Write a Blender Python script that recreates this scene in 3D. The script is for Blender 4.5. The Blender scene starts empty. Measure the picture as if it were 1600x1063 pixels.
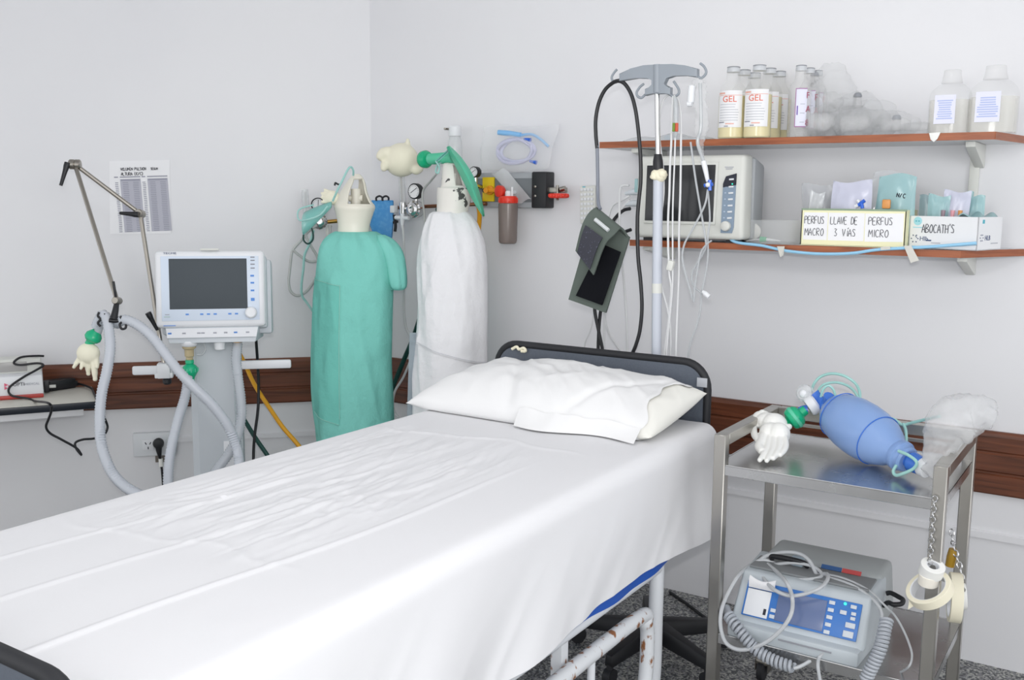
import bpy, bmesh, math, random
import numpy as np
from mathutils import Vector, Matrix, Quaternion

random.seed(7)
S = bpy.context.scene
COL = S.collection
R = math.radians

# ------------------------------------------------------------------ camera
F_PX = 1540.0
CAM = Vector((0, 0, 1.6))
_p, _r, _y = R(8.2), R(0.5), R(33.0)
_fw = Vector((-math.sin(_y) * math.cos(_p), math.cos(_y) * math.cos(_p), -math.sin(_p)))
_rt = Vector((math.cos(_y), math.sin(_y), 0))
_up = _rt.cross(_fw)
CR = math.cos(_r) * _rt + math.sin(_r) * _up
CU = math.cos(_r) * _up - math.sin(_r) * _rt
CF = _fw
cd = bpy.data.cameras.new('camera')
cam = bpy.data.objects.new('camera', cd)
COL.objects.link(cam)
cd.sensor_width = 36
cd.lens = F_PX / 1600 * 36
cd.clip_start = 0.05
cam.matrix_world = Matrix(((CR.x, CU.x, -CF.x, CAM.x), (CR.y, CU.y, -CF.y, CAM.y),
                           (CR.z, CU.z, -CF.z, CAM.z), (0, 0, 0, 1)))
S.camera = cam

# ------------------------------------------------------------------ light
S.view_settings.view_transform = 'Standard'
S.view_settings.look = 'None'
S.view_settings.exposure = 0.22
S.view_settings.gamma = 1.0
W = bpy.data.worlds.new('world')
S.world = W
W.use_nodes = True
W.node_tree.nodes['Background'].inputs[0].default_value = (0.965, 0.98, 1.0, 1)
W.node_tree.nodes['Background'].inputs[1].default_value = 1.12


def area(name, loc, target, sx, sy, power, col=(1, 1, 1)):
    l = bpy.data.lights.new(name, 'AREA')
    l.shape = 'RECTANGLE'
    l.size, l.size_y, l.energy, l.color = sx, sy, power, col
    o = bpy.data.objects.new(name, l)
    COL.objects.link(o)
    o.location = loc
    o.rotation_euler = (Vector(target) - Vector(loc)).to_track_quat('-Z', 'Y').to_euler()
    return o


area('ceiling_lamp', (-1.6, 1.4, 2.94), (-1.6, 1.4, 0), 1.6, 1.6, 5, (1, 0.985, 0.96))
area('added_side_fill', (2.3, 0.2, 1.9), (-3.4, 3.0, 1.4), 1.5, 1.6, 20, (0.97, 0.985, 1))  # added area lamp brightening the left wall from the right, no known window
area('bounced_flash', (-0.6, 0.9, 2.1), (-1.1, 1.7, 3.0), 0.4, 0.4, 10, (1, 0.99, 0.97))
area('camera_flash', (0.02, -0.05, 1.74), (-1.9, 3.0, 1.2), 0.07, 0.05, 15, (1, 0.99, 0.98))


# ------------------------------------------------------------------ projection helpers
def ray(px, py):
    return CF + CR * ((px - 800) / F_PX) - CU * ((py - 531.5) / F_PX)


def P(px, py, d):
    """the place d metres in front of the lens seen at a point of the photograph"""
    return CAM + ray(px, py) * d


def PY(px, py, y):
    d = ray(px, py)
    return CAM + d * (y / d.y)


def PZ(px, py, z):
    d = ray(px, py)
    return CAM + d * ((z - CAM.z) / d.z)


WD = 3.63                                   # back wall plane y
LA = R(47.1)                                # direction of the left wall
CORNER = Vector((-3.165, WD, 0))
LU = Vector((math.cos(LA), math.sin(LA), 0))
LN = Vector((math.sin(LA), -math.cos(LA), 0))


def PL(px, py, off=0.0):
    d = ray(px, py)
    t = ((CORNER + LN * off - CAM).dot(LN)) / d.dot(LN)
    return CAM + d * t


def fr(o, x, y):
    x = Vector(x).normalized()
    z = x.cross(Vector(y)).normalized()
    y = z.cross(x)
    return Matrix(((x.x, y.x, z.x, o[0]), (x.y, y.y, z.y, o[1]), (x.z, y.z, z.z, o[2]), (0, 0, 0, 1)))


def TR(loc, rz=0):
    return Matrix.Translation(Vector(loc)) @ Matrix.Rotation(rz, 4, 'Z')


# ------------------------------------------------------------------ materials
def lin(h):
    h = h.lstrip('#')
    v = [int(h[i:i + 2], 16) / 255 for i in (0, 2, 4)]
    return tuple(c / 12.92 if c <= 0.04045 else ((c + 0.055) / 1.055) ** 2.4 for c in v)


MATS = {}


def mat(name, hexc, rough=0.5, metal=0.0, alpha=1.0, noise=None, bump=None, spec=0.5, trans=0, emit=0, sheen=0):
    """noise=(scale, hex2, contrast lo, hi, stretch xyz)  bump=(scale, strength, distance)"""
    if name in MATS:
        return MATS[name]
    m = bpy.data.materials.new(name)
    m.use_nodes = True
    nt = m.node_tree
    b = nt.nodes['Principled BSDF']
    b.inputs['Base Color'].default_value = (*lin(hexc), 1)
    b.inputs['Roughness'].default_value = rough
    b.inputs['Metallic'].default_value = metal
    b.inputs['Alpha'].default_value = alpha
    b.inputs['Specular IOR Level'].default_value = spec
    b.inputs['Transmission Weight'].default_value = trans
    if sheen:
        b.inputs['Sheen Weight'].default_value = sheen
    if emit:
        b.inputs['Emission Color'].default_value = (*lin(hexc), 1)
        b.inputs['Emission Strength'].default_value = emit
    tc = nt.nodes.new('ShaderNodeTexCoord')
    if noise:
        sc, h2, lo, hi, st = noise
        mp = nt.nodes.new('ShaderNodeMapping')
        mp.inputs['Scale'].default_value = st
        nz = nt.nodes.new('ShaderNodeTexNoise')
        nz.inputs['Scale'].default_value = sc
        nz.inputs['Detail'].default_value = 6
        rp = nt.nodes.new('ShaderNodeValToRGB')
        rp.color_ramp.elements[0].position = lo
        rp.color_ramp.elements[1].position = hi
        rp.color_ramp.elements[0].color = (*lin(hexc), 1)
        rp.color_ramp.elements[1].color = (*lin(h2), 1)
        nt.links.new(tc.outputs['Object'], mp.inputs['Vector'])
        nt.links.new(mp.outputs['Vector'], nz.inputs['Vector'])
        nt.links.new(nz.outputs['Fac'], rp.inputs['Fac'])
        nt.links.new(rp.outputs['Color'], b.inputs['Base Color'])
    if bump:
        nb = nt.nodes.new('ShaderNodeTexNoise')
        nb.inputs['Scale'].default_value = bump[0]
        nb.inputs['Detail'].default_value = 5
        bn = nt.nodes.new('ShaderNodeBump')
        bn.inputs['Strength'].default_value = bump[1]
        bn.inputs['Distance'].default_value = bump[2]
        nt.links.new(tc.outputs['Object'], nb.inputs['Vector'])
        nt.links.new(nb.outputs['Fac'], bn.inputs['Height'])
        nt.links.new(bn.outputs['Normal'], b.inputs['Normal'])
    MATS[name] = m
    return m


def brushed(name, hexc, rough=0.3):
    m = mat(name, hexc, rough, 1.0)
    nt = m.node_tree
    b = nt.nodes['Principled BSDF']
    tc = nt.nodes.new('ShaderNodeTexCoord')
    nz = nt.nodes.new('ShaderNodeTexNoise')
    nz.inputs['Scale'].default_value = 9
    nz.inputs['Detail'].default_value = 8
    mr = nt.nodes.new('ShaderNodeMapRange')
    mr.inputs['To Min'].default_value = rough - 0.09
    mr.inputs['To Max'].default_value = rough + 0.12
    nt.links.new(tc.outputs['Object'], nz.inputs['Vector'])
    nt.links.new(nz.outputs['Fac'], mr.inputs['Value'])
    nt.links.new(mr.outputs['Result'], b.inputs['Roughness'])
    return m


def wood(name, c1, c2, rough, sx, sy, sz):
    m = mat(name, c1, rough)
    nt = m.node_tree
    b = nt.nodes['Principled BSDF']
    tc = nt.nodes.new('ShaderNodeTexCoord')
    mp = nt.nodes.new('ShaderNodeMapping')
    mp.inputs['Scale'].default_value = (sx, sy, sz)
    nz = nt.nodes.new('ShaderNodeTexNoise')
    nz.inputs['Scale'].default_value = 1.0
    nz.inputs['Detail'].default_value = 8
    nz.inputs['Distortion'].default_value = 0.6
    rp = nt.nodes.new('ShaderNodeValToRGB')
    rp.color_ramp.elements[0].position = 0.32
    rp.color_ramp.elements[1].position = 0.68
    rp.color_ramp.elements[0].color = (*lin(c2), 1)
    rp.color_ramp.elements[1].color = (*lin(c1), 1)
    bn = nt.nodes.new('ShaderNodeBump')
    bn.inputs['Strength'].default_value = 0.25
    bn.inputs['Distance'].default_value = 0.002
    nt.links.new(tc.outputs['Object'], mp.inputs['Vector'])
    nt.links.new(mp.outputs['Vector'], nz.inputs['Vector'])
    nt.links.new(nz.outputs['Fac'], rp.inputs['Fac'])
    nt.links.new(rp.outputs['Color'], b.inputs['Base Color'])
    nt.links.new(nz.outputs['Fac'], bn.inputs['Height'])
    nt.links.new(bn.outputs['Normal'], b.inputs['Normal'])
    return m


def terrazzo():
    m = mat('terrazzo', '#6c6c6e', 0.45)
    nt = m.node_tree
    b = nt.nodes['Principled BSDF']
    tc = nt.nodes.new('ShaderNodeTexCoord')
    cols = None
    for sc, lo, hi, ca in ((170, 0.42, 0.60, '#b4b4ae'), (130, 0.5, 0.68, '#4c4d50')):
        vz = nt.nodes.new('ShaderNodeTexVoronoi')
        vz.inputs['Scale'].default_value = sc
        nt.links.new(tc.outputs['Object'], vz.inputs['Vector'])
        sp = nt.nodes.new('ShaderNodeSeparateColor')
        nt.links.new(vz.outputs['Color'], sp.inputs['Color'])
        gt = nt.nodes.new('ShaderNodeMath')
        gt.operation = 'GREATER_THAN'
        gt.inputs[1].default_value = hi
        nt.links.new(sp.outputs[0], gt.inputs[0])
        mx = nt.nodes.new('ShaderNodeMix')
        mx.data_type = 'RGBA'
        nt.links.new(gt.outputs[0], mx.inputs['Factor'])
        if cols is None:
            mx.inputs['A'].default_value = (*lin('#7d7e80'), 1)
        else:
            nt.links.new(cols, mx.inputs['A'])
        mx.inputs['B'].default_value = (*lin(ca), 1)
        cols = mx.outputs['Result']
    # worn pale joint between the tiles
    sx = nt.nodes.new('ShaderNodeSeparateXYZ')
    nt.links.new(tc.outputs['Object'], sx.inputs[0])
    nz = nt.nodes.new('ShaderNodeTexNoise')
    nz.inputs['Scale'].default_value = 14
    nt.links.new(tc.outputs['Object'], nz.inputs['Vector'])
    ad = nt.nodes.new('ShaderNodeMath')
    ad.operation = 'MULTIPLY_ADD'
    ad.inputs[1].default_value = 0.03
    nt.links.new(nz.outputs['Fac'], ad.inputs[0])
    nt.links.new(sx.outputs[1], ad.inputs[2])
    fac = None
    for y0, w in ((3.405, 0.022), (2.755, 0.008)):
        cp = nt.nodes.new('ShaderNodeMath')
        cp.operation = 'COMPARE'
        cp.inputs[1].default_value = y0 + 0.015
        cp.inputs[2].default_value = w
        nt.links.new(ad.outputs[0], cp.inputs[0])
        if fac is None:
            fac = cp.outputs[0]
        else:
            a2 = nt.nodes.new('ShaderNodeMath')
            a2.operation = 'MAXIMUM'
            nt.links.new(fac, a2.inputs[0])
            nt.links.new(cp.outputs[0], a2.inputs[1])
            fac = a2.outputs[0]
    mx = nt.nodes.new('ShaderNodeMix')
    mx.data_type = 'RGBA'
    nt.links.new(fac, mx.inputs['Factor'])
    nt.links.new(cols, mx.inputs['A'])
    mx.inputs['B'].default_value = (*lin('#a39c92'), 1)
    nt.links.new(mx.outputs['Result'], b.inputs['Base Color'])
    return m


WALL = mat('wall_paint', '#e6e6e8', 0.55, noise=(1.3, '#e2e2e5', 0.3, 0.7, (1, 1, 1)), bump=(45, 0.05, 0.002))
TERR = terrazzo()
TRIMW = wood('varnished_hardwood', '#74422b', '#4d2a1a', 0.32, 3, 3, 60)
SHELFW = wood('shelf_edge_wood', '#a8603a', '#864626', 0.4, 6, 6, 90)
MEL = mat('white_melamine', '#e0e0e2', 0.4)
STRIPW = mat('white_strip', '#d5d7de', 0.4)
STEEL = brushed('stainless_steel', '#b9b6b0', 0.30)
STEELD = brushed('tray_steel', '#c6c6c6', 0.24)
CHROME = mat('chrome', '#d8d8d8', 0.12, 1.0)
NICKEL = mat('satin_nickel', '#a39e96', 0.3, 1.0)
BRASS = mat('brass', '#b08a4a', 0.3, 1.0)
COPPER = mat('copper_pipe', '#9c6f57', 0.35, 1.0)
BLACK = mat('black_plastic', '#1b1c20', 0.45)
RUBBER = mat('black_rubber', '#222327', 0.6)
SHEET = mat('white_cotton', '#e8e8ea', 0.85, bump=(400, 0.08, 0.001), spec=0.2)
WRAPC = mat('white_drill_cotton', '#ececee', 0.85, bump=(10, 0.5, 0.03), spec=0.2)
PILLOWM = mat('pillow_cotton', '#ececec', 0.85, bump=(350, 0.08, 0.001), spec=0.2)
CREAMC = mat('cream_ticking', '#ecebe4', 0.85, spec=0.2)
BLUEV = mat('blue_vinyl', '#2159b8', 0.35)
WPAINT = mat('white_enamel', '#dfe2e6', 0.3, noise=(14, '#dfe2e6', 0.3, 0.7, (1, 1, 1)))
RUSTY = mat('rust_worn_enamel', '#dcdfe2', 0.4, noise=(38, '#93603c', 0.565, 0.63, (1, 1, .6)))
RUST = mat('rusted_steel', '#6d4230', 0.8)
CHARB = mat('charcoal_board', '#5c636e', 0.5, noise=(160, '#565d68', 0.3, 0.7, (1, 1, 1)))
ABSW = mat('white_abs', '#e4e6e9', 0.4)
ABSG = mat('grey_abs', '#c6ccd1', 0.45)
ABSC = mat('cream_abs', '#d9dad4', 0.45)
ABSDG = mat('mid_grey_abs', '#a4a8ac', 0.5)
PANB = mat('pale_blue_panel', '#d3deec', 0.35)
SCR = mat('dark_grey_screen', '#4e5459', 0.6, spec=0.2)
SCRB = mat('black_glass_screen', '#2e2f31', 0.16)
INKB = mat('blue_print', '#5a8fd6', 0.6)
INKN = mat('navy_print', '#31456f', 0.6)
INKK = mat('black_ink', '#2a2c38', 0.7)
INKG = mat('grey_print', '#8d8f96', 0.7)
INKL = mat('pale_grey_print', '#b4b6be', 0.7)
INKR = mat('red_print', '#e07258', 0.6)
INKP = mat('pale_red_print', '#eab5a6', 0.6)
INKM = mat('maroon_print', '#a04a63', 0.6)
INKT = mat('teal_print', '#56b3c4', 0.6)
INKY = mat('sky_blue_print', '#86c6e8', 0.6)
PAPER = mat('white_paper', '#eeeef0', 0.8)
PAPERC = mat('box_card', '#ebecee', 0.7)
CARDY = mat('pale_yellow_card', '#efecc4', 0.75)
CARDG = mat('sage_card_edge', '#8fa38c', 0.75)
HOSE = mat('frosted_hose_plastic', '#cfd4dc', 0.35, alpha=0.85)
HOSEC = mat('clear_hose_plastic', '#cdd2d9', 0.25, alpha=0.6)
LINE = mat('white_pvc_line', '#d9dadb', 0.4)
LINEC = mat('clear_pvc_line', '#c4c8cb', 0.25, alpha=0.75)
GREYL = mat('grey_pvc_line', '#b9bbb9', 0.4)
YELH = mat('yellow_hose', '#e0a11c', 0.4)
GRNH = mat('dark_green_hose', '#12463f', 0.45)
GOWN = mat('surgical_green_cotton', '#84d0c4', 0.9, bump=(11, 0.55, 0.03), spec=0.15)
GOWND = mat('surgical_green_pocket', '#77c7ba', 0.9, bump=(11, 0.5, 0.03), spec=0.15)
GREEN = mat('translucent_green', '#17b481', 0.25, alpha=0.93)
GREENR = mat('green_rubber', '#58c49f', 0.45)
TEALC = mat('teal_clear_plastic', '#8fd3cc', 0.25, alpha=0.5)
TEALL = mat('teal_line', '#9fcfc9', 0.3)
LATEX = mat('cream_latex', '#ece8d2', 0.6)
LATEXW = mat('white_latex', '#eeeeea', 0.6)
CAPC = mat('cream_enamel_cap', '#e9e5d7', 0.35)
CAPW = mat('chipped_white_enamel', '#e8e5de', 0.45, noise=(13, '#4b4a49', 0.625, 0.637, (1, 1, 1)))
ORNG = mat('orange_plastic', '#e89a1e', 0.4)
REDP = mat('red_plastic', '#e33b2a', 0.35)
YELP = mat('yellow_plate', '#e3c515', 0.45)
PANG = mat('grey_panel', '#74797d', 0.45)
PANL = mat('light_grey_panel', '#a9adb1', 0.45)
JAR = mat('smoked_jar', '#7d716b', 0.25, alpha=0.93)
BLUEBX = mat('blue_pouch', '#3f8fce', 0.5, noise=(60, '#5aa2d8', 0.45, 0.75, (1, 1, 1)))
CLEAR = mat('clear_film', '#eef0f4', 0.12, alpha=0.36)
CLEARW = mat('hazy_film', '#e6e9eb', 0.12, alpha=0.40)
BAGF = mat('bag_film', '#f8f9fb', 0.12, alpha=0.24, bump=(30, 0.5, 0.01))
CLEAR2 = mat('clear_tub', '#eff1f1', 0.10, alpha=0.16)
WRAP = mat('crinkled_film', '#f4f6f7', 0.08, alpha=0.17, bump=(45, 0.7, 0.012))
VIOL = mat('violet_tint_tube', '#cdcdea', 0.2, alpha=0.9)
SKYP = mat('sky_blue_plastic', '#86bdec', 0.3)
ROYAL = mat('royal_blue_plastic', '#2f66d0', 0.3)
OLIVE = mat('olive_grey_nylon', '#5d6660', 0.8, bump=(500, 0.2, 0.001), spec=0.2)
VELC = mat('black_velcro', '#15161a', 0.95, spec=0.1)
POCK = mat('dark_navy_patch', '#2c2d38', 0.5, noise=(120, '#55586a', 0.6, 0.7, (1, 1, 1)))
POLEG = mat('pole_grey_plastic', '#9299a1', 0.4)
POLEW = mat('pole_grey_enamel', '#c3c8d2', 0.35)
TAPE = mat('cream_tape', '#efe9d0', 0.8)
TAPEW = mat('white_tape', '#f0f0ec', 0.8)
GELL = mat('pale_yellow_gel', '#f2e6b2', 0.2, alpha=0.92)
BOTC = mat('clear_bottle', '#f0f2f2', 0.08, alpha=0.12)
BOTC2 = mat('hazy_bottle', '#e8e8e8', 0.12, alpha=0.30)
WATER = mat('clear_fluid', '#f4f1e4', 0.08, alpha=0.30)
GELCAP = mat('grey_bottle_cap', '#8d9096', 0.4)
LABELP = mat('label_paper', '#f1f1f3', 0.7)
LABELB = mat('label_lilac', '#e3e4f2', 0.7)
AMBU = mat('blue_silicone', '#8fb0e4', 0.3, alpha=0.80)
AMBUD = mat('deep_blue_silicone', '#3f78d6', 0.25, alpha=0.92)
BAG = mat('reservoir_film', '#e2e3e4', 0.10, alpha=0.36, bump=(30, 0.5, 0.01))
DEFB = mat('defib_blue', '#3877c4', 0.4)
DEFS = mat('defib_screen', '#68789f', 0.2)
DEFG = mat('defib_grey', '#a9aeaf', 0.5)
DEFD = mat('defib_dark_grey', '#85888a', 0.6)
DEFF = mat('defib_front', '#c3cbd0', 0.45)
KEYG = mat('grey_key', '#d5dbe2', 0.5)
LEDG = mat('green_led', '#35e0b0', 0.4, emit=1.2)
MONP = mat('monitor_panel_blue', '#8799ac', 0.4)
DESKT = mat('beige_laminate', '#cfccc2', 0.5)
DESKE = mat('dark_edge_band', '#1d222b', 0.3)
GREYT = mat('grey_glass', '#a8a6a4', 0.3)
DGREY = mat('dull_bracket', '#6d665f', 0.6)
PLATE = mat('outlet_plate', '#dcdfe2', 0.4)
TEALP = mat('teal_pack', '#a6cdd0', 0.25, alpha=0.75)
LILP = mat('lilac_pack', '#d6d8ea', 0.25, alpha=0.75)
PINKP = mat('pink_plastic', '#e3a3ac', 0.4)
AMBER = mat('amber_plastic', '#d99550', 0.4)
GREENP = mat('green_hub', '#3fae7c', 0.4)
TANP = mat('tan_clear_plastic', '#cbb98d', 0.2, alpha=0.7)


# ------------------------------------------------------------------ mesh builder
def catmull(pts, n, closed=False):
    pts = [Vector(p) for p in pts]
    if len(pts) < 3:
        return [pts[0].lerp(pts[-1], i / n) for i in range(n + 1)]
    out = []
    m = len(pts)
    segs = m if closed else m - 1
    for i in range(segs):
        if closed:
            p0, p1, p2, p3 = (pts[(i + k - 1) % m] for k in range(4))
        else:
            p1, p2 = pts[i], pts[i + 1]
            p0 = pts[i - 1] if i > 0 else p1 * 2 - p2
            p3 = pts[i + 2] if i + 2 < m else p2 * 2 - p1
        for k in range(n):
            t = k / n
            out.append(0.5 * ((2 * p1) + (p2 - p0) * t + (2 * p0 - 5 * p1 + 4 * p2 - p3) * t * t
                              + (3 * p1 - p0 - 3 * p2 + p3) * t ** 3))
    if not closed:
        out.append(pts[-1])
    return out


def resample(pts, step):
    out = [pts[0].copy()]
    acc = 0
    for a, b in zip(pts, pts[1:]):
        L = (b - a).length
        while L > 0 and acc + L >= step:
            t = (step - acc) / L
            a = a.lerp(b, t)
            out.append(a.copy())
            L = (b - a).length
            acc = 0
        acc += L
    return out


class MB:
    def __init__(s, M=None):
        s.bm = bmesh.new()
        s.M = M or Matrix()
        s.mi = 0

    def v(s, co):
        return s.bm.verts.new(s.M @ Vector(co))

    def f(s, vs):
        try:
            fa = s.bm.faces.new(vs)
            fa.material_index = s.mi
            return fa
        except ValueError:
            return None

    def box(s, c, size, rot=None, bev=0.0, seg=2, taper=(1, 1)):
        hx, hy, hz = size[0] / 2, size[1] / 2, size[2] / 2
        rm = rot.to_3x3() if rot is not None else Matrix.Identity(3)
        vs = []
        for x, y, z in ((-1, -1, -1), (1, -1, -1), (1, 1, -1), (-1, 1, -1), (-1, -1, 1), (1, -1, 1), (1, 1, 1), (-1, 1, 1)):
            k = taper if z > 0 else (1, 1)
            vs.append(s.v(Vector(c) + rm @ Vector((x * hx * k[0], y * hy * k[1], z * hz))))
        return s._hexa(vs, bev, seg)

    def hexa(s, pts, bev=0.0, seg=2):
        """8 corners: bottom loop then top loop"""
        return s._hexa([s.v(p) for p in pts], bev, seg)

    def _hexa(s, vs, bev, seg):
        fs = [s.f([vs[i] for i in q]) for q in ((3, 2, 1, 0), (4, 5, 6, 7), (0, 1, 5, 4), (1, 2, 6, 5), (2, 3, 7, 6), (3, 0, 4, 7))]
        if bev > 0:
            es = list({e for f in fs if f for e in f.edges})
            r = bmesh.ops.bevel(s.bm, geom=es, offset=bev, segments=seg, affect='EDGES', profile=0.5, clamp_overlap=True)
            for f in r['faces']:
                f.material_index = s.mi
        return s

    def ring(s, c, ax, ay, r, n, ry=None):
        ry = r if ry is None else ry
        return [s.v(c + ax * (math.cos(2 * math.pi * i / n) * r) + ay * (math.sin(2 * math.pi * i / n) * ry)) for i in range(n)]

    def skin(s, rings, caps=True, closed=False):
        n = len(rings[0])
        k = len(rings)
        for a in range(k if closed else k - 1):
            r0, r1 = rings[a], rings[(a + 1) % k]
            for i in range(n):
                s.f([r0[i], r0[(i + 1) % n], r1[(i + 1) % n], r1[i]])
        if caps and not closed:
            s.f(rings[0][::-1])
            s.f(rings[-1])

    def cyl(s, a, b, r, r2=None, n=20, caps=True):
        a, b = Vector(a), Vector(b)
        d = (b - a).normalized()
        ax = d.orthogonal().normalized()
        ay = d.cross(ax)
        s.skin([s.ring(a, ax, ay, r, n), s.ring(b, ax, ay, r if r2 is None else r2, n)], caps)
        return s

    def lathe(s, prof, o, axis=(0, 0, 1), n=28, caps=True):
        """prof: (radius, distance along axis)"""
        o, d = Vector(o), Vector(axis).normalized()
        ax = d.orthogonal().normalized()
        ay = d.cross(ax)
        s.skin([s.ring(o + d * h, ax, ay, max(r, 1e-4), n) for r, h in prof], caps)
        return s

    def tube(s, pts, r, n=10, sub=8, closed=False, rib=None, radii=None, smooth=True):
        c = catmull(pts, sub, closed) if smooth else [Vector(p) for p in pts]
        if rib:
            c = resample(catmull(pts, 24), rib[0] / 2)
        m = len(c)
        t0 = (c[1] - c[0]).normalized()
        ax = t0.orthogonal().normalized()
        rings = []
        for i in range(m):
            if closed:
                t = c[(i + 1) % m] - c[i - 1]
            else:
                t = c[min(i + 1, m - 1)] - c[max(i - 1, 0)]
            if t.length < 1e-9:
                t = t0
            t.normalize()
            ax = (ax - t * ax.dot(t))
            if ax.length < 1e-6:
                ax = t.orthogonal()
            ax.normalize()
            ay = t.cross(ax)
            rr = r
            if radii:
                q = i / (m - 1) * (len(radii) - 1)
                k = min(int(q), len(radii) - 2)
                rr = radii[k] + (radii[k + 1] - radii[k]) * (q - k)
            if rib:
                rr += rib[1] * (1 if i % 2 else -1)
            rings.append(s.ring(c[i], ax, ay, rr, n))
            t0 = t
        s.skin(rings, not closed, closed)
        return s

    def coil(s, pts, R_, r, pitch, n=6, turn=12):
        c = resample(catmull(pts, 30), pitch / turn)
        ax = (c[1] - c[0]).orthogonal().normalized()
        out = []
        for i in range(len(c)):
            t = (c[min(i + 1, len(c) - 1)] - c[max(i - 1, 0)]).normalized()
            ax = (ax - t * ax.dot(t)).normalized()
            ay = t.cross(ax)
            a = 2 * math.pi * i / turn
            out.append(c[i] + ax * math.cos(a) * R_ + ay * math.sin(a) * R_)
        return s.tube(out, r, n, smooth=False)

    def ball(s, c, r, nu=18, nv=10, M=None):
        c = Vector(c)
        rx, ry, rz = (r, r, r) if not hasattr(r, '__len__') else r
        M = M.to_3x3() if M is not None else Matrix.Identity(3)
        top = s.v(c + M @ Vector((0, 0, rz)))
        bot = s.v(c + M @ Vector((0, 0, -rz)))
        rings = []
        for j in range(1, nv):
            th = math.pi * j / nv
            rings.append([s.v(c + M @ Vector((rx * math.sin(th) * math.cos(2 * math.pi * i / nu),
                                              ry * math.sin(th) * math.sin(2 * math.pi * i / nu), rz * math.cos(th)))) for i in range(nu)])
        s.skin(rings[::-1], False)
        for i in range(nu):
            s.f([top, rings[0][i], rings[0][(i + 1) % nu]])
            s.f([bot, rings[-1][(i + 1) % nu], rings[-1][i]])
        return s

    def grid(s, fn, nu, nv, skip=None, wrap=False):
        vs = [[s.v(fn(i / nu, j / nv)) for j in range(nv + 1)] for i in range(nu if wrap else nu + 1)]
        m = len(vs)
        for i in range(nu):
            for j in range(nv):
                if skip and skip((i + .5) / nu, (j + .5) / nv):
                    continue
                s.f([vs[i][j], vs[(i + 1) % m][j], vs[(i + 1) % m][j + 1], vs[i][j + 1]])
        return s

    def prism(s, poly, th, M=None, bev=0.0):
        """polygon in local xy, thickness along +z"""
        M = M or Matrix()
        a = [s.v(M @ Vector((x, y, 0))) for x, y in poly]
        b = [s.v(M @ Vector((x, y, th))) for x, y in poly]
        n = len(poly)
        fs = [s.f(a[::-1]), s.f(b)]
        for i in range(n):
            fs.append(s.f([a[i], a[(i + 1) % n], b[(i + 1) % n], b[i]]))
        if bev:
            es = list({e for f in fs[:2] if f for e in f.edges})
            r = bmesh.ops.bevel(s.bm, geom=es, offset=bev, segments=2, affect='EDGES', profile=0.5)
            for f in r['faces']:
                f.material_index = s.mi
        return s

    def thick(s, t):
        bmesh.ops.recalc_face_normals(s.bm, faces=s.bm.faces[:])
        bmesh.ops.solidify(s.bm, geom=s.bm.faces[:], thickness=t)
        return s

    def text(s, string, M, size, ext=0.0002, align='LEFT', xs=1.0):
        cu = bpy.data.curves.new('t', 'FONT')
        cu.body = string
        cu.size = size
        cu.align_x = align
        cu.extrude = ext
        cu.resolution_u = 2
        o = bpy.data.objects.new('t', cu)
        me = bpy.data.meshes.new_from_object(o)
        vs = [s.v(M @ Vector((v.co.x * xs, v.co.y, v.co.z))) for v in me.vertices]
        for p in me.polygons:
            s.f([vs[i] for i in p.vertices])
        bpy.data.objects.remove(o)
        bpy.data.curves.remove(cu)
        bpy.data.meshes.remove(me)
        return s


GL = {'A': [[(0, 0), (.3, 1), (.6, 0)], [(.1, .35), (.5, .38)]],
      'B': [[(0, 0), (0, 1), (.4, .95), (.45, .7), (.05, .52), (.5, .4), (.5, .1), (0, 0)]],
      'C': [[(.55, .85), (.3, 1), (.05, .7), (.05, .3), (.25, 0), (.55, .1)]],
      'D': [[(0, 0), (.05, 1), (.4, .85), (.55, .5), (.4, .1), (0, 0)]],
      'E': [[(.5, 1), (0, 1), (0, 0), (.5, 0)], [(0, .5), (.4, .52)]],
      'F': [[(.5, 1), (0, 1), (0, 0)], [(0, .5), (.4, .52)]],
      'H': [[(0, 0), (0, 1)], [(.5, 0), (.5, 1)], [(0, .5), (.5, .52)]],
      'I': [[(.2, 0), (.2, 1)]], 'Í': [[(.2, 0), (.2, .8)], [(.2, 1), (.4, 1.2)]],
      'K': [[(0, 0), (0, 1)], [(.5, 1), (0, .4), (.5, 0)]],
      'L': [[(0, 1), (0, 0), (.5, .02)]],
      'M': [[(0, 0), (.08, 1), (.32, .35), (.58, 1), (.66, 0)]],
      'N': [[(0, 0), (.03, 1), (.5, 0), (.53, 1)]],
      'O': [[(.3, 1), (.02, .6), (.1, .1), (.35, 0), (.58, .4), (.5, .85), (.3, 1)]],
      'P': [[(0, 0), (.03, 1), (.45, .95), (.5, .65), (.03, .5)]],
      'R': [[(0, 0), (.03, 1), (.45, .95), (.5, .65), (.03, .5), (.55, 0)]],
      'S': [[(.5, .9), (.2, 1), (.05, .75), (.45, .4), (.4, .05), (0, .08)]],
      'T': [[(0, 1), (.6, .98)], [(.3, 1), (.3, 0)]],
      'U': [[(0, 1), (.03, .2), (.3, 0), (.5, .2), (.53, 1)]],
      'V': [[(0, 1), (.25, 0), (.55, 1)]],
      'G': [[(.5, .85), (.28, 1), (.03, .6), (.1, .1), (.4, 0), (.52, .4), (.3, .42)]],
      '3': [[(.05, 1), (.45, .95), (.15, .58), (.48, .3), (.3, 0), (0, .08)]],
      '5': [[(.5, 1), (.1, 1), (.08, .55), (.4, .55), (.48, .2), (.3, 0), (0, .1)]],
      "'": [[(.1, 1.1), (.06, .85)]], '/': [[(0, 0), (.4, 1)]], '(': [[(.3, 1.1), (.08, .5), (.3, -.15)]],
      ')': [[(.05, 1.1), (.3, .5), (.05, -.15)]], ' ': []}


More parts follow.
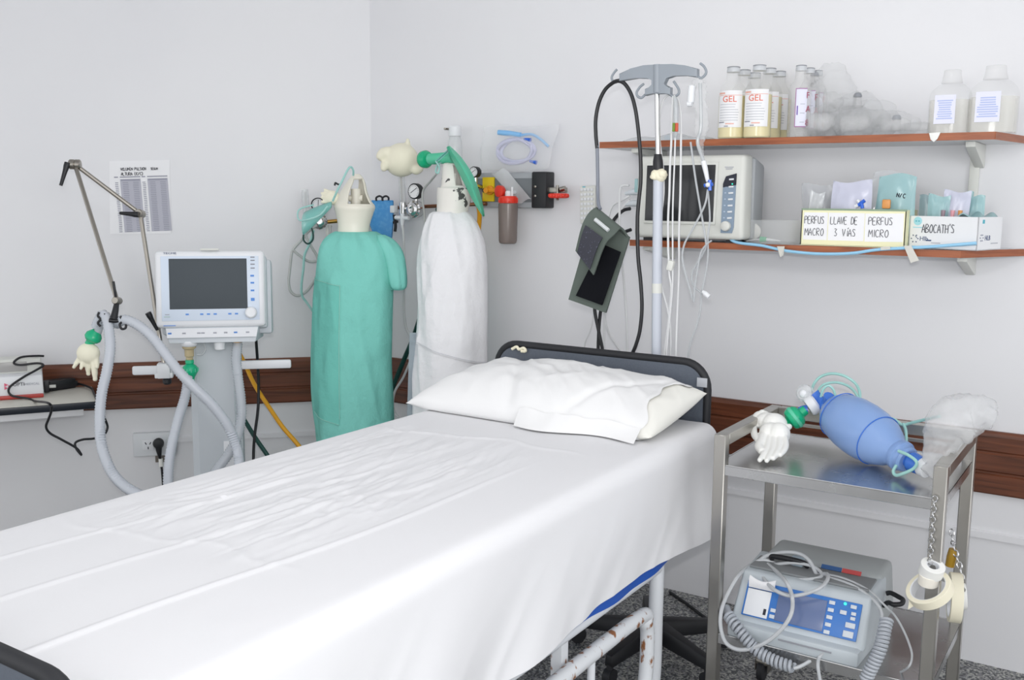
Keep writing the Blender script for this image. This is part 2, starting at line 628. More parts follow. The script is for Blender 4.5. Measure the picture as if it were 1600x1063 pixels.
def hand(mb, txt, M, h, pen=0.0012, adv=0.78, xs=1.0):
    """handwriting: pen strokes standing a hair proud of the paper"""
    x = 0
    for ch in txt:
        for st in GL.get(ch, []):
            mb.tube([M @ Vector((x + a * h * xs, b * h, 0.0004)) for a, b in st], pen, 5, 2)
        x += h * (0.36 if ch in "I'Í" else adv) * xs
    return x


# ------------------------------------------------------------------ scene graph
ROOT = {}


def obj(name, mb, m, parent=None, smooth=True, ang=38, label=None, cat=None, group=None, kind=None):
    me = bpy.data.meshes.new(name)
    bmesh.ops.recalc_face_normals(mb.bm, faces=mb.bm.faces[:])
    if parent is not None:
        W_ = ROOT[parent.name]
        mb.bm.transform(W_.inverted())
    else:
        lo = [min(v.co[i] for v in mb.bm.verts) for i in range(3)]
        hi = [max(v.co[i] for v in mb.bm.verts) for i in range(3)]
        W_ = Matrix.Translation(Vector(((lo[0] + hi[0]) / 2, (lo[1] + hi[1]) / 2, lo[2])))
        mb.bm.transform(W_.inverted())
    mb.bm.to_mesh(me)
    mb.bm.free()
    for k in (m if isinstance(m, (list, tuple)) else [m]):
        me.materials.append(k)
    if smooth:
        me.polygons.foreach_set('use_smooth', [True] * len(me.polygons))
        me.set_sharp_from_angle(angle=R(ang))
    o = bpy.data.objects.new(name, me)
    COL.objects.link(o)
    if parent is not None:
        o.parent = parent
        ROOT[o.name] = W_
    else:
        o.matrix_world = W_
        ROOT[o.name] = W_
    if label:
        o['label'] = label
    if cat:
        o['category'] = cat
    if group:
        o['group'] = group
    if kind:
        o['kind'] = kind
    return o


def thing(name, label, cat, loc=(0, 0, 0), rz=0, group=None):
    o = bpy.data.objects.new(name, None)
    o.empty_display_size = 0.1
    COL.objects.link(o)
    M = TR(loc, rz)
    o.matrix_world = M
    ROOT[o.name] = M
    o['label'] = label
    o['category'] = cat
    if group:
        o['group'] = group
    return o


def dup(o, loc, label, rz=None):
    def rec(c, par):
        n = c.copy()
        COL.objects.link(n)
        n.parent = par
        for g in list(c.children):
            rec(g, n)
        return n
    kids = list(o.children)
    n = o.copy()
    COL.objects.link(n)
    n.location = loc
    if rz is not None:
        n.rotation_euler = (0, 0, rz)
    n['label'] = label
    for k in kids:
        rec(k, n)
    return n


def fuse(mb, voxel, smooth_it=4):
    """one continuous skin out of overlapping lumps"""
    me = bpy.data.meshes.new('tmp')
    mb.bm.to_mesh(me)
    mb.bm.free()
    o = bpy.data.objects.new('tmp', me)
    COL.objects.link(o)
    a = o.modifiers.new('r', 'REMESH')
    a.mode = 'VOXEL'
    a.voxel_size = voxel
    b = o.modifiers.new('s', 'SMOOTH')
    b.iterations = smooth_it
    b.factor = 0.5
    dg = bpy.context.evaluated_depsgraph_get()
    m2 = bpy.data.meshes.new_from_object(o.evaluated_get(dg))
    bpy.data.objects.remove(o)
    bpy.data.meshes.remove(me)
    out = MB()
    out.bm.from_mesh(m2)
    bpy.data.meshes.remove(m2)
    return out


# smooth value noise on numpy arrays
_rng = np.random.RandomState(3)
_T = _rng.rand(256, 256)


def vn(x, y):
    x, y = np.asarray(x, float), np.asarray(y, float)
    xi, yi = np.floor(x).astype(int), np.floor(y).astype(int)
    fx, fy = x - xi, y - yi
    fx, fy = fx * fx * (3 - 2 * fx), fy * fy * (3 - 2 * fy)
    a = _T[xi % 256, yi % 256]
    b = _T[(xi + 1) % 256, yi % 256]
    c = _T[xi % 256, (yi + 1) % 256]
    d = _T[(xi + 1) % 256, (yi + 1) % 256]
    return (a + (b - a) * fx) * (1 - fy) + (c + (d - c) * fx) * fy


def fbm(x, y, o=4):
    t, a = 0, 0.5
    for k in range(o):
        t = t + a * (vn(x * 2 ** k + 17 * k, y * 2 ** k + 31 * k) - 0.5)
        a *= 0.5
    return t


def crumple(mb, amp, sc, seed=0):
    """push a skin in and out along its normals so that film looks crinkled"""
    mb.bm.normal_update()
    for v in mb.bm.verts:
        c = v.co * sc
        a = float(vn(c.x + c.z * .7 + seed, c.y + c.z * .5)) - 0.5
        b = abs(float(vn(c.x * 2.3 - c.z * 1.9 + seed, c.y * 2.1 + c.z * 1.7)) - 0.5)
        v.co += v.normal * amp * (a + (0.5 - 1.6 * b))
    return mb


# ================================================================== the room
mb = MB()
mb.box((-1.5, 1.0, -0.05), (9, 5.6, 0.1))
obj('floor', mb, TERR, kind='structure', smooth=False)
mb = MB()
mb.box((-1.5, 1.0, 3.05), (9, 5.6, 0.1))
obj('ceiling', mb, WALL, kind='structure', smooth=False)
mb = MB()
mb.box(((CORNER.x - 0.12 + 2.4) / 2, WD + 0.06, 1.5), (2.4 - CORNER.x + 0.12, 0.12, 3.0))
obj('wall_back', mb, WALL, kind='structure', smooth=False)
ML = TR(CORNER, LA)                        # local x runs to the corner, -y into the room
mb = MB(ML)
mb.box((-1.9, 0.06, 1.5), (4.0, 0.12, 3.0))
obj('wall_left', mb, WALL, kind='structure', smooth=False)

prof = [(0, 0), (-.020, 0), (-.024, .006), (-.024, .066), (-.019, .070), (-.019, .076), (-.025, .082), (-.025, .138),
        (-.021, .142), (-.021, .146), (-.026, .152), (-.026, .200), (-.020, .210), (-.012, .216), (0, .216)]


def rail(name, M, x0, x1, z0, pr, m):
    mb = MB(M)
    a = [mb.v((x0, y, z0 + z)) for y, z in pr]
    b = [mb.v((x1, y, z0 + z)) for y, z in pr]
    n = len(pr)
    for i in range(n):
        mb.f([a[i], a[(i + 1) % n], b[(i + 1) % n], b[i]])
    mb.f(a)
    mb.f(b[::-1])
    return obj(name, mb, m, kind='structure', ang=20)


MBK = TR((0, WD, 0))
rail('trim_1', ML, -3.8, -0.012, .617, prof, TRIMW)
rail('trim_2', MBK, CORNER.x + 0.012, 2.4, .617, prof, TRIMW)
dp = [(0, 0), (-.012, 0), (-.012, .022), (-.004, .026), (0, .026)]
rail('trim_3', ML, -0.93, -0.006, .445, dp, WALL)
rail('trim_4', MBK, CORNER.x + 0.006, 2.4, .455, dp, WALL)

# ================================================================== bed
BX0, BX1, BY0, BY1, BZ = -2.05, -1.135, 0.79, 2.95, 0.88
bed = thing('hospital_bed', 'white enamel hospital bed frame with charcoal headboard under the white sheet', 'bed', (-1.59, 1.9, 0))
mb = MB()
for x in (-2.02, -1.165):
    mb.tube([(x, 0.80, .515), (x, 2.60, .515)], .021, 14, smooth=False)
for y in (0.82, 2.60):
    mb.tube([(-2.02, y, .515), (-1.165, y, .515)], .018, 12, smooth=False)
for y in (1.2, 1.6, 2.0, 2.35):
    mb.box((-1.59, y, .515), (.84, .03, .02))
obj('side_rail_frame', mb, WPAINT, bed)
for (x, y, sx) in ((-1.165, 2.60, 1), (-2.02, 2.60, -1), (-1.165, 0.86, 1), (-2.02, 0.86, -1)):
    mb = MB()
    mb.tube([(x, y, .53), (x, y, .34), (x, y, .19), (x - .004 * sx, y - .01, .12), (x - .02 * sx, y - .04, .06)], .022, 14, 8)
    leg = obj('leg', mb, WPAINT, bed)
    mb = MB()
    mb.cyl((x - .03 * sx - .012, y - .05, .038), (x - .03 * sx + .012, y - .05, .038), .038)
    obj('caster_wheel', mb, RUBBER, leg)
for y in (2.03, 1.2):
    mb = MB()
    mb.box((-1.168, y, .35), (.030, .034, .37))
    obj('frame_post', mb, RUSTY, bed, label='rust streaked square steel post')
mb = MB()
mb.tube([(-1.13, 1.00, .18), (-1.13, 1.00, .38), (-1.13, 1.07, .432), (-1.13, 1.7, .434), (-1.13, 2.38, .434), (-1.13, 2.455, .40),
         (-1.13, 2.47, .33), (-1.13, 2.46, .22), (-1.13, 2.42, .15), (-1.13, 2.30, .135), (-1.13, 1.1, .135)], .021, 14, 8)
obj('guard_rail', mb, RUSTY, bed, label='lowered tubular guard rail with rusted top')
for y in (1.5, 2.13):
    mb = MB()
    mb.tube([(-1.13, y, .43), (-1.13, y, .14)], .011, 10, smooth=False)
    obj('guard_rail_bar', mb, WPAINT, bed)
mb = MB()
mb.box((-1.59, 1.5, .16), (.80, .04, .03))
mb.box((-1.2, 1.7, .10), (.04, 1.5, .03))
mb.box((-2.0, 1.7, .10), (.04, 1.5, .03))
obj('lower_frame', mb, WPAINT, bed)


def bedboard(name, y, zt, zb, face):
    x0, x1 = -2.0, -1.18
    rr = .085
    path = [(x0, zb), (x0, zt - rr)]
    for k in range(1, 8):
        a = math.pi - k / 8 * math.pi / 2
        path.append((x0 + rr + math.cos(a) * rr, zt - rr + math.sin(a) * rr))
    path += [(x0 + rr, zt), (x1 - rr, zt)]
    for k in range(1, 8):
        a = math.pi / 2 - k / 8 * math.pi / 2
        path.append((x1 - rr + math.cos(a) * rr, zt - rr + math.sin(a) * rr))
    path += [(x1, zt - rr), (x1, zb)]
    mb = MB()
    mb.prism(path, .016, Matrix.Translation((0, y + .008, 0)) @ Matrix.Rotation(R(90), 4, 'X'))
    b = obj(name, mb, CHARB, bed, label='charcoal laminate %s with black edging' % name)
    mb = MB()
    mb.tube([(x, y, z) for x, z in path], .0135, 10, smooth=False)
    obj('edging', mb, RUBBER, b)
    return b


hb = bedboard('headboard', 2.985, 1.074, .55, -1)
bedboard('footboard', 0.742, .93, .5, 1)
mb = MB()
c = PY(800, 544, 2.966)
mb.tube([c + Vector((0, 0, -.004)), c + Vector((.02, 0, .006)), c + Vector((.03, 0, -.002)), c + Vector((.05, 0, .004)), c + Vector((.058, 0, -.006)), c + Vector((.04, 0, -.008))], .0055, 8, 6)
obj('tape_residue', mb, TAPE, hb)
mb = MB()
c = PY(1097, 598, 2.966)
mb.box(c, (.035, .004, .03), bev=.001)
obj('tape_patch', mb, mat('clear_tape', '#c9ccd2', .3, alpha=.7), hb)
mb = MB()
mb.box(((BX0 + BX1) / 2, 1.87, .70), (.86, 2.14, .31), bev=.03)
obj('mattress', mb, BLUEV, bed, label='blue vinyl mattress')
# blue draw cover sagging below the sheet's hem
mb = MB()


def bluecover(u, v):
    y = 1.95 + u * .85
    sag = -.002 + .021 * math.sin(math.pi * min(1, max(0, (u - .02) / .96)))
    return (-1.142 + .004 * math.sin(u * 21), y, .60 - v * (.06 + sag))


mb.grid(bluecover, 30, 4)
mb.thick(.003)
obj('mattress_cover', mb, BLUEV, bed, label='blue vinyl cover showing below the sheet')

# ---------------------------------------------------------------- sheet
sheet_h = None


def top_wrinkle(x, y):
    """folds of the sheet on the flat of the mattress, in metres"""
    u = (x - BX0) / (BX1 - BX0)
    w = (y - BY0) / (BY1 - BY0)
    h = .005 * fbm(x * 5, y * 3, 3)
    m = np.clip(1 - ((u - .40) / .34) ** 4, 0, 1) * np.clip((y - 1.22) / .18, 0, 1) * np.clip((2.42 - y) / .22, 0, 1)
    wob = .10 * (vn(y * 3.1, x * 2) - .5)
    rid = np.abs(vn((x + wob) * 30, y * 3.2 + 5) - .5)
    rid2 = np.abs(vn((x - wob) * 52 + 9, y * 6 + 2) - .5)
    rid3 = np.abs(vn((x + .35 * y + wob) * 34 + 40, y * 4.5 + 11) - .5)
    h = h + m * (.014 * (.5 - rid) + .008 * (.5 - rid2) + .010 * (.5 - rid3) - .009)
    # the crosswise bunched band and the fan of fine pleats
    g = np.exp(-((y - 1.62 - .25 * (u - .4)) / .09) ** 2) * np.clip(1 - ((u - .52) / .22) ** 2, 0, 1)
    h = h + g * (.016 * (.5 - np.abs(vn(x * 34 + y * 14, y * 22 - x * 9) - .5)) - .003)
    # sharp fold lines left by storage
    for x0, a, w_ in ((-1.62, .0032, .008), (-1.38, .0045, .008), (-1.82, .003, .007)):
        dx = x - (x0 + .05 * (y - 1.6) + .014 * np.sin(y * 5))
        h = h + a * np.exp(-(dx / w_) ** 2) * np.clip((2.3 - y) / .4, 0, 1)
    for y0, a in ((1.28, .002), (2.36, .0035)):
        dy = y - (y0 + .10 * (u - .5) + .022 * np.sin(x * 11) + .012 * np.sin(x * 27))
        h = h + a * np.exp(-(dy / .011) ** 2) * np.clip(1 - ((u - .4) / .45) ** 4, 0, 1)
    return h


def build_sheet():
    rad = .045
    # section: list of (x, z, nx, nz, kind)
    sec = []
    zl, zr = .62, .545
    n_side, n_cor, n_top = 26, 8, 150
    for i in range(n_side):
        sec.append((BX0 - .006, zl + (BZ - rad - zl) * i / n_side, -1, 0, 'l', 1 - i / n_side))
    for i in range(n_cor):
        a = math.pi - math.pi / 2 * i / n_cor
        sec.append((BX0 - .006 + rad + math.cos(a) * rad, BZ - rad + math.sin(a) * rad, math.cos(a), math.sin(a), 'c', 0))
    for i in range(n_top + 1):
        sec.append((BX0 + rad + (BX1 - BX0 - 2 * rad) * i / n_top, BZ, 0, 1, 't', 0))
    for i in range(1, n_cor + 1):
        a = math.pi / 2 - math.pi / 2 * i / n_cor
        sec.append((BX1 + .006 - rad + math.cos(a) * rad, BZ - rad + math.sin(a) * rad, math.cos(a), math.sin(a), 'c', 0))
    for i in range(1, n_side + 1):
        sec.append((BX1 + .006, BZ - rad + (zr - BZ + rad) * i / n_side, 1, 0, 'r', i / n_side))
    ny = 300
    y0, y1 = BY0 - .005, BY1 + .005
    mb = MB()
    rows = []
    X = np.array([s[0] for s in sec])
    for j in range(ny + 1):
        y = y0 + (y1 - y0) * j / ny
        ht = top_wrinkle(X, np.full_like(X, y))
        row = []
        for (x, z, nx, nz, k, q), h in zip(sec, ht):
            if k == 't':
                edge = min(1, (x - BX0 - rad) / .04, (BX1 - rad - x) / .04)
                row.append(mb.v((x, y, z + h * max(edge, 0) + .004)))
            elif k == 'c':
                row.append(mb.v((x, y, z + .004 * nz)))
            else:
                fold = .013 * q * math.sin(y * 9 + 2.5 * q + 1.2 * math.sin(y * 4)) + .022 * q * float(fbm(y * 4, z * 3 + 4, 3))
                out = (.012 if k == 'r' else .02) * q + fold
                dz = 0
                if k == 'r':
                    dz = q * (.014 * math.exp(-((y - 2.25) / .34) ** 2) + .006 * math.sin(y * 3.3) - .012 * max(0, (y - 2.7) / .25))
                    # diagonal tension creases on the hanging side
                    dgl = y + (BZ - z) * .9
                    out += q * .012 * (0.5 - abs(float(vn(dgl * 11, z * 2)) - .5))
                yy = y + (0.022 * q if j > ny - 12 and k == 'r' else 0)
                row.append(mb.v((x + nx * out, yy, z + dz)))
        rows.append(row)
    for a, b in zip(rows, rows[1:]):
        for i in range(len(a) - 1):
            mb.f([a[i], a[i + 1], b[i + 1], b[i]])
    mb.thick(-.0018)
    return mb


obj('bed_sheet', build_sheet(), SHEET, label='creased white bed sheet draped over the mattress and down its side', cat='sheet', ang=80)

# ---------------------------------------------------------------- pillow
pil = thing('pillow', 'white bed pillow in a loose pillowcase leaning on the charcoal headboard', 'pillow', (-1.6, 2.75, .885))


def pillow_pt(uu, vv, sgn, fat=1.0, seed=0):
    """uu 0..1 across the bed, vv 0..1 from the front edge to the headboard"""
    fl, fr_, br, bl = Vector((-2.095, 2.565, .905)), Vector((-1.195, 2.585, .905)), Vector((-1.165, 2.945, .985)), Vector((-1.975, 2.945, .99))
    p = (fl.lerp(fr_, uu)).lerp(bl.lerp(br, uu), vv)
    u, v = uu * 2 - 1, vv * 2 - 1
    pin = (max(0, 1 - abs(u) ** 3.4)) ** .5 * (max(0, 1 - abs(v) ** 2.6)) ** .55
    t = .070 * fat * pin
    w = 0
    if sgn > 0:
        d = (uu * 1.6 + vv * .8)
        w = .024 * pin * (.5 - abs(float(vn(d * 4.2 + 1.5 * float(fbm(uu * 3, vv * 3, 2)) + seed, (vv - uu) * 1.1)) - .5) * 1.6)
        w += .013 * pin * (.5 - abs(float(vn(d * 9 + seed + 4, (vv - uu) * 3.0)) - .5) * 1.6)
        w += .012 * float(fbm(uu * 9 + seed, vv * 5, 3)) * pin
        # soft pinched fold near the middle front, where the case is gathered
        w -= .020 * math.exp(-(((uu - .40) + .28 * (vv - .2)) / .022) ** 2) * pin * max(0, 1 - vv * .9)
        w -= .012 * math.exp(-(((uu - .72) - .30 * (vv - .2)) / .020) ** 2) * pin * max(0, 1 - vv)
    z = p.z + sgn * t + w + (.012 if sgn > 0 else 0) * pin
    return Vector((p.x, p.y + .020 * math.sin(uu * 9) * max(0, .25 - vv), max(z, .8895)))


def pillow_mb(u0, u1, fat, seed, nu=110, nv=56, hem=False):
    mb = MB()
    top, bot = [], []
    for i in range(nu + 1):
        u = u0 + (u1 - u0) * i / nu
        f_ = fat + (.05 if hem and i > nu - 3 else 0)
        sw = (lambda v: .012 * math.sin(v * 17) + .02 * math.sin(v * 7 + 1)) if hem else (lambda v: 0)
        k_ = (i / nu) ** 8
        top.append([mb.v(pillow_pt(u + sw(j / nv) * k_, j / nv, 1, f_, seed)) for j in range(nv + 1)])
        bot.append([mb.v(pillow_pt(u + sw(j / nv) * k_, j / nv, -1, f_, seed)) for j in range(nv + 1)])
    for i in range(nu):
        for j in range(nv):
            mb.f([top[i][j], top[i + 1][j], top[i + 1][j + 1], top[i][j + 1]])
            mb.f([bot[i][j], bot[i][j + 1], bot[i + 1][j + 1], bot[i + 1][j]])
    bmesh.ops.remove_doubles(mb.bm, verts=mb.bm.verts[:], dist=.0008)
    return mb


obj('pillowcase', pillow_mb(0, .935, 1.06, 3, hem=True), PILLOWM, pil, ang=80)
obj('pillow_end', pillow_mb(.60, 1.0, .94, 3, 60, 44), CREAMC, pil, ang=80, label='cream pillow end standing out of the pillowcase')
mb = MB()


def flap(u, v):
    p = pillow_pt(.50 + .44 * u, .03, 1, 1.06, 3)
    s = math.sin(u * 19) * .004
    return (p.x + .02 * u, p.y - .034 * v * (1 + .6 * math.sin(u * 7)) - .004, max(.8905, p.z * (1 - v) + .8915 * v + s * (1 - v)))


mb.grid(flap, 50, 6)
mb.thick(.0015)
obj('case_flap', mb, PILLOWM, pil, ang=80)

# ================================================================== left wall: chart, outlet, desk
chart = thing('wall_chart', 'white printed chart with two grey columns taped to the left wall', 'chart', PL(220, 362, .002), LA)
c = [PL(172, 366, .001), PL(267, 365, .001), PL(265, 250, .001), PL(171, 252, .001)]
MC = fr(PL(177, 262, .0035), PL(264, 260, .0035) - PL(177, 262, .0035), (0, 0, 1))
wch = (PL(264, 260) - PL(177, 262)).length
hch = PL(177, 262).z - PL(177, 362).z
mb = MB()
mb.hexa([p - LN * .0005 for p in c] + [p + LN * .0015 for p in c])
obj('paper', mb, PAPER, chart, smooth=False)
mb = MB(MC)
hand(mb, 'VOLUMEN PULSION', Matrix.Translation((.030, -.014, 0)), .012, .0011, .62)
hand(mb, 'SEGUN', Matrix.Translation((.158, -.014, 0)), .010, .0010, .62)
hand(mb, 'ALTURA (K/C)', Matrix.Translation((.030, -.036, 0)), .013, .0011, .62)
obj('handwriting', mb, INKK, chart)
mb = MB(MC)
for k, x0 in enumerate((.024, .140)):
    mb.mi = 0
    mb.box((x0 + .0435, -.171, 0), (.087, .238, .0008))
    mb.mi = 1
    mb.box((x0 + .0435, -.043, 0), (.087, .005, .0008))
    mb.box((x0 - .016, -.043, 0), (.016, .005, .0008))
    mb.box((x0 + .0435, -.057, .0004), (.081, .007, .0008))
    for r in range(28):
        y = -.068 - r * .0081
        for xx, w in ((x0 - .015, .013), (x0 + .022, .024), (x0 + .066, .024)):
            mb.box((xx + random.uniform(-.001, .001), y, .0005), (w, .0034, .0008))
obj('printed_table', mb, [mat('chart_grey', '#b7b7c2', .8), mat('chart_ink', '#9a9ba8', .8)], chart, smooth=False)

# wall outlet with plug
pa, pb = PL(208, 674, 0), PL(275, 711, 0)
oc = (pa + pb) / 2
MO = TR(oc, LA)
wo = (Vector((pb.x, pb.y, 0)) - Vector((pa.x, pa.y, 0))).length
out = thing('wall_outlet', 'white two-gang power outlet low on the left wall', 'outlet', oc, LA)
mb = MB(MO)
mb.box((0, -.014, 0), (wo, .028, .112), bev=.006)
obj('cover_plate', mb, PLATE, out)
for x in (-.026, .030):
    mb = MB(MO)
    mb.box((x, -.030, 0), (.050, .006, .052), bev=.002)
    obj('socket_module', mb, ABSW, out)
mb = MB(MO)
mb.box((-.026, -.0335, -.014), (.004, .002, .012))
for sx in (-1, 1):
    mb.box((-.026 + sx * .010, -.0335, .008), (.004, .002, .012), rot=Matrix.Rotation(R(28 * sx), 4, 'Y'))
obj('socket_slots', mb, INKK, out)
mb = MB(MO)
mb.box((.035, -.012, -.072), (.066, .02, .032))
obj('bracket', mb, DGREY, out, label='dull brown metal bracket')
plug = thing('power_plug', 'round black plug with black lead in the left wall outlet', 'plug', PL(248, 694, .05), LA)
mb = MB()
pc = PL(248, 692, .034)
mb.lathe([(.020, 0), (.024, .004), (.025, .02), (.020, .032), (.006, .034)], pc, LN)
b2 = PL(250, 716, .05)
mb.tube([pc + LN * .018 + Vector((0, 0, -.018)), pc + LN * .02 + Vector((.002, .002, -.05)), b2], .012, 12, 6, radii=[.016, .010, .006])
obj('plug_body', mb, BLACK, plug)
mb = MB()
mb.tube([b2, PL(253, 735, .05), PL(255, 760, .05), PL(257, 800, .05), PL(262, 850, .07)], .0055, 8)
obj('lead', mb, BLACK, plug)
mb = MB()
mb.tube([PL(251, 717, .05), PL(252, 729, .05)], .010, 10, smooth=False)
obj('lead_tag', mb, TAPEW, plug)

# desk standing off the left wall
DZ = .730
dc = PZ(150, 626, DZ)
DA = R(58.6)
MD = TR((dc.x, dc.y, 0), DA)             # x along the front edge (towards the corner), y to the wall
desk = thing('side_table', 'beige laminate table with black edge at the left of the photo', 'table', (dc.x, dc.y, 0), DA)
mb = MB(MD)
mb.box((-.55, .18, DZ - .0165), (1.10, .355, .033), bev=.004)
obj('table_top', mb, DESKT, desk)
mb = MB(MD)
mb.box((-.55, .000, DZ - .019), (1.104, .008, .030), bev=.002)
mb.box((.001, .18, DZ - .019), (.008, .355, .030), bev=.002)
obj('edge_band', mb, DESKE, desk, label='glossy black edge band')
mb = MB(MD)
mb.box((-.565, .03, DZ - .050), (1.03, .02, .030), bev=.002)
obj('apron', mb, MEL, desk)
for x, y in ((-1.05, .05), (-1.05, .32)):
    mb = MB(MD)
    mb.box((x, y, .35), (.04, .04, .70), bev=.003)
    obj('leg', mb, MEL, desk)
mb = MB(MD)
mb.box((-.45, .30, DZ - .06), (.9, .02, .05), bev=.002)
obj('rear_rail', mb, MEL, desk)

# white and red instrument on the table
ic = PZ(69, 621, DZ)
il = MD.inverted() @ ic
MI = MD @ TR((il.x, il.y, DZ))
ins = thing('lab_instrument', 'white tabletop instrument with red base line on the beige table', 'instrument', MI.translation, DA)
mb = MB(MI)
mb.hexa([(-.42, .004, .004), (0, .004, .004), (0, .16, .004), (-.42, .16, .004), (-.42, .008, .098), (-.002, .008, .098), (-.002, .16, .112), (-.42, .16, .112)], bev=.006)
obj('body', mb, ABSW, ins)
mb = MB(MI)
mb.box((-.212, .002, .009), (.422, .012, .017), bev=.004)
obj('base_line', mb, mat('dark_red_plastic', '#b5403a', .4), ins, label='red base strip')
mb = MB(MI)
mb.box((-.212, .115, .128), (.415, .095, .072), bev=.006)
hd = obj('rear_housing', mb, ABSC, ins)
mb = MB(MI)
mb.box((-.14, .066, .130), (.16, .006, .042), bev=.002)
obj('display', mb, GREYT, hd, label='dull grey display window')
mb = MB(MI)
mb.text('OPTI', MI.inverted() @ MI @ fr((-.118, .0035, .056), (1, 0, 0), (0, .04, 1)), .021, .0006)
mb.mi = 1
mb.text('MEDICAL', fr((-.073, .0035, .057), (1, 0, 0), (0, .04, 1)), .014, .0006)
mb.mi = 2
for a, b, cz in ((-.150, .064, .016), (-.150, .050, .014), (-.135, .058, .010)):
    mb.prism([(0, -cz / 2), (cz * .9, 0), (0, cz / 2)], .0008, fr((a, .0035, b), (1, 0, 0), (0, .04, 1)))
obj('printed_logo', mb, [INKK, INKL, mat('pink_red_print', '#d8607c', .6)], ins, smooth=False)
mb = MB(MI)
mb.box((.012, .10, .030), (.022, .03, .050), bev=.003)
pl = obj('side_connector', mb, BLACK, ins, label='black plug in its side')
mb = MB(MI)
mb.box((.035, .10, .028), (.028, .014, .012), bev=.001)
obj('usb_plug', mb, ABSC, pl)

# adapter and its cable
ac = PZ(116, 607, DZ)
al = MD.inverted() @ ac
MA = MD @ TR((al.x, al.y, DZ), R(26))
ad = thing('power_adapter', 'black power adapter brick with long cable on the beige table', 'adapter', MA.translation, DA + R(26))
mb = MB(MA)
mb.box((-.048, .034, .023), (.118, .062, .044), bev=.004)
mb.box((.020, .028, .017), (.028, .024, .024), bev=.003, taper=(.7, .7))
obj('brick', mb, BLACK, ad)
mb = MB()
st = MA @ Vector((.03, .028, .016))
z0 = DZ
pts = [st, PZ(141, 606, DZ + .012), PZ(147, 615, DZ + .01), PZ(153, 628, DZ + .003), P(158, 640, 4.06), P(164, 655, 4.1), P(168, 668, 4.12), P(162, 680, 4.1), P(147, 685.5, 4.05),
       P(130, 687, 4.02), P(118, 692, 4.0), P(119, 701, 3.98), P(127, 711, 3.97), P(122, 703, 3.96), P(114, 697, 3.95), P(94, 686, 3.92), P(78, 677, 3.90),
       P(72, 667, 3.88), P(76, 655, 3.86), P(80, 643, 3.83), P(80, 634, 3.815), P(72, 629, 3.84)]
q = [PZ(55, 627, DZ + .006), PZ(44, 623, DZ + .006), MI @ Vector((-.125, -.010, .02)), MI @ Vector((-.130, -.010, .055)), MI @ Vector((-.075, -.008, .095)),
     MI @ Vector((-.03, .0, .118)), MI @ Vector((.004, .03, .135)), MI @ Vector((-.02, .055, .142)), MI @ Vector((-.085, .058, .138)), MI @ Vector((-.11, .058, .150)),
     MI @ Vector((-.08, .056, .172)), MI @ Vector((-.02, .07, .172)), MI @ Vector((.008, .08, .168))]
mb.tube(pts + q, .0048, 8, 6)
obj('cable', mb, BLACK, ad)

# ================================================================== ventilator
vc = P(335, 560, 4.02)
VX, VY = vc.x, vc.y
MV = TR((VX, VY, 0), LA - R(2))
vent = thing('ventilator', 'white medical ventilator on a tall column with dark screen and knob', 'ventilator', (VX, VY, 0), LA - R(2))
ori = P(330, 452, 3.90)
hl = MV.inverted() @ ori
MH = MV @ Matrix.Translation(hl) @ Matrix.Rotation(R(-7), 4, 'X')     # head frame: x right, -y to the viewer
k = 3.90 / F_PX
hw, hh = 82 * k, 59.5 * k
mb = MB(MH)
mb.box((0, 0, 0), (2 * hw, .05, 2 * hh), bev=.016, seg=3)
head = obj('screen_head', mb, ABSW, vent)
mb = MB(MH)
mb.box((.012, .065, -.012), (2 * hw - .012, .10, 2 * hh - .01), bev=.012)
mb.box((.018, .10, -.03), (2 * hw + .01, .10, 2 * hh + .0), bev=.012)
obj('rear_housing', mb, ABSG, head, label='pale grey housing behind the screen')
mb = MB(MH)
mb.box((0, -.024, hh + .004), (.07, .02, .008), bev=.003)
obj('top_lamp', mb, ABSC, head)


def hx(px):
    return (px - 330) * k


def hz(py):
    return (452 - py) * k


mb = MB(MH)
mb.box((hx(330), -.0255, hz(451)), (146 * k, .004, 100 * k), bev=.001)
pn = obj('front_panel', mb, PANB, head, label='pale blue front panel')
mb = MB(MH)
mb.box((hx(327), -.0275, hz(444)), (116 * k, .004, 78 * k), bev=.001)
obj('display', mb, SCR, head, label='dark grey switched-off display')
mb = MB(MH)
mb.lathe([(.022, 0), (.0235, .004), (.0215, .02), (.017, .024)], (hx(390), -.027, hz(489.5)), (0, -1, 0))
obj('control_knob', mb, ABSW, head)
FM = lambda x, z, y=-.0285: fr((x, y, z), (1, 0, 0), (0, 0, 1))
mb = MB(MH)
mb.text('TECME', fr((hx(261), -.0262, hz(397.8)), (1, 0, 0), (0, 0, 1)), .010, .0006, xs=1.6)
mb.mi = 1
mb.box((hx(268), -.0258, hz(508)), (.045, .002, .003))
for x in (294.5, 316, 326, 336, 358, 368):
    mb.box((hx(x), -.0285, hz(491)), (.012, .002, .006))
for z in (432, 443, 455, 469):
    mb.box((hx(393), -.0285, hz(z)), (.014, .002, .007 if z != 469 else .012))
mb.mi = 2
for z in (403, 408, 414, 420):
    mb.box((hx(394), -.0285, hz(z)), (.016, .002, .004))
mb.box((hx(265), -.0285, hz(491)), (.016, .002, .002))
mb.mi = 3
mb.box((hx(265), -.0285, hz(494.5)), (.022, .002, .002))
obj('printed_symbols', mb, [INKN, INKB, INKG, mat('faint_green_print', '#9dbba8', .6)], pn, smooth=False)
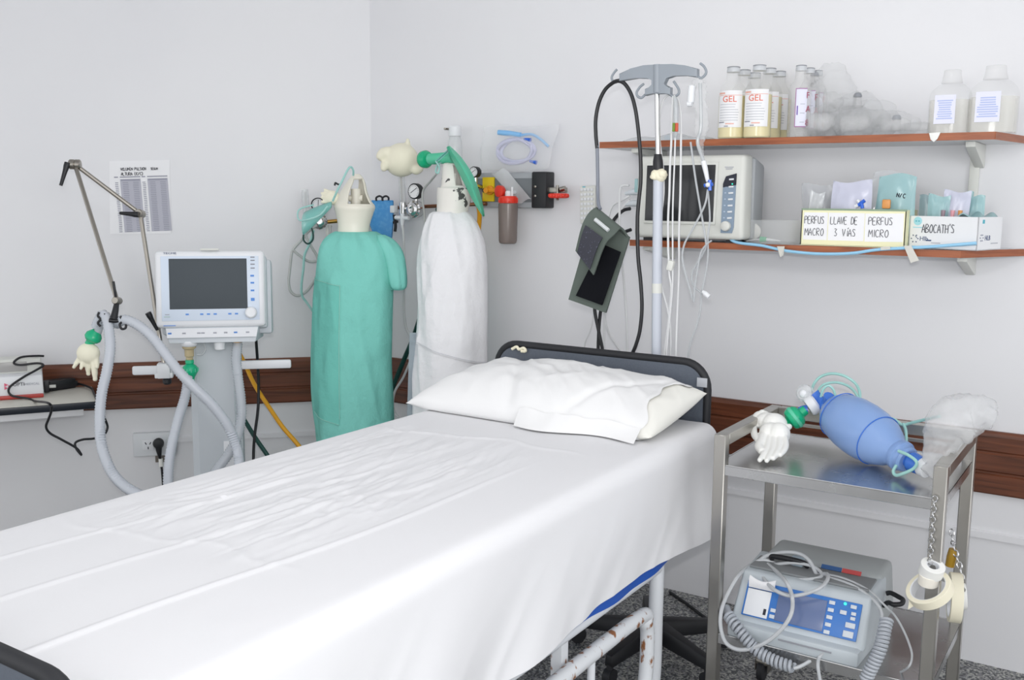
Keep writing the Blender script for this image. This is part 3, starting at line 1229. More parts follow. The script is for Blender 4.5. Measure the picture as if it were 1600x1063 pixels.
# port block under the head
mb = MB(MV)
b0 = hl.z - hh
pw = 68 * k
mb.hexa([(hl.x - pw + .012, hl.y - .055, b0 - .056), (hl.x + pw - .006, hl.y - .055, b0 - .056), (hl.x + pw + .02, hl.y + .10, b0 - .056), (hl.x - pw - .01, hl.y + .10, b0 - .056),
         (hl.x - pw - .004, hl.y - .030, b0 + .004), (hl.x + pw + .008, hl.y - .030, b0 + .004), (hl.x + pw + .02, hl.y + .10, b0 + .02), (hl.x - pw - .01, hl.y + .10, b0 + .02)], bev=.004)
pb_ = obj('port_block', mb, ABSG, vent)
mb = MB(MV)
mb.hexa([(hl.x - pw + .006, hl.y - .0565, b0 - .034), (hl.x + pw - .002, hl.y - .0565, b0 - .034), (hl.x + pw - .002, hl.y - .05, b0 - .034), (hl.x - pw + .006, hl.y - .05, b0 - .034),
         (hl.x - pw, hl.y - .0345, b0), (hl.x + pw + .004, hl.y - .0345, b0), (hl.x + pw + .004, hl.y - .03, b0), (hl.x - pw, hl.y - .03, b0)])
pp = obj('port_legend', mb, ABSW, pb_)
mb = MB(MV)
for i, x in enumerate((268, 289, 311, 317, 335, 351, 366, 384)):
    mb.mi = 0 if i in (0, 6) else 1
    mb.box((hl.x + hx(x), hl.y - .0475, b0 - .018), (.013, .003, .007), rot=Matrix.Rotation(R(32), 4, 'X'))
obj('legend_print', mb, [INKB, INKL], pp, smooth=False)


def port(px):
    return Vector((hl.x + hx(px), hl.y - .02, b0 - .050))


mb = MB(MV)
c = port(294.5)
mb.lathe([(.034, 0), (.036, -.004), (.034, -.016), (.028, -.022)], c)
valve = obj('exhalation_valve', mb, ABSW, vent)
mb = MB(MV)
mb.lathe([(.027, -.020), (.026, -.030), (.018, -.036), (.018, -.062), (.014, -.066), (.014, -.082)], c)
obj('valve_cup', mb, TANP, valve, label='tan clear valve cup')
mb = MB(MV)
c = port(340.5)
mb.lathe([(.022, 0), (.0225, -.012), (.021, -.036), (.017, -.040)], c)
obj('round_cover', mb, ABSW, vent)
mb = MB(MV)
c = port(368)
mb.lathe([(.016, 0), (.020, -.004), (.020, -.010), (.013, -.014), (.013, -.024)], c)
obj('brass_port', mb, BRASS, vent)
mb = MB(MV)
c = port(318)
mb.tube([c + Vector((-.002, 0, .0)), c + Vector((-.0, -.005, -.02)), c + Vector((.004, -.01, -.035)), c + Vector((-.010, -.012, -.055)), c + Vector((-.03, -.012, -.056))], .0035, 8)
obj('pilot_line', mb, LINEC, vent)
# column
mb = MB(MV)
zt = b0 - .05
wc = .100
sec = [(-wc, -.035), (-wc * .72, -.062), (wc * .72, -.062), (wc, -.035), (wc, .06), (-wc, .06)]
a = [mb.v((x + .006, y, .10)) for x, y in sec]
b = [mb.v((x * .98 + .006, y, zt)) for x, y in sec]
mb.skin([a, b])
colm = obj('column', mb, ABSG, vent)
mb = MB(MV)
mb.box((.055, -.064, .55), (.05, .004, .12), bev=.002)
obj('column_hatch', mb, ABSW, colm)
mb = MB(MV)
mb.box((.055, -.0668, .585), (.014, .002, .003))
mb.box((.055, -.0668, .592), (.014, .002, .003))
obj('hatch_print', mb, INKG, colm)
mb = MB(MV)
for a_ in (0, 90):
    mb.box((0, 0, .085), (.52, .07, .05), rot=Matrix.Rotation(R(a_ + 45), 4, 'Z'), bev=.012)
base = obj('base', mb, ABSG, vent)
for a_ in (45, 135, 225, 315):
    mb = MB(MV)
    x, y = .235 * math.cos(R(a_)), .235 * math.sin(R(a_))
    mb.cyl((x - .015, y, .037), (x + .015, y, .037), .037)
    obj('caster_wheel', mb, RUBBER, base)
# side rails
rz = (MV.inverted() @ P(420, 574, 3.98)).z
for nm, x0, x1, zz in (('rail_arm', .1, .305, rz), ('rail_arm', -.315, -.1, rz - .012)):
    mb = MB(MV)
    mb.box(((x0 + x1) / 2, -.02, zz), (x1 - x0, .018, .036), bev=.007)
    obj(nm, mb, ABSW, vent)

# the jointed hose support arm clamped on the left rail
arm = thing('hose_support_arm', 'jointed steel hose support arm with black levers reaching above the ventilator', 'support arm', P(258, 580, 3.97))
A0, A1, A2, A3 = P(257, 575, 3.965), P(219, 334, 3.98), P(117, 257, 3.90), P(183, 470, 3.72)
for a, b, nm in ((A0, A1, 'rod'), (A1, A2, 'rod'), (A2, A3, 'rod')):
    mb = MB()
    mb.tube([a, b], .0085 if nm else .008, 12, smooth=False)
    obj('rod', mb, NICKEL, arm)
for c, d, r in ((A1, CF * .03, .017), (A2, CR * .03 + CF * .004, .020), (A3, CF * .03, .014)):
    mb = MB()
    mb.lathe([(r * .8, -.022), (r, -.018), (r, -.003), (r * .86, 0), (r, .003), (r, .018), (r * .8, .022)], c, d)
    obj('joint', mb, NICKEL, arm)
for a, b in ((P(210, 335, 3.95), P(187, 333, 3.94)), (P(104, 260, 3.88), P(95, 290, 3.87)), (P(234, 494, 3.90), P(246, 516, 3.92))):
    mb = MB()
    a2 = a + (a - b).normalized() * .015
    mb.tube([a2, a, a.lerp(b, .3), b], .008, 10, 5, radii=[.012, .012, .009, .0065])
    obj('lever', mb, BLACK, arm)
mb = MB()
mb.tube([P(177, 440, 3.70), P(179, 452, 3.70), P(181, 466, 3.71)], .005, 8, 5)
obj('lever', mb, BLACK, arm)
mb = MB()
mb.tube([A3, P(180, 487, 3.70), P(177, 500, 3.69)], .010, 10, 5, radii=[.009, .012, .014])
mb.tube([P(170, 501, 3.68), P(180, 502, 3.69), P(190, 501, 3.70)], .007, 8, 5)
yk = obj('hose_fork', mb, BLACK, arm)
for pts in ([(155, 488), (153, 494), (157, 499), (153, 505), (157, 510)], [(188, 495), (191, 502), (187, 507), (190, 514), (196, 513), (197, 507)], [(188, 495), (193, 498)], [(170, 501), (164, 496), (163, 490)]):
    mb = MB()
    mb.tube([P(x, y, 3.69) for x, y in pts], .0045, 8, 5)
    obj('hose_clip', mb, BLACK, yk)
mb = MB(MV)
ll = MV.inverted() @ A0
mb.box((ll.x + .0, -.03, rz - .012), (.05, .05, .06), bev=.004)
mb.box((ll.x + .0, -.03, rz - .03), (.07, .045, .022), bev=.004)
cl = obj('rail_clamp', mb, ABSW, arm)
mb = MB(MV)
mb.lathe([(.012, 0), (.017, -.006), (.017, -.02), (.012, -.026)], (ll.x + .01, -.035, rz - .042))
obj('clamp_knob', mb, BLACK, cl)

# corrugated breathing hoses
def hose(label, pts, r=.0185, n=14, m=HOSE):
    mb = MB()
    mb.tube(pts, r, n, rib=(.0105, .0015))
    return obj('breathing_hose', mb, m, None, ang=60, label=label, cat='hose', group='breathing hoses of the ventilator')


hose('frosted corrugated hose hanging in a long bow left of the ventilator',
     [P(150, 512, 3.73), P(155, 500, 3.72), P(160, 492, 3.71), P(166, 497, 3.70), P(170, 515, 3.69), P(172, 545, 3.68), P(167, 580, 3.67), P(159, 615, 3.66), P(156, 650, 3.65), P(157, 685, 3.64),
      P(164, 715, 3.62), P(178, 743, 3.60), P(200, 764, 3.56), P(228, 778, 3.52), P(262, 792, 3.5), P(300, 815, 3.52), P(330, 870, 3.56), P(340, 930, 3.58), P(325, 985, 3.58)])
hose('frosted corrugated hose crossing diagonally in front of the ventilator column',
     [P(181, 507, 3.73), P(188, 502, 3.71), P(197, 500, 3.70), P(215, 508, 3.70), P(236, 525, 3.70), P(256, 550, 3.70), P(279, 580, 3.70), P(304, 606, 3.71), P(331, 632, 3.73), P(354, 662, 3.75),
      P(366, 688, 3.76), P(373, 715, 3.74), P(374, 750, 3.70), P(370, 800, 3.68), P(368, 870, 3.66), P(372, 940, 3.64), P(392, 978, 3.62)])
hose('frosted corrugated hose hanging from the green filter past the outlet',
     [P(293, 588, 3.88), P(292, 605, 3.87), P(288, 625, 3.85), P(280, 650, 3.82), P(272, 680, 3.80), P(266, 710, 3.78), P(263, 740, 3.76), P(263, 775, 3.74), P(266, 820, 3.72), P(270, 890, 3.70), P(280, 950, 3.68), P(300, 972, 3.66)])
hose('clear hose hanging from the right-hand ventilator port',
     [MV @ (port(368) + Vector((0, 0, -.014))), P(369, 560, 3.90), P(372, 590, 3.89), P(376, 620, 3.88), P(377, 650, 3.87), P(371, 682, 3.85), P(358, 708, 3.83), P(342, 730, 3.81), P(325, 756, 3.80), P(308, 810, 3.79), P(305, 880, 3.78), P(312, 950, 3.76)], m=HOSEC)

gf = thing('breathing_filter', 'green breathing filter under the ventilator\'s left port', 'filter', P(293, 585, 3.9))
vb = MV @ (port(294.5) + Vector((0, 0, -.075)))
kf = 3.9 / F_PX


def gz(py):
    return vb.z - (py - 556) * kf


mb = MB()
o = Vector((vb.x, vb.y, 0))
mb.lathe([(.012, gz(556)), (.016, gz(557)), (.017, gz(562)), (.014, gz(563)), (.026, gz(567)), (.0305, gz(570)), (.031, gz(575)), (.026, gz(579)), (.019, gz(584)), (.016, gz(587)), (.016, gz(592))], o)
obj('filter_body', mb, GREEN, gf)
mb = MB()
for a in range(0, 360, 30):
    x, y = math.cos(R(a)) * .031, math.sin(R(a)) * .031
    mb.box((o.x + x, o.y + y, (gz(570) + gz(575)) / 2), (.004, .004, .014))
obj('rim', mb, GREENR, gf)

# hoses and cable behind the ventilator
mb = MB()
mb.tube([P(372, 548, 4.35), P(384, 572, 4.33), P(398, 602, 4.30), P(420, 636, 4.27), P(442, 668, 4.24), P(466, 696, 4.22), P(480, 720, 4.2), P(496, 780, 4.17), P(508, 850, 4.14), P(520, 898, 4.12), P(545, 914, 4.10)], .0095, 12)
obj('yellow_gas_hose', mb, YELH, label='yellow gas hose slanting down right of the ventilator column', cat='hose')
mb = MB()
mb.tube([P(372, 640, 4.28), P(384, 660, 4.26), P(400, 686, 4.24), P(418, 712, 4.22), P(437, 742, 4.2), P(455, 800, 4.18), P(466, 870, 4.15), P(480, 905, 4.13), P(505, 912, 4.12)], .0095, 12)
obj('green_gas_hose', mb, GRNH, label='dark green gas hose slanting down behind the ventilator column', cat='hose')
mb = MB()
mb.tube([P(400, 530, 4.1), P(402, 560, 4.15), P(404, 600, 4.18), P(403, 640, 4.18), P(398, 680, 4.18), P(396, 715, 4.18), P(398, 760, 4.17), P(404, 840, 4.16), P(410, 898, 4.15), P(425, 909, 4.14)], .006, 10)
obj('mains_cable', mb, BLACK, label='black mains cable hanging behind the right end of the ventilator', cat='cable')


# ---------------------------------------------------------------- glove balloons
def glove_mb(c, ax, up, size, fingers, palm=(.9, .55, .8), thumb=None, vox=.0035):
    """palm lump with five finger tubes; ax = towards the fingers, up = across the palm"""
    ax, up = Vector(ax).normalized(), Vector(up)
    up = (up - ax * up.dot(ax)).normalized()
    sd = ax.cross(up)
    M = Matrix(((up.x, sd.x, ax.x, 0), (up.y, sd.y, ax.y, 0), (up.z, sd.z, ax.z, 0), (0, 0, 0, 1)))
    mb = MB()
    s = size
    mb.ball(c, (palm[0] * s, palm[1] * s, palm[2] * s), 24, 16, M)
    for (u, L, tilt, lift, r) in fingers:
        b = c + up * u * s * .72 + ax * palm[2] * s * .45
        d = (ax + up * tilt + sd * lift).normalized()
        m = b + d * L * s * .55
        e = b + d * L * s + sd * lift * s * .15
        mb.tube([b, m, e], r * s, 12, 6, radii=[r * s * 1.12, r * s, r * s * .98, r * s * .62])
        mb.ball(e, r * s * .80, 12, 8)
    return fuse(mb, vox, 5)


def glove(name, label, c, ax, up, size, fingers, m, cuff=None, cmat=None, palm=(.9, .55, .8), cuffname='connector', extra=None, group=None):
    t = thing(name, label, 'glove', c, 0, group)
    obj('glove_skin', glove_mb(c, ax, up, size, fingers, palm), m, t, ang=80)
    return t


gl = glove('exam_glove', 'cream exam glove tied to a green connector at the far left hose', P(138, 552, 3.72), -CU - CR * .02, CR, .046,
           [(-.95, .9, -.55, .1, .2), (-.50, .9, -.12, .25, .19), (-.08, 1.35, -.02, -.2, .24), (.60, 1.75, .10, 0, .26), (.95, .8, .25, .3, .2)], LATEX, palm=(.95, .6, .85))
mb = MB()
c = P(145, 528, 3.72)
mb.lathe([(.016, -.03), (.024, -.02), (.030, -.012), (.031, .002), (.024, .012), (.017, .016), (.016, .03)], c, -CU * .8 - CR * .5 + CF * .1)
obj('connector', mb, GREEN, gl, label='green plastic connector')
mb = MB()
mb.tube([c + CU * .0, P(152, 520, 3.72), P(156, 508, 3.73)], .015, 12, 5)
obj('hose_end', mb, HOSEC, gl)

# ================================================================== gas cylinders in the corner
CRH = Vector((CR.x, CR.y, 0)).normalized()
CFH = Vector((CF.x, CF.y, 0)).normalized()


def px_loft(mb, rows, d, ry=.85, n=72, sub=6, wob=None):
    """rings fitted to silhouette rows (y, xl, xr) of a thing d metres away; vertical axis"""
    k = d / F_PX
    pts = catmull([(r[0], r[1], r[2]) for r in rows], sub)
    rings = []
    for q in pts:
        c = P((q.y + q.z) / 2, q.x, d)
        a = (q.z - q.y) / 2 * k
        ring = []
        for i in range(n):
            t = 2 * math.pi * i / n
            o = wob(t, c.z) if wob else 0
            ring.append(mb.v(c + CRH * math.cos(t) * (a + o) + CFH * math.sin(t) * (a * ry + o)))
        rings.append(ring)
    mb.skin(rings)
    return rings


def cap_guard(name, rows, d, m, parent, wins, th=.006):
    k = d / F_PX
    pts = catmull([(y, x, r) for y, x, r in rows], 6)
    mb = MB()
    n = 64

    def fn(u, v):
        q = pts[min(int(round(v * (len(pts) - 1))), len(pts) - 1)]
        c = P(q.y, q.x, d)
        t = u * 2 * math.pi
        return c + CRH * math.cos(t) * q.z * k + CFH * math.sin(t) * q.z * k

    def skip(u, v):
        y = pts[min(int(v * (len(pts) - 1)), len(pts) - 1)].x
        return any(u0 < u < u1 and ya < y < yb for u0, u1, ya, yb in wins)
    mb.grid(fn, n, len(pts) - 1, skip, wrap=True)
    mb.thick(th)
    return obj(name, mb, m, parent)


GD, WD_ = 4.28, 4.15
def loft_surf(rows, d, ry, wob):
    k = d / F_PX
    ys = [r[0] for r in rows]
    l_ = [r[1] for r in rows]
    r_ = [r[2] for r in rows]

    def at(px, py, off):
        xl, xr = float(np.interp(py, ys, l_)), float(np.interp(py, ys, r_))
        c = P((xl + xr) / 2, py, d)
        a = (xr - xl) / 2 * k
        s_ = max(-1, min(1, (px - (xl + xr) / 2) / ((xr - xl) / 2)))
        t = 2 * math.pi - math.acos(s_)
        o = wob(t, c.z) + off
        return c + CRH * math.cos(t) * (a + o) + CFH * math.sin(t) * (a * ry + o)
    return at


cyl1 = thing('oxygen_cylinder', 'gas cylinder with cream tulip valve guard under the green gown', 'gas cylinder', PZ(556, 760, .0) if False else Vector((*P(556, 520, GD).xy, 0)))
c1 = P(556, 520, GD)
mb = MB()
mb.lathe([(.088, 0), (.10, .02), (.10, 1.14), (.08, 1.24), (.055, 1.32), (.05, 1.38)], (c1.x, c1.y, 0))
obj('steel_body', mb, mat('cylinder_steel', '#c8c8c6', .4), cyl1)
# u: 0.75 faces the camera, 1.0 / 0.0 is to the right
cap_guard('valve_guard', [(364, 552, 24), (350, 553, 25), (334, 554, 29), (323, 554, 32), (314, 553, 27), (300, 553, 21), (286, 556, 15), (277, 557, 9.5), (272, 557, 5)], GD, CAPC, cyl1,
          [(.72, .95, 280, 319), (.22, .45, 280, 319)])
mb = MB()
mb.cyl(P(556, 345, GD), P(556, 296, GD), .022)
mb.cyl(P(556, 310, GD) - CRH * .03, P(556, 310, GD) + CRH * .03, .014)
obj('valve', mb, CAPC, cyl1)

cyl2 = thing('oxygen_cylinder', 'gas cylinder with chipped white valve guard wrapped in white cloth', 'gas cylinder', Vector((*P(706, 520, WD_).xy, 0)))
c2 = P(706, 520, WD_)
mb = MB()
mb.lathe([(.085, 0), (.095, .02), (.095, 1.12), (.07, 1.26), (.05, 1.36), (.045, 1.43)], (c2.x, c2.y, 0))
obj('steel_body', mb, MATS['cylinder_steel'], cyl2)
cap_guard('valve_guard', [(336, 706, 24), (322, 708, 25.5), (306, 710, 27.5), (297, 711, 28), (293.5, 710, 26), (292, 708, 19), (276, 706, 15.5), (262, 705, 13.5), (256, 704, 11), (254, 703, 5)], WD_, CAPW, cyl2,
          [(.80, .98, 258, 292), (.30, .48, 258, 292)])
mb = MB()
mb.cyl(P(706, 320, WD_), P(706, 272, WD_), .02)
obj('valve', mb, CAPW, cyl2)


def gwob(s0, amp):
    def w(t, z):
        a = float(fbm(t * 1.6 + s0, z * 2.2 + s0, 3)) * amp * 2
        a += amp * .9 * (.5 - abs(float(vn((t * 2.2 + z * 3.4) + s0, z * 1.3)) - .5))
        b = float(fbm(s0 + (t - 2 * math.pi) * 1.6, z * 2.2 + s0, 3)) * amp * 2
        q = min(1, t / 5.6)
        return a * (1 if t < 5.2 else max(0, 1 - (t - 5.2) / 1.08)) * min(1, t / .6)
    return w


gown = thing('surgical_gown', 'green surgical gown wrapped around the left gas cylinder with knotted sleeve', 'gown', Vector((c1.x, c1.y, .05)))
mb = MB()
GROWS = [(362, 526, 586), (367, 517, 595), (376, 508, 605), (390, 502, 614), (412, 499, 616), (440, 497, 615), (470, 495, 614), (510, 493, 613), (560, 491, 612), (610, 489, 613), (650, 491, 614), (690, 495, 615), (740, 499, 612), (800, 502, 610)]
GWOB = gwob(2, .024)
px_loft(mb, GROWS, GD, .9, 110, 10, GWOB)
gb = obj('gown_body', mb, GOWN, gown, ang=80)
mb = MB()
px_loft(mb, [(367, 588, 600), (373, 586, 612), (385, 588, 624), (400, 594, 631), (420, 600, 634), (438, 604, 635), (448, 608, 634), (453, 614, 630)], GD - .04, 1.0, 40, 6, gwob(9, .016))
obj('sleeve', mb, GOWN, gown, ang=80)
# patch pocket, following the gown's own round
kG = GD / F_PX


on_gown = loft_surf(GROWS, GD, .9, GWOB)

mb = MB()
mb.grid(lambda u, v: on_gown(497 + (541 - 497) * u + 3 * u * (1 - v) * 0, 434 + 205 * v + 8 * u + (5 * u * v), .003), 40, 60)
mb.thick(.002)
obj('patch_pocket', mb, GOWND, gown, ang=80)
mb = MB()
mb.tube([on_gown(541.5, 441 + i * 8.4, .006) for i in range(25)], .0013, 6)
mb.tube([on_gown(498 + i * 7.2, 434 + 1.4 * i, .006) for i in range(7)], .0013, 6)
mb.tube([on_gown(498 + i * 7.2, 638 + 2.2 * i, .006) for i in range(7)], .0013, 6)
obj('pocket_seam', mb, mat('pale_green_thread', '#9fd4c8', .8), gown)

wrap = thing('cloth_wrap', 'white cloth wrapped around the right gas cylinder in the corner', 'cloth', Vector((c2.x, c2.y, .05)))
mb = MB()
WROWS = [(331, 680, 732), (335, 674, 736), (345, 669, 744), (360, 663, 751), (380, 658, 758), (405, 655, 760), (450, 653, 760), (500, 651, 760), (550, 647, 760), (600, 643, 760), (650, 642, 760), (720, 642, 760), (800, 645, 758)]
WWOB = gwob(5, .019)
px_loft(mb, WROWS, WD_, .9, 110, 10, WWOB)
obj('cloth_body', mb, WRAPC, wrap, ang=80)
kW = WD_ / F_PX


on_wrap = loft_surf(WROWS, WD_, .9, WWOB)

mb = MB()
# overlapping outer turn with its slanting hem


def outer(u, v):
    top = 352 + 10 * u
    bot = 534 + 32 * u
    py = top + (bot - top) * v
    x0 = 700 - 44 * min(1, v * 1.05)          # the free edge slants down to the left
    x = x0 + (759.5 - x0) * u
    return on_wrap(x, py, -.004 + .010 * min(1, v * 4))


mb.grid(outer, 50, 60)
mb.thick(.0022)
obj('outer_turn', mb, WRAPC, wrap, ang=80)
mb = MB()
mb.tube([on_wrap(656 + 3.4 * i, 531.5 + 1.06 * i, .0095) for i in range(31)], .0010, 6, 3)
obj('hem_seam', mb, mat('grey_thread', '#cfd0d6', .8), wrap)
# loose clear plastic strip on its left
mb = MB()
mb.grid(lambda u, v: P(640 + 12 * u - 5 * v, 520 + 160 * v, WD_ - .05 + .03 * u), 4, 20)
mb.thick(.001)
obj('film_strip', mb, mat('grey_blue_film', '#bcc8d0', .3, alpha=.6), wrap)

# ------------------------------------------------ gas pipe and regulators, left wall
mb = MB()
mb.tube([PL(490, 349, .06), PL(520, 346, .06), PL(578.5, 341, .06)], .0095, 12, smooth=False)
gp = obj('gas_pipe', mb, BRASS, label='short brass gas pipe behind the green-gowned cylinder', cat='pipe')
mb = MB()
mb.tube([PY(586, 326, WD - .05), PY(682, 322, WD - .05), PY(760, 318.5, WD - .05)], .0085, 12, smooth=False)
obj('gas_pipe', mb, COPPER, label='copper gas pipe running from the corner to the grey wall panel', cat='pipe')


def regulator(label, gp_, rp_, nrm, kpx, gr, rr):
    t = thing('gas_regulator', label, 'regulator', rp_, 0, 'gas regulators with round gauges')
    n = Vector(nrm)
    mb = MB()
    mb.lathe([(gr, -.022), (gr * 1.05, -.016), (gr * 1.05, .004), (gr * .88, .006)], gp_, n)
    g = obj('gauge', mb, BLACK, t, label='round gauge with black rim')
    mb = MB()
    mb.lathe([(gr * .88, .0055), (gr * .87, .0075)], gp_, n)
    f = obj('gauge_face', mb, PAPER, g)
    mb = MB()
    up = Vector((0, 0, 1))
    sd = up.cross(n).normalized()
    MG = fr(gp_ + n * .0078, sd, up)
    mb.M = MG
    for a in range(-135, 136, 18):
        mb.box((math.sin(R(a)) * gr * .74, math.cos(R(a)) * gr * .74, .0004), (gr * .04, gr * .14, .0006), rot=Matrix.Rotation(-R(a), 4, 'Z'))
    mb.box((0, gr * .1, .0008), (gr * .07, gr * 1.2, .0008), rot=Matrix.Rotation(R(-58 if 'right' in label else -3), 4, 'Z'))
    obj('gauge_marks', mb, INKK, f, smooth=False)
    mb = MB()
    mb.lathe([(rr * .8, -.03), (rr, -.02), (rr, .012), (rr * .82, .016), (rr * .78, .024), (rr * .5, .03), (rr * .3, .03), (rr * .28, .022)], rp_, n)
    mb.tube([rp_ - n * .01, gp_ - n * .01], .008, 10, smooth=False)
    mb.tube([rp_ - n * .03, rp_ - n * .06], .012, 10, smooth=False)
    obj('body', mb, CHROME, t)
    mb = MB()
    for a in range(0, 360, 45):
        q = rp_ + n * .014 + (sd * math.cos(R(a)) + up * math.sin(R(a))) * rr * .9
        mb.ball(q, rr * .14, 8, 6)
    obj('grip_ring', mb, NICKEL, t)
    return t


regulator('chrome gas regulator with black-rimmed gauge on the left wall beside the green gown', PL(497, 320, .10), PL(499, 346, .10), LN, 1, .031, .036)
regulator('chrome gas regulator with gauge between the two cylinders, its needle slanting right', PY(648, 299, WD - .10), PY(648.5, 327, WD - .10), (0, -1, 0), 1, .034, .038)
regulator('small gauge at the left end of the grey panel, right of the white cylinder', PY(741, 269, WD - .09), PY(741, 292, WD - .09), (0, -1, 0), 1, .023, .016)

# flow tube group left
t = thing('flow_meter', 'clear flow tube with dangling lines on the left wall', 'flow meter', PL(478, 350, .12))
mb = MB()
mb.tube([PL(480, 350, .13), PL(478, 322, .13), PL(476, 296, .13)], .016, 14, smooth=False)
obj('flow_tube', mb, CLEARW, t)
mb = MB()
mb.tube([PL(480, 352, .13), PL(478, 322, .13), PL(476.5, 300, .13)], .004, 8, smooth=False)
obj('inner_tube', mb, GREYL, t)
mb = MB()
mb.lathe([(.018, -.02), (.02, 0), (.017, .012)], PL(480, 352, .13))
mb.tube([PL(480, 353, .13), PL(499, 349, .10)], .01, 10, smooth=False)
obj('flow_base', mb, CHROME, t)


def line(label, pts, r, m, cat='tube', group=None, n=8, closed=False, name='tubing'):
    mb = MB()
    mb.tube(pts, r, n, 8, closed)
    return obj(name, mb, m, label=label, cat=cat, group=group)


GRP = 'gas lines by the cylinders'
line('thick grey tube hanging in a long loop left of the green gown',
     [PL(495, 352, .15), PL(482, 362, .16), PL(474, 372, .17), PL(462, 385, .17), PL(456, 395, .17), PL(453, 420, .17), PL(451, 440, .17), PL(454, 455, .17), PL(463, 462, .17), PL(474, 459, .17), PL(486, 447, .17),
      PL(495, 430, .18), PL(498, 412, .18), PL(494, 398, .18), PL(485, 383, .18), PL(478, 368, .17), PL(480, 352, .16)], .0065, GREYL, group=GRP)
line('second grey tube curving right behind the green gown from the left regulator',
     [PL(458, 391, .19), PL(470, 401, .19), PL(484, 409, .19), PL(498, 407, .2), PL(509, 398, .21), PL(513, 380, .2), PL(516, 362, .16), PL(514, 352, .12)], .006, GREYL, group=GRP)
line('pale teal line falling straight down left of the green gown',
     [PL(490, 360, .19), PL(484, 380, .2), PL(476, 398, .2), PL(474, 420, .2), PL(471, 445, .2), PL(472, 462, .2), PL(480, 474, .2), PL(490, 488, .21), PL(502, 506, .19), PL(510, 560, .12), PL(512, 640, .10)], .0055, TEALL, group=GRP)
line('small dark green ring of tube hanging on the left regulator', [PL(476, 360, .2), PL(482, 349, .19), PL(488, 360, .2), PL(489, 374, .21), PL(481, 381, .21), PL(474, 374, .21)], .004, GRNH, group=GRP, closed=True)
line('thin clear tube falling from the corner flow meter between the cylinders',
     [PY(629, 352, WD - .12), PY(631, 380, WD - .12), PY(632, 430, WD - .12), PY(631, 480, WD - .13), PY(634, 510, WD - .13), PY(642, 528, WD - .14), PY(649, 540, WD - .14), PY(642, 562, WD - .14),
      PY(630, 590, WD - .14), PY(617, 612, WD - .14), PY(614, 632, WD - .14), PY(618, 647, WD - .14), PY(630, 664, WD - .14), PY(640, 720, WD - .14), PY(644, 800, WD - .14)], .0058, LINE, group=GRP)
line('dark green hose slanting down between the two wrapped cylinders',
     [PY(684, 326, WD - .06), PY(688, 350, WD - .08), PY(684, 400, WD - .09), PY(670, 455, WD - .10), PY(655, 500, WD - .10), PY(645, 530, WD - .10), PY(633, 558, WD - .10), PY(622, 585, WD - .10), PY(614, 606, WD - .1), PY(608, 640, WD - .1), PY(604, 720, WD - .1), PY(606, 800, WD - .1)], .011, GRNH, 'hose')
line('grey bent tube behind the chipped white valve guard',
     [PY(664, 360, WD - .1), PY(663, 335, WD - .1), PY(660, 310, WD - .1), PY(662, 296, WD - .1), PY(672, 284, WD - .12), PY(682, 272, WD - .2)], .005, GREYL, group=GRP)
line('yellow hose below the green rubber sheet beside the white cylinder',
     [PY(746, 312, WD - .06), PY(749, 330, WD - .08), PY(749, 345, WD - .09), PY(747, 364, WD - .1), PY(744, 380, WD - .1), PY(740, 420, WD - .1)], .0105, YELH, 'hose')

# oxygen mask with elastic on the left cylinder
t = thing('oxygen_mask', 'pale teal oxygen mask hooked over the cream valve guard', 'mask', P(492, 335, 4.25))
mb = MB()
c = P(489, 340, 4.25)
ax = (P(520, 310, 4.22) - P(470, 345, 4.25)).normalized()
mb.grid(lambda u, v: c - ax * .05 + ax * (.15 * v) + (CU * math.cos(u * 2 * math.pi) * .05 + CF * math.sin(u * 2 * math.pi) * .04) * (1 - .72 * v ** 1.3) * (1 + .12 * math.sin(u * 12)), 30, 12, wrap=True)
mb.thick(.002)
obj('mask_cone', mb, TEALC, t, ang=80)
mb = MB()
mb.tube([P(520, 314, 4.2), P(527, 298, 4.17), P(536, 280, 4.17), P(543, 266, 4.19), P(548, 261, 4.2), P(552, 266, 4.21), P(552, 274, 4.23)], .0045, 8)
mb.tube([P(512, 322, 4.2), P(500, 336, 4.2), P(482, 343, 4.2), P(468, 344, 4.22), P(465, 334, 4.24), P(470, 326, 4.25), P(490, 320, 4.25)], .0035, 8)
obj('elastic', mb, TEALL, t)
gl2 = glove('exam_glove', 'crumpled cream exam glove tucked beside the cream valve guard', P(519, 309, 4.27), -CR * .9 + CU * .2, CU, .04,
            [(-.8, .6, -.2, .1, .2), (-.3, .7, 0, .1, .22), (.2, .8, .1, .1, .22), (.7, .6, .3, .1, .2)], LATEX, palm=(.8, .5, .9))
mb = MB()
mb.tube([P(531, 289, 4.2), P(527, 287.5, 4.2), P(524, 286, 4.2), P(523, 290, 4.2)], .004, 8)
obj('wall_hook', mb, BLACK, t, label='small black hook')
mb = MB()
mb.tube([PL(516, 352, .10), PL(513, 358, .11), PL(512, 366, .12), PL(516, 372, .13)], .010, 8)
obj('tube_clip', mb, ABSC, t)

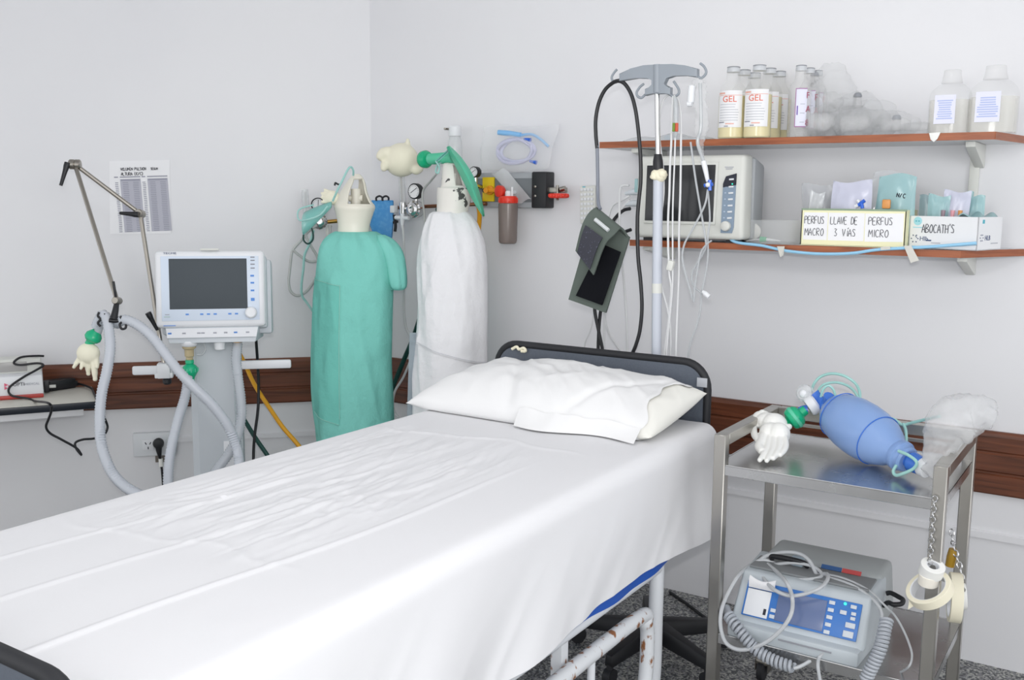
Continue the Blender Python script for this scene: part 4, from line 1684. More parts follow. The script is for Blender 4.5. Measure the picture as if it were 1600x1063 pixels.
# blue pouch hanging on the pipe
t = thing('blue_pouch', 'blue flat pouch hanging on two black hooks in the corner', 'pouch', PY(597, 345, WD - .12))
d = 4.55
pts = [(579, 313), (614, 313), (614, 345), (612, 372), (608, 376), (585, 372), (577, 350), (582, 330)]
mb = MB()
f0 = [P(x, y, d) for x, y in pts]
b0_ = [p + CFH * .035 for p in f0]
vs0 = [mb.v(p) for p in f0]
vs1 = [mb.v(p) for p in b0_]
n = len(pts)
fs = [mb.f(vs0[::-1]), mb.f(vs1)] + [mb.f([vs0[i], vs0[(i + 1) % n], vs1[(i + 1) % n], vs1[i]]) for i in range(n)]
bmesh.ops.bevel(mb.bm, geom=list({e for f in fs for e in f.edges}), offset=.006, segments=2, affect='EDGES', profile=.5)
obj('pouch_body', mb, BLUEBX, t)
for x in (592, 602):
    mb = MB()
    mb.tube([P(x - 4, 314, d), P(x - 4, 309, d), P(x + 1, 306.5, d), P(x + 5, 309, d), P(x + 5, 314, d + .02)], .0045, 8)
    obj('hook', mb, BLACK, t)
mb = MB()
mb.box(P(615.5, 327, d), (.026, .03, .034), bev=.004)
obj('connector', mb, ABSW, t)
mb = MB()
mb.tube([P(616, 336, d), P(618, 352, d), P(617, 362, d)], .007, 8, 5)
mb.tube([P(614, 348, d), P(622, 346, d)], .006, 8, 5)
obj('clamp', mb, BLACK, t)

# flow meter in the corner with chrome base and white tee
t = thing('flow_meter', 'tall clear flow tube on a chrome base left of the corner gauge', 'flow meter', PY(630, 330, WD - .10))
mb = MB()
mb.tube([PY(630, 318, WD - .1), PY(627, 270, WD - .1)], .015, 14, smooth=False)
obj('flow_tube', mb, CLEARW, t)
mb = MB()
mb.tube([PY(629, 318, WD - .1), PY(626.5, 276, WD - .1)], .0045, 8, smooth=False)
obj('inner_tube', mb, NICKEL, t)
mb = MB()
mb.lathe([(.016, -.03), (.019, -.02), (.016, .0), (.019, .01), (.015, .03)], PY(630, 326, WD - .1))
mb.tube([PY(630, 326, WD - .1), PY(648, 326, WD - .1)], .009, 10, smooth=False)
obj('flow_base', mb, CHROME, t)
mb = MB()
mb.tube([PY(618, 340, WD - .11), PY(639, 341, WD - .11)], .009, 10, smooth=False)
mb.tube([PY(629, 334, WD - .11), PY(628.5, 356, WD - .11)], .010, 10, 4, radii=[.011, .011, .006])
obj('tee_valve', mb, ABSW, t)

# inflated glove + filter + bag mask over the right cylinder
gl3 = thing('exam_glove', 'inflated cream exam glove balloon in the corner above the gauge', 'glove', P(622, 262, 4.4))
mb = MB()
mb.ball(P(627, 250, 4.4), (.082, .07, .075), 24, 16)
mb.ball(P(615, 246, 4.4), (.055, .05, .05), 20, 12)
for pts, r in (([(615, 240), (603, 240), (595, 244)], .030), ([(612, 252), (602, 258), (600, 263)], .022), ([(634, 236), (637, 226), (637, 219)], .013), ([(612, 243), (600, 237), (594, 240)], .02),
               ([(640, 258), (650, 265), (656, 264)], .024)):
    mb.tube([P(x, y, 4.38) for x, y in pts], r, 12, 6, radii=[r, r, r * .7])
    mb.ball(P(pts[-1][0], pts[-1][1], 4.38), r * .72, 12, 8)
obj('glove_skin', fuse(mb, .005, 6), LATEX, gl3, ang=80)
t = thing('breathing_filter', 'green filter with corrugated connector above the chipped white guard', 'filter', P(666, 255, 4.25))
c = P(664, 249, 4.25)
axf = (P(706, 246, 4.12) - P(652, 249, 4.28)).normalized()
mb = MB()
mb.lathe([(.012, -.04), (.012, -.028), (.027, -.022), (.036, -.012), (.038, .008), (.030, .022), (.016, .026), (.016, .034)], c, axf)
obj('filter_body', mb, GREEN, t)
mb = MB()
mb.tube([c + axf * .03, c + axf * .08, P(694, 247, 4.16), P(709, 246, 4.12)], .022, 14, rib=(.010, .002))
obj('corrugated_neck', mb, GREENR, t)
line('thin pale green line drooping under the green filter', [P(681, 252, 4.16), P(686, 260, 4.15), P(685, 270, 4.15), P(681, 268, 4.16), P(684, 258, 4.17), P(692, 252, 4.16)], .004, TEALL, group=GRP)
# green rubber sheet folded lengthwise
mb = MB()


def leaf(u, v):
    # u along the fold from the peak to the tip, v across
    cx = [(700, 229), (716, 252), (732, 280), (745, 310), (756, 338)]
    q = catmull([(x, y, 0) for x, y in cx], 8)
    k_ = u * (len(q) - 1)
    i = min(int(k_), len(q) - 2)
    p = q[i].lerp(q[i + 1], k_ - i)
    w = 10 * math.sin(math.pi * min(1, (u * .92 + .06))) ** .7
    s = (v - .5) * 2
    return P(p.x + s * w * .80, p.y - s * w * .42, 4.02 + .06 * abs(s) ** 1.4 + .015 * math.sin(u * 8 + s))


mb.grid(leaf, 40, 16)
mb.thick(.004)
obj('rubber_sheet', mb, GREENR, label='green rubber sheet folded like a leaf over the chipped white guard', cat='rubber sheet', ang=80)
mb = MB()
mb.grid(lambda u, v: P(681 + 20 * v + 6 * u, 250 - 18 * v + 3 * math.sin(u * 3), 4.06 + .02 * math.sin(u * 5) + .02 * v), 8, 8)
mb.thick(.003)
obj('clear_flap', mb, TEALC, label='pale teal plastic flap at the peak of the green rubber sheet', cat='plastic flap', ang=80)

# bottle behind
t = thing('suction_bottle', 'clear bottle with white cap and metal spout behind the white cylinder', 'bottle', PY(711, 280, WD - .06))
kb = (PY(711, 225, WD - .07) - CAM).dot(CF) / F_PX
o = PY(711, 280, WD - .07)
mb = MB()
mb.lathe([(.026, 0), (.032, .01), (.033, 50 * kb), (.031, 58 * kb), (.024, 66 * kb), (.020, 68 * kb)], o)
obj('bottle_body', mb, CLEARW, t)
mb = MB()
mb.lathe([(.027, 66 * kb), (.028, 67 * kb), (.027, 80 * kb), (.022, 82 * kb)], o)
obj('cap', mb, ABSW, t)
mb = MB()
mb.tube([o + Vector((-.02, 0, 77 * kb)), o + Vector((-.055, -.005, 78 * kb))], .005, 8, smooth=False)
mb.box(o + Vector((-.045, -.005, 78 * kb)), (.012, .02, .006))
obj('spout', mb, NICKEL, t)

# ================================================================== wall panel with suction jar
kp = 4.24 / F_PX
t = thing('gas_outlet_unit', 'grey wall gas panel with yellow outlet plate and black end block', 'wall panel', PY(800, 325, WD))
a, b = PY(744, 324, WD - .03), PY(836, 324.5, WD - .03)
zt, zb = PY(800, 270, WD - .03).z, PY(800, 324.5, WD - .03).z
mb = MB()
mb.box(((a.x + b.x) / 2, WD - .018, (zt + zb) / 2), (b.x - a.x, .034, zt - zb), bev=.003)
obj('backplate', mb, PANL, t)
mb = MB()
mb.box(((a.x + b.x) / 2, WD - .0365, (zt + zb) / 2), (b.x - a.x - .002, .006, (zt - zb) * .68), bev=.002)
fp = obj('front_strip', mb, PANG, t)
ya, yb = PY(754, 296, WD - .045), PY(772, 296, WD - .045)
mb = MB()
mb.box(((ya.x + yb.x) / 2, WD - .042, ya.z), (yb.x - ya.x, .01, 38 * kp), bev=.002)
yp = obj('outlet_plate', mb, YELP, t, label='yellow outlet plate')
mb = MB()
kn = PY(764, 297.5, WD - .06)
mb.lathe([(.020, 0), (.020, .012), (.012, .016), (.012, .04)], (kn.x, WD - .046, kn.z), (0, -1, 0))
mb.box((kn.x + .018, WD - .07, kn.z), (.05, .016, .018), bev=.004)
obj('outlet_knob', mb, ORNG, yp, label='orange outlet knob')
mb = MB()
mb.cyl((kn.x - .03, WD - .05, kn.z), (kn.x - .012, WD - .07, kn.z), .011)
obj('hose_tail', mb, BLACK, yp)
ea, eb = PY(832, 297, WD - .06), PY(855, 297, WD - .06)
mb = MB()
mb.box(((ea.x + eb.x) / 2, WD - .035, PY(843, 297, WD - .06).z), (eb.x - ea.x, .07, 55 * kp), bev=.006)
eb_ = obj('end_block', mb, BLACK, t, label='black plastic end block')
for dz in (5, -9):
    mb = MB()
    mb.ball((ea.x + .02, WD - .071, PY(843, 297, WD - .06).z + dz * kp), (.006, .003, .006), 10, 6)
    obj('screw', mb, NICKEL, eb_)
mb = MB()
r0, r1 = PY(850, 297, WD - .05), PY(884, 298, WD - .05)
mb.box(((r0.x + r1.x) / 2, WD - .045, r0.z), (r1.x - r0.x, .02, .022), bev=.002)
obj('mounting_bar', mb, NICKEL, t)
t2 = thing('red_clamp', 'red round clamp on the metal bar right of the grey panel', 'clamp', PY(873, 306, WD - .05))
mb = MB()
c = PY(873, 306, WD - .075)
mb.lathe([(.034, -.010), (.038, -.006), (.038, .007), (.034, .010)], c, (0, 0, 1))
for a in range(0, 360, 30):
    mb.ball(c + Vector((math.cos(R(a)) * .037, math.sin(R(a)) * .037, 0)), (.007, .007, .009), 8, 6)
obj('hand_wheel', mb, REDP, t2)
mb = MB()
c2_ = PY(871, 290, WD - .06)
mb.tube([c + Vector((-.005, 0, -.018)), c2_], .006, 8, smooth=False)
mb.tube([PY(876, 296, WD - .06), PY(883, 294, WD - .06)], .010, 10, smooth=False)
obj('clamp_screw', mb, NICKEL, t2)

sj = thing('suction_jar', 'smoked suction jar with red lid hanging on the grey panel', 'jar', PY(793, 381, WD - .09))
jd = WD - .10
kj = (PY(793, 345, jd) - CAM).dot(CF) / F_PX
o = PY(793.5, 381, jd)
mb = MB()
mb.lathe([(.030, 0), (.036, .004), (.039, .014), (.040, 25 * kj), (.042, 56 * kj), (.041, 62 * kj), (.036, 64 * kj)], o)
jb = obj('jar_body', mb, JAR, sj)
mb = MB()
mb.lathe([(.038, 63 * kj), (.040, 64 * kj), (.040, 71 * kj), (.034, 74 * kj)], o)
for a in range(0, 360, 20):
    mb.box(o + Vector((math.cos(R(a)) * .040, math.sin(R(a)) * .040, 67.5 * kj)), (.004, .004, 7 * kj), rot=Matrix.Rotation(R(a), 4, 'Z'))
obj('lid', mb, REDP, sj, label='red screw lid')
mb = MB()
c = PY(782, 299, jd)
mb.lathe([(.022, -.01), (.025, -.006), (.025, .012), (.018, .016)], c, (-.2, -1, 0))
obj('regulating_knob', mb, REDP, sj, label='red regulating knob')
mb = MB()
mb.lathe([(.013, 73 * kj), (.013, 80 * kj), (.010, 82 * kj)], o)
mb.tube([o + Vector((.02, 0, 72 * kj)), o + Vector((.02, 0, 88 * kj))], .005, 8, smooth=False)
mb.tube([o + Vector((0, 0, 78 * kj)), (o.x, WD - .04, o.z + 80 * kj)], .008, 8, smooth=False)
obj('lid_fitting', mb, ABSW, sj)

# bag of suction tubing
t = thing('tubing_bag', 'clear film bag holding coiled violet tubing above the grey panel', 'bag', PY(812, 275, WD - .05))
bp = [PY(756, 198, WD - .03), PY(874, 196, WD - .03), PY(856, 266, WD - .05), PY(750, 268, WD - .05)]


def bagpt(u, v, s):
    p = bp[0].lerp(bp[1], u).lerp(bp[3].lerp(bp[2], u), v)
    b = (math.sin(math.pi * u) * math.sin(math.pi * v)) ** .5 if 0 < u < 1 and 0 < v < 1 else 0
    w = .010 * float(fbm(u * 7 + s, v * 5 + 3, 3)) + .008 * (.5 - abs(float(vn(u * 9 + v * 4 + s * 3, v * 5)) - .5))
    return p + Vector((0, -.040 * b * (s > 0) - (w * (s > 0)), 0)) + Vector((0, .02, 0)) * (s < 0) * 0 + Vector((.004 * math.sin(v * 9), 0, .005 * math.sin(u * 8)))


mb = MB()
for s in (1, -.3):
    mb.grid(lambda u, v: bagpt(u, v, s), 40, 28)
obj('film', mb, BAGF, t, ang=80)
mb = MB()
ctr = PY(803, 236, WD - .050)
pts = []
for i in range(90):
    a = i / 90 * 2 * math.pi * 3.1
    rr = 1 + .10 * math.sin(i * .35) + .05 * (i // 29)
    pts.append(ctr + Vector((math.cos(a) * .082 * rr + .012, .004 * math.sin(i * .7) - .004 * (i // 29), math.sin(a) * .046 * rr)))
mb.tube(pts, .0075, 7, 2)
obj('tubing', mb, VIOL, t)
mb = MB()
mb.tube([PY(779, 207, WD - .06), PY(795, 208.5, WD - .06), PY(814, 211, WD - .06)], .012, 10, 5, radii=[.011, .012, .010])
obj('yankauer_grip', mb, SKYP, t)
mb = MB()
mb.tube([PY(813, 212, WD - .06), PY(830, 210, WD - .055), PY(845, 218, WD - .055), PY(857, 229, WD - .05)], .006, 8)
obj('curved_tip', mb, SKYP, t)
for x, y in ((829, 219), (838, 254)):
    mb = MB()
    mb.tube([PY(x - 10, y - 2, WD - .065), PY(x, y, WD - .065)], .007, 10, 4, radii=[.005, .009])
    obj('end_fitting', mb, ROYAL, t)
# clear bag tail in front of the panel
mb = MB()
mb.grid(lambda u, v: PY(768 + 40 * v + 22 * u, 270 + 48 * v - 6 * u + 2 * math.sin(u * 6), WD - .06 - .012 * math.sin(u * 3 + v * 4)), 10, 14)
mb.thick(.0012)
obj('film_tail', mb, CLEARW, t, ang=80)

# keypad handset
t = thing('nurse_keypad', 'white handset with rows of keys behind the blood pressure cuff', 'keypad', PY(918, 350, WD - .02))
ka, kb_, kc = PY(905, 291, WD - .03), PY(930, 290, WD - .03), PY(906, 350, WD - .03)
MK = fr(ka, kb_ - ka, (0, 0, 1))
w, h = (kb_ - ka).length, ka.z - kc.z
mb = MB(MK)
mb.box((w / 2, -h / 2, -.012), (w, h, .024), bev=.006)
kbod = obj('handset', mb, ABSC, t)
for r in range(7):
    for q in range(4):
        mb = MB(MK)
        mb.box((w * (.17 + .21 * q), -h * (.10 + .125 * r), .0015), (w * .15, h * .07, .005), bev=.001)
        obj('key', mb, ABSW, t)
mb = MB(MK)
mb.box((w * .3, -h * .025, .0005), (w * .18, .004, .001))
obj('mark', mb, INKT, kbod)

# ================================================================== shelves
SY = 3.33                                     # front edge
ZU, ZL = 1.810, 1.450                         # shelf tops


def shelf(name, label, z, x0, x1, x2):
    """board with the corner cut off at the right end"""
    t = thing(name, label, 'shelf', ((x0 + x2) / 2, WD, z - .022))
    mb = MB()
    th = .022
    mb.prism([(x0, SY), (x1, SY), (x2, WD - .001), (x0, WD - .001)], th - .001, Matrix.Translation((0, 0, z - th + .0)))
    obj('board', mb, MEL, t, smooth=False)
    mb = MB()
    mb.prism([(x0 - .001, SY - .004), (x1 + .001, SY - .004), (x1 + .001, SY), (x0 - .001, SY)], th + .001, Matrix.Translation((0, 0, z - th - .0005)))
    d = Vector((x2 - x1, WD - SY, 0)).normalized()
    n = Vector((d.y, -d.x, 0)) * .004
    mb.prism([(x1, SY - .004), (x1 + n.x, SY + n.y), (x2 + n.x, WD + n.y - .002), (x2, WD - .002)], th + .001, Matrix.Translation((0, 0, z - th - .0005)))
    obj('wood_edge', mb, SHELFW, t, smooth=False, label='reddish wood edging')
    return t


xu0, xu1, xu2 = PY(938, 222, SY).x, PY(1554, 210, SY).x, -.375
us = shelf('wall_shelf', 'upper wall shelf with reddish wood edge carrying the bottles', ZU, xu0, xu1, xu2)
xl0, xl1, xl2 = PY(985, 376, SY).x, PY(1500, 390, SY).x, -.345
ls = shelf('wall_shelf', 'lower wall shelf with reddish wood edge carrying the monitor and boxes', ZL, xl0, xl1, xl2)


def bracket(par, x, z, reach=.2, drop=.07):
    mb = MB()
    mb.prism([(0, 0), (reach, 0), (reach, -.016), (.01, -drop), (0, -drop)], .030,
             fr((x + .015, WD - .001, z - .023), (0, -1, 0), (0, 0, 1)), bev=.003)
    return obj('bracket', mb, ABSC, par)


bracket(us, PY(1525, 240, WD - .1).x, ZU, .22, .075)
bracket(us, PY(1003, 236, WD - .2).x, ZU, .26, .05)
bracket(ls, PY(1511, 405, WD - .1).x, ZL, .2, .07)
bracket(ls, PY(1026, 385, WD - .15).x, ZL, .24, .06)
mb = MB()
a, b = PY(1521, 225, WD - .01), PY(1516, 420, WD - .01)
mb.box(((a.x + b.x) / 2, WD - .008, (a.z + b.z) / 2), (.030, .014, a.z - b.z), bev=.002)
rl = obj('wall_rail', mb, ABSC, label='slotted upright rail with pencil marks joining the two shelves at their right end', cat='rail')
mb = MB()
MR = fr(((a.x + b.x) / 2 - .009, WD - .0165, 1.58), (0, 0, 1), (-1, 0, 0))
mb.text('||  /|/  ||', MR, .017, .0004)
obj('pencil_marks', mb, INKG, rl)

# ================================================================== monitor on the lower shelf
my = 3.30
f0, f1 = PY(990, 250, my), PY(1150, 372, my)
mx0, mx1 = PY(991, 300, my).x, PY(1163, 310, my).x
mz0, mz1 = ZL + .012, PY(1075, 243, my).z
mw, mh = mx1 - mx0, mz1 - mz0
mon = thing('patient_monitor', 'cream patient monitor with dark screen on the lower shelf', 'monitor', ((mx0 + mx1) / 2, my + .1, ZL))
mc = (mx0 + mx1) / 2
mb = MB()
mb.hexa([(mx0, my, mz0), (mx1, my, mz0), (mx1, my + .09, mz0), (mx0, my + .09, mz0), (mx0 + .006, my + .012, mz1), (mx1 - .006, my + .012, mz1), (mx1 - .004, my + .09, mz1 + .004), (mx0 + .004, my + .09, mz1 + .004)], bev=.016, seg=3)
body = obj('front_housing', mb, ABSC, mon)
mb = MB()
mb.hexa([(mx0 + .01, my + .085, mz0), (mx1 + .006, my + .085, mz0), (mx1 + .0, my + .20, mz0), (mx0 + .03, my + .20, mz0), (mx0 + .01, my + .085, mz1), (mx1 + .006, my + .085, mz1 - .005), (mx1 - .0, my + .20, mz1 - .03), (mx0 + .03, my + .20, mz1 - .03)], bev=.012, seg=2)
obj('rear_housing', mb, ABSDG, body, label='mid grey rear housing')
s0, s1 = PY(1005, 258, my), PY(1122, 348, my)
s2, s3 = PY(1006, 347, my), PY(1122, 259, my)
MS = fr(((s0.x + s1.x) / 2, my + .0028, (s0.z + s1.z) / 2), (1, 0, 0), (0, .012 / mh, 1))
mb = MB(MS)
mb.box((0, 0, .0), (.275, .218, .010), bev=.003)
bz = obj('bezel', mb, ABSC, body)
mb = MB(MS)
mb.box((-.001, .0, .004), (.262, .198, .006), bev=.002)
obj('display', mb, SCRB, bz, label='black glass display')
p0 = PY(1138, 318, my)
MP = fr((p0.x, my + .0045, p0.z), (1, 0, 0), (0, .012 / mh, 1))
mb = MB(MP)
ph, pw_ = .205, .046
mb.prism([(-pw_ / 2, -ph / 2), (pw_ * .38, -ph / 2), (pw_ / 2, -ph / 2 + .02), (pw_ / 2, ph / 2), (-pw_ * .3, ph / 2 - .010), (-pw_ / 2, ph / 2 - .035)], .004)
kp_ = obj('key_panel', mb, MONP, body, label='blue grey key panel')
mb = MB(MP)
mb.prism([(-pw_ / 2, ph / 2 - .048), (pw_ / 2, ph / 2 - .040), (pw_ / 2, ph / 2), (-pw_ * .3, ph / 2 - .010), (-pw_ / 2, ph / 2 - .035)], .005)
obj('power_field', mb, INKK, kp_)
for i in range(7):
    mb = MB(MP)
    mb.box((.007, ph / 2 - .020 - i * .0215 - (.004 if i else 0), .005), (.017, .006, .004), bev=.001, rot=Matrix.Rotation(R(4), 4, 'Z'))
    obj('key', mb, ABSW, kp_)
mb = MB(MP)
for i in range(6):
    mb.box((-.013, ph / 2 - .045 - i * .0215, .0043), (.006, .004, .001))
obj('key_symbols', mb, mat('pale_print', '#b5c4d6', .6), kp_, smooth=False)
mb = MB(MP)
mb.box((.011, ph / 2 - .036, .0055), (.004, .004, .002))
obj('led', mb, LEDG, kp_)
mb = MB(MP)
mb.lathe([(.017, 0), (.018, .004), (.0165, .015), (.012, .018)], (-.003, -ph / 2 + .024, .004), (0, 0, 1))
obj('rotary_knob', mb, ABSC, body)
mb = MB(MP)
for k, w in ((.0, .032), (-.006, .024)):
    mb.box((-.005, ph / 2 + .022 + k, .0015), (w, .003, .001))
obj('printed_mark', mb, INKL, body, smooth=False)
for x, y in ((mx0 + .05, .05), (mx1 - .05, .05), (mx0 + .05, .16), (mx1 - .06, .16)):
    mb = MB()
    mb.box((x, my + y, ZL + .007), (.04, .05, .0136))
    obj('foot', mb, BLACK, body)
mb = MB()
mb.box((mx0 - .006, my + .05, PY(985, 290, my).z), (.014, .05, .05), bev=.003)
obj('connector', mb, TEALP, mon, label='teal connector socket')
for label, zpx, m in (('grey', 300, ABSG), ('grey', 318, ABSG)):
    mb = MB()
    c = Vector((mx0 - .002, my + .04, PY(985, zpx, my).z))
    mb.tube([c, c + Vector((-.022, -.005, 0)), c + Vector((-.05, -.01, -.006))], .011, 10, 5, radii=[.012, .012, .005])
    obj('cable_plug', mb, m, mon)
# monitor cables hanging at the left
CG = 'monitor cables hanging at the left of the lower shelf'
zc = my + .03
line('white monitor cable looping up and straight down behind the cuff', [PY(983, 290, zc), PY(974, 290, zc), PY(969, 297, zc), PY(968, 330, zc - .03), PY(969, 380, zc - .02), PY(975, 440, zc), PY(979, 500, zc), PY(980, 560, zc), PY(980, 600, zc)], .0045, LINE, 'cable', CG, name='cable')
line('white monitor cable slanting down left behind the cuff to the headboard', [PY(984, 306, zc), PY(972, 313, zc), PY(957, 322, zc), PY(950, 345, zc), PY(945, 400, zc), PY(944, 470, zc), PY(944, 520, zc), PY(943, 590, zc)], .0045, LINE, 'cable', CG, name='cable')
line('thin white cable swinging out right below the cuff', [PY(984, 312, zc), PY(970, 330, zc), PY(955, 362, zc + .02), PY(945, 420, zc + .03), PY(945, 490, zc + .03), PY(951, 520, zc + .03), PY(962, 538, zc + .03), PY(972, 555, zc + .02), PY(976, 590, zc)], .004, LINE, 'cable', CG, name='cable')
line('thin pale cable curving left below the cuff', [PY(928, 470, zc), PY(926, 500, zc), PY(921, 520, zc), PY(914, 536, zc), PY(912, 560, zc)], .003, LINE, 'cable', CG, name='cable')
line('black monitor cable arching from the cuff to the monitor side', [PY(985, 326, zc), PY(974, 329, zc), PY(962, 340, zc - .03), PY(952, 356, zc - .08), PY(944, 380, zc - .1), PY(934, 440, zc - .1), PY(929, 480, zc - .1), PY(936, 520, zc - .1), PY(942, 552, zc - .1), PY(944, 600, zc - .1)], .0065, BLACK, 'cable', CG, name='cable')
line('second black cable leaving the monitor side low down', [PY(986, 359, zc), PY(976, 363, zc), PY(964, 372, zc - .05), PY(952, 400, zc - .09), PY(945, 450, zc - .1), PY(938, 490, zc - .09), PY(935, 530, zc - .09), PY(934, 590, zc - .09)], .0065, BLACK, 'cable', CG, name='cable')

# ================================================================== things on the lower shelf
t = thing('plastic_container', 'clear rounded plastic container with a green needle on the lower shelf', 'container', PZ(1198, 384, ZL))
ca, cb = PZ(1150, 382, ZL), PZ(1246, 383, ZL)
cy0 = 3.36
xa, xb = PY(1148, 360, cy0).x, PY(1248, 360, cy0).x
kz = (PY(1198, 365, cy0) - CAM).dot(CF) / F_PX
mb = MB()
hcon = 36 * kz


def tray(u, v):
    a = u * 2 * math.pi
    e = 3.2
    cx, sy_ = math.cos(a), math.sin(a)
    r = (abs(cx) ** e + abs(sy_) ** e) ** (-1 / e)
    g = .86 + .14 * v
    if v > .93:
        g += .03
    return ((xa + xb) / 2 + cx * r * (xb - xa) / 2 * g, cy0 + .09 + sy_ * r * .085 * g, ZL + .001 + hcon * v)


mb.grid(tray, 48, 14, wrap=True)
mb.f([mb.v(tray(i / 48, 0)) for i in range(48)])
mb.thick(.0018)
obj('container_body', mb, CLEAR2, t, ang=60)
mb = MB()
mb.ball(((xa + xb) / 2 - .08, cy0 + .05, ZL + .04), (.045, .01, .034), 16, 10)
obj('round_pad', mb, mat('pale_disc', '#e8e6e0', .6, alpha=.7), t)
t = thing('needle', 'needle with green hub lying in the clear container', 'needle', PY(1190, 380, 3.40))
c = PY(1188, 377.5, 3.395)
c.z = ZL + .014
mb = MB()
mb.tube([c, c + Vector((.022, 0, 0))], .010, 10, 4, radii=[.0105, .008], smooth=False)
obj('hub', mb, GREENP, t)
mb = MB()
mb.tube([c + Vector((.02, 0, 0)), c + Vector((.045, .002, -.002)), c + Vector((.07, .004, -.004))], .0035, 8, 4, radii=[.0055, .0045, .002])
mb.tube([c + Vector((-.0, 0, 0)), c + Vector((-.02, .002, -.002)), c + Vector((-.05, .0, -.008))], .0022, 6)
obj('needle_sheath', mb, ABSW, t)

# yellow card box with three hand-lettered papers
by = 3.345
q0, q1 = PY(1250, 384, by), PY(1413, 386, by)
zt = PY(1330, 327, by).z
box1 = thing('supply_box', 'pale yellow card box hand-lettered PERFUS MACRO, LLAVE DE 3 VÍAS and PERFUS MICRO', 'box', ((q0.x + q1.x) / 2, by + .08, ZL))
x0, x1 = q0.x, q1.x
bh = zt - ZL
mb = MB()
for (a, s) in ((((x0 + x1) / 2, by + .0015, ZL + bh / 2 + .001), (x1 - x0, .003, bh - .004)), (((x0 + x1) / 2, by + .17, ZL + bh / 2 + .001), (x1 - x0, .003, bh - .004)),
               ((x0 + .0015, by + .085, ZL + bh / 2 + .001), (.003, .17, bh - .004)), ((x1 - .0015, by + .085, ZL + bh / 2 + .001), (.003, .17, bh - .004)), (((x0 + x1) / 2, by + .085, ZL + .0025), (x1 - x0, .17, .003))):
    mb.box(a, s)
obj('box_walls', mb, CARDY, box1, smooth=False)
mb = MB()
mb.box(((x0 + x1) / 2, by + .0015, zt - .002), (x1 - x0 + .002, .004, .006))
obj('cut_edge', mb, CARDG, box1, smooth=False)
W3 = (x1 - x0 - .012) / 3
for i, (l1, l2, ind) in enumerate((('PERFUS', 'MACRO', .004), ('LLAVE DE', '3 VÍAS', .008), ('PERFUS', 'MICRO', .012))):
    hx_ = (1250 + (4 if i == 0 else 0))
    WT = x1 - x0
    wl = (.243, .352, .362)[i] * WT
    xs = x0 + (.024, .269, .622)[i] * WT
    mb = MB()
    mb.box((xs + wl / 2, by - .0006, ZL + bh * .53), (wl - .002, .001, bh * .74), rot=Matrix.Rotation(R((0, 0, -1)[i]), 4, 'Y'))
    pl_ = obj('paper_label', mb, LABELP, box1, smooth=False)
    mb = MB()
    s = .0235
    hand(mb, l1, fr((xs + ind, by - .0012, ZL + bh * .60), (1, 0, 0), (0, 0, 1)), s, .0010, .70 if i == 0 else .72, (.68, .66, .76)[i])
    hand(mb, l2, fr((xs + ind + (.014 if i == 1 else .002), by - .0012, ZL + bh * .28), (1, 0, 0), (0, 0, 1)), s, .0010, .78, (.72, .72, .80)[i])
    obj('handwriting', mb, INKN if False else INKK, pl_)


def pouch(name, label, c, w, h, d, m, tilt=0, yaw=0, seed=0, cat='packet', group=None, amp=.006):
    """sealed film packet standing on its lower edge at c"""
    mb = MB()
    M = Matrix.Translation(c) @ Matrix.Rotation(yaw, 4, 'Z') @ Matrix.Rotation(tilt, 4, 'Y')
    for s in (1, -1):
        def fn(u, v):
            b = (max(0, math.sin(math.pi * u)) * max(0, math.sin(math.pi * min(1, v * 1.0)))) ** .6
            wr = amp * (float(vn(u * 5 + seed, v * 6 + s)) - .5) + amp * .8 * (.5 - abs(float(vn(u * 8 + v * 5 + seed, v * 9)) - .5))
            zz = h * v * (1 + .03 * math.sin(u * 5 + seed))
            return M @ Vector(((u - .5) * w * (1 - .08 * math.sin(v * 3 + seed)), -s * (d / 2 * b) + wr * (b > .05), zz))
        mb.grid(fn, 18, 18)
    bmesh.ops.remove_doubles(mb.bm, verts=mb.bm.verts[:], dist=.0004)
    return obj(name, mb, m, label=label, cat=cat, group=group, ang=80)


G1 = 'packets standing in the yellow card box'
zb = ZL + .008
k1 = (PY(1330, 320, by + .05) - CAM).dot(CF) / F_PX


def bx(px, y):
    return Vector((PY(px, 330, y).x, y, zb))


def hgt(py, y):
    return PY(1330, py, y).z - zb


pouch('packet', 'grey hazy packet at the left end of the yellow card box', bx(1278, by + .06), .098, hgt(288, by + .06), .03, mat('grey_pack', '#c2c4c8', .25, alpha=.7), R(-2), .1, 1, group=G1)
pouch('packet', 'clear packet with a blue mark leaning at the left corner of the yellow card box', bx(1268, by + .025), .045, hgt(300, by + .03), .02, CLEARW, R(6), .1, 2, group=G1)
pouch('packet', 'glossy packet with a blue stopcock in the middle of the yellow card box', bx(1328, by + .03), .122, hgt(283, by + .03), .03, LILP, R(1), .02, 3, group=G1)
pouch('packet', 'white packet behind the stopcock packet, right of the middle of the yellow card box', bx(1364, by + .07), .085, hgt(279, by + .07), .03, CLEARW, R(2), .1, 4, group=G1)
pouch('packet', 'teal tinted packet marked N/C at the right of the yellow card box', bx(1396, by + .055), .125, hgt(274, by + .05), .035, TEALP, R(2), .05, 5, group=G1)
pouch('packet', 'clear film packet standing tallest at the back of the yellow card box', bx(1384, by + .12), .12, hgt(270, by + .12), .03, CLEAR, R(3), 0, 6, group=G1)
mb = MB()
c = PY(1407, 306, by + .012)
hand(mb, 'N/C', fr(c + Vector((-.012, 0, -.004)), (1, 0, -.12), (.1, 0, 1)), .013, .0015, .75)
obj('handwriting', mb, INKK, bpy.data.objects['packet.004'])
t = thing('stopcock', 'blue three-way stopcock in the packet in the yellow card box', 'stopcock', PY(1345, 320, by + .005))
c = PY(1346, 318, by + .006)
mb = MB()
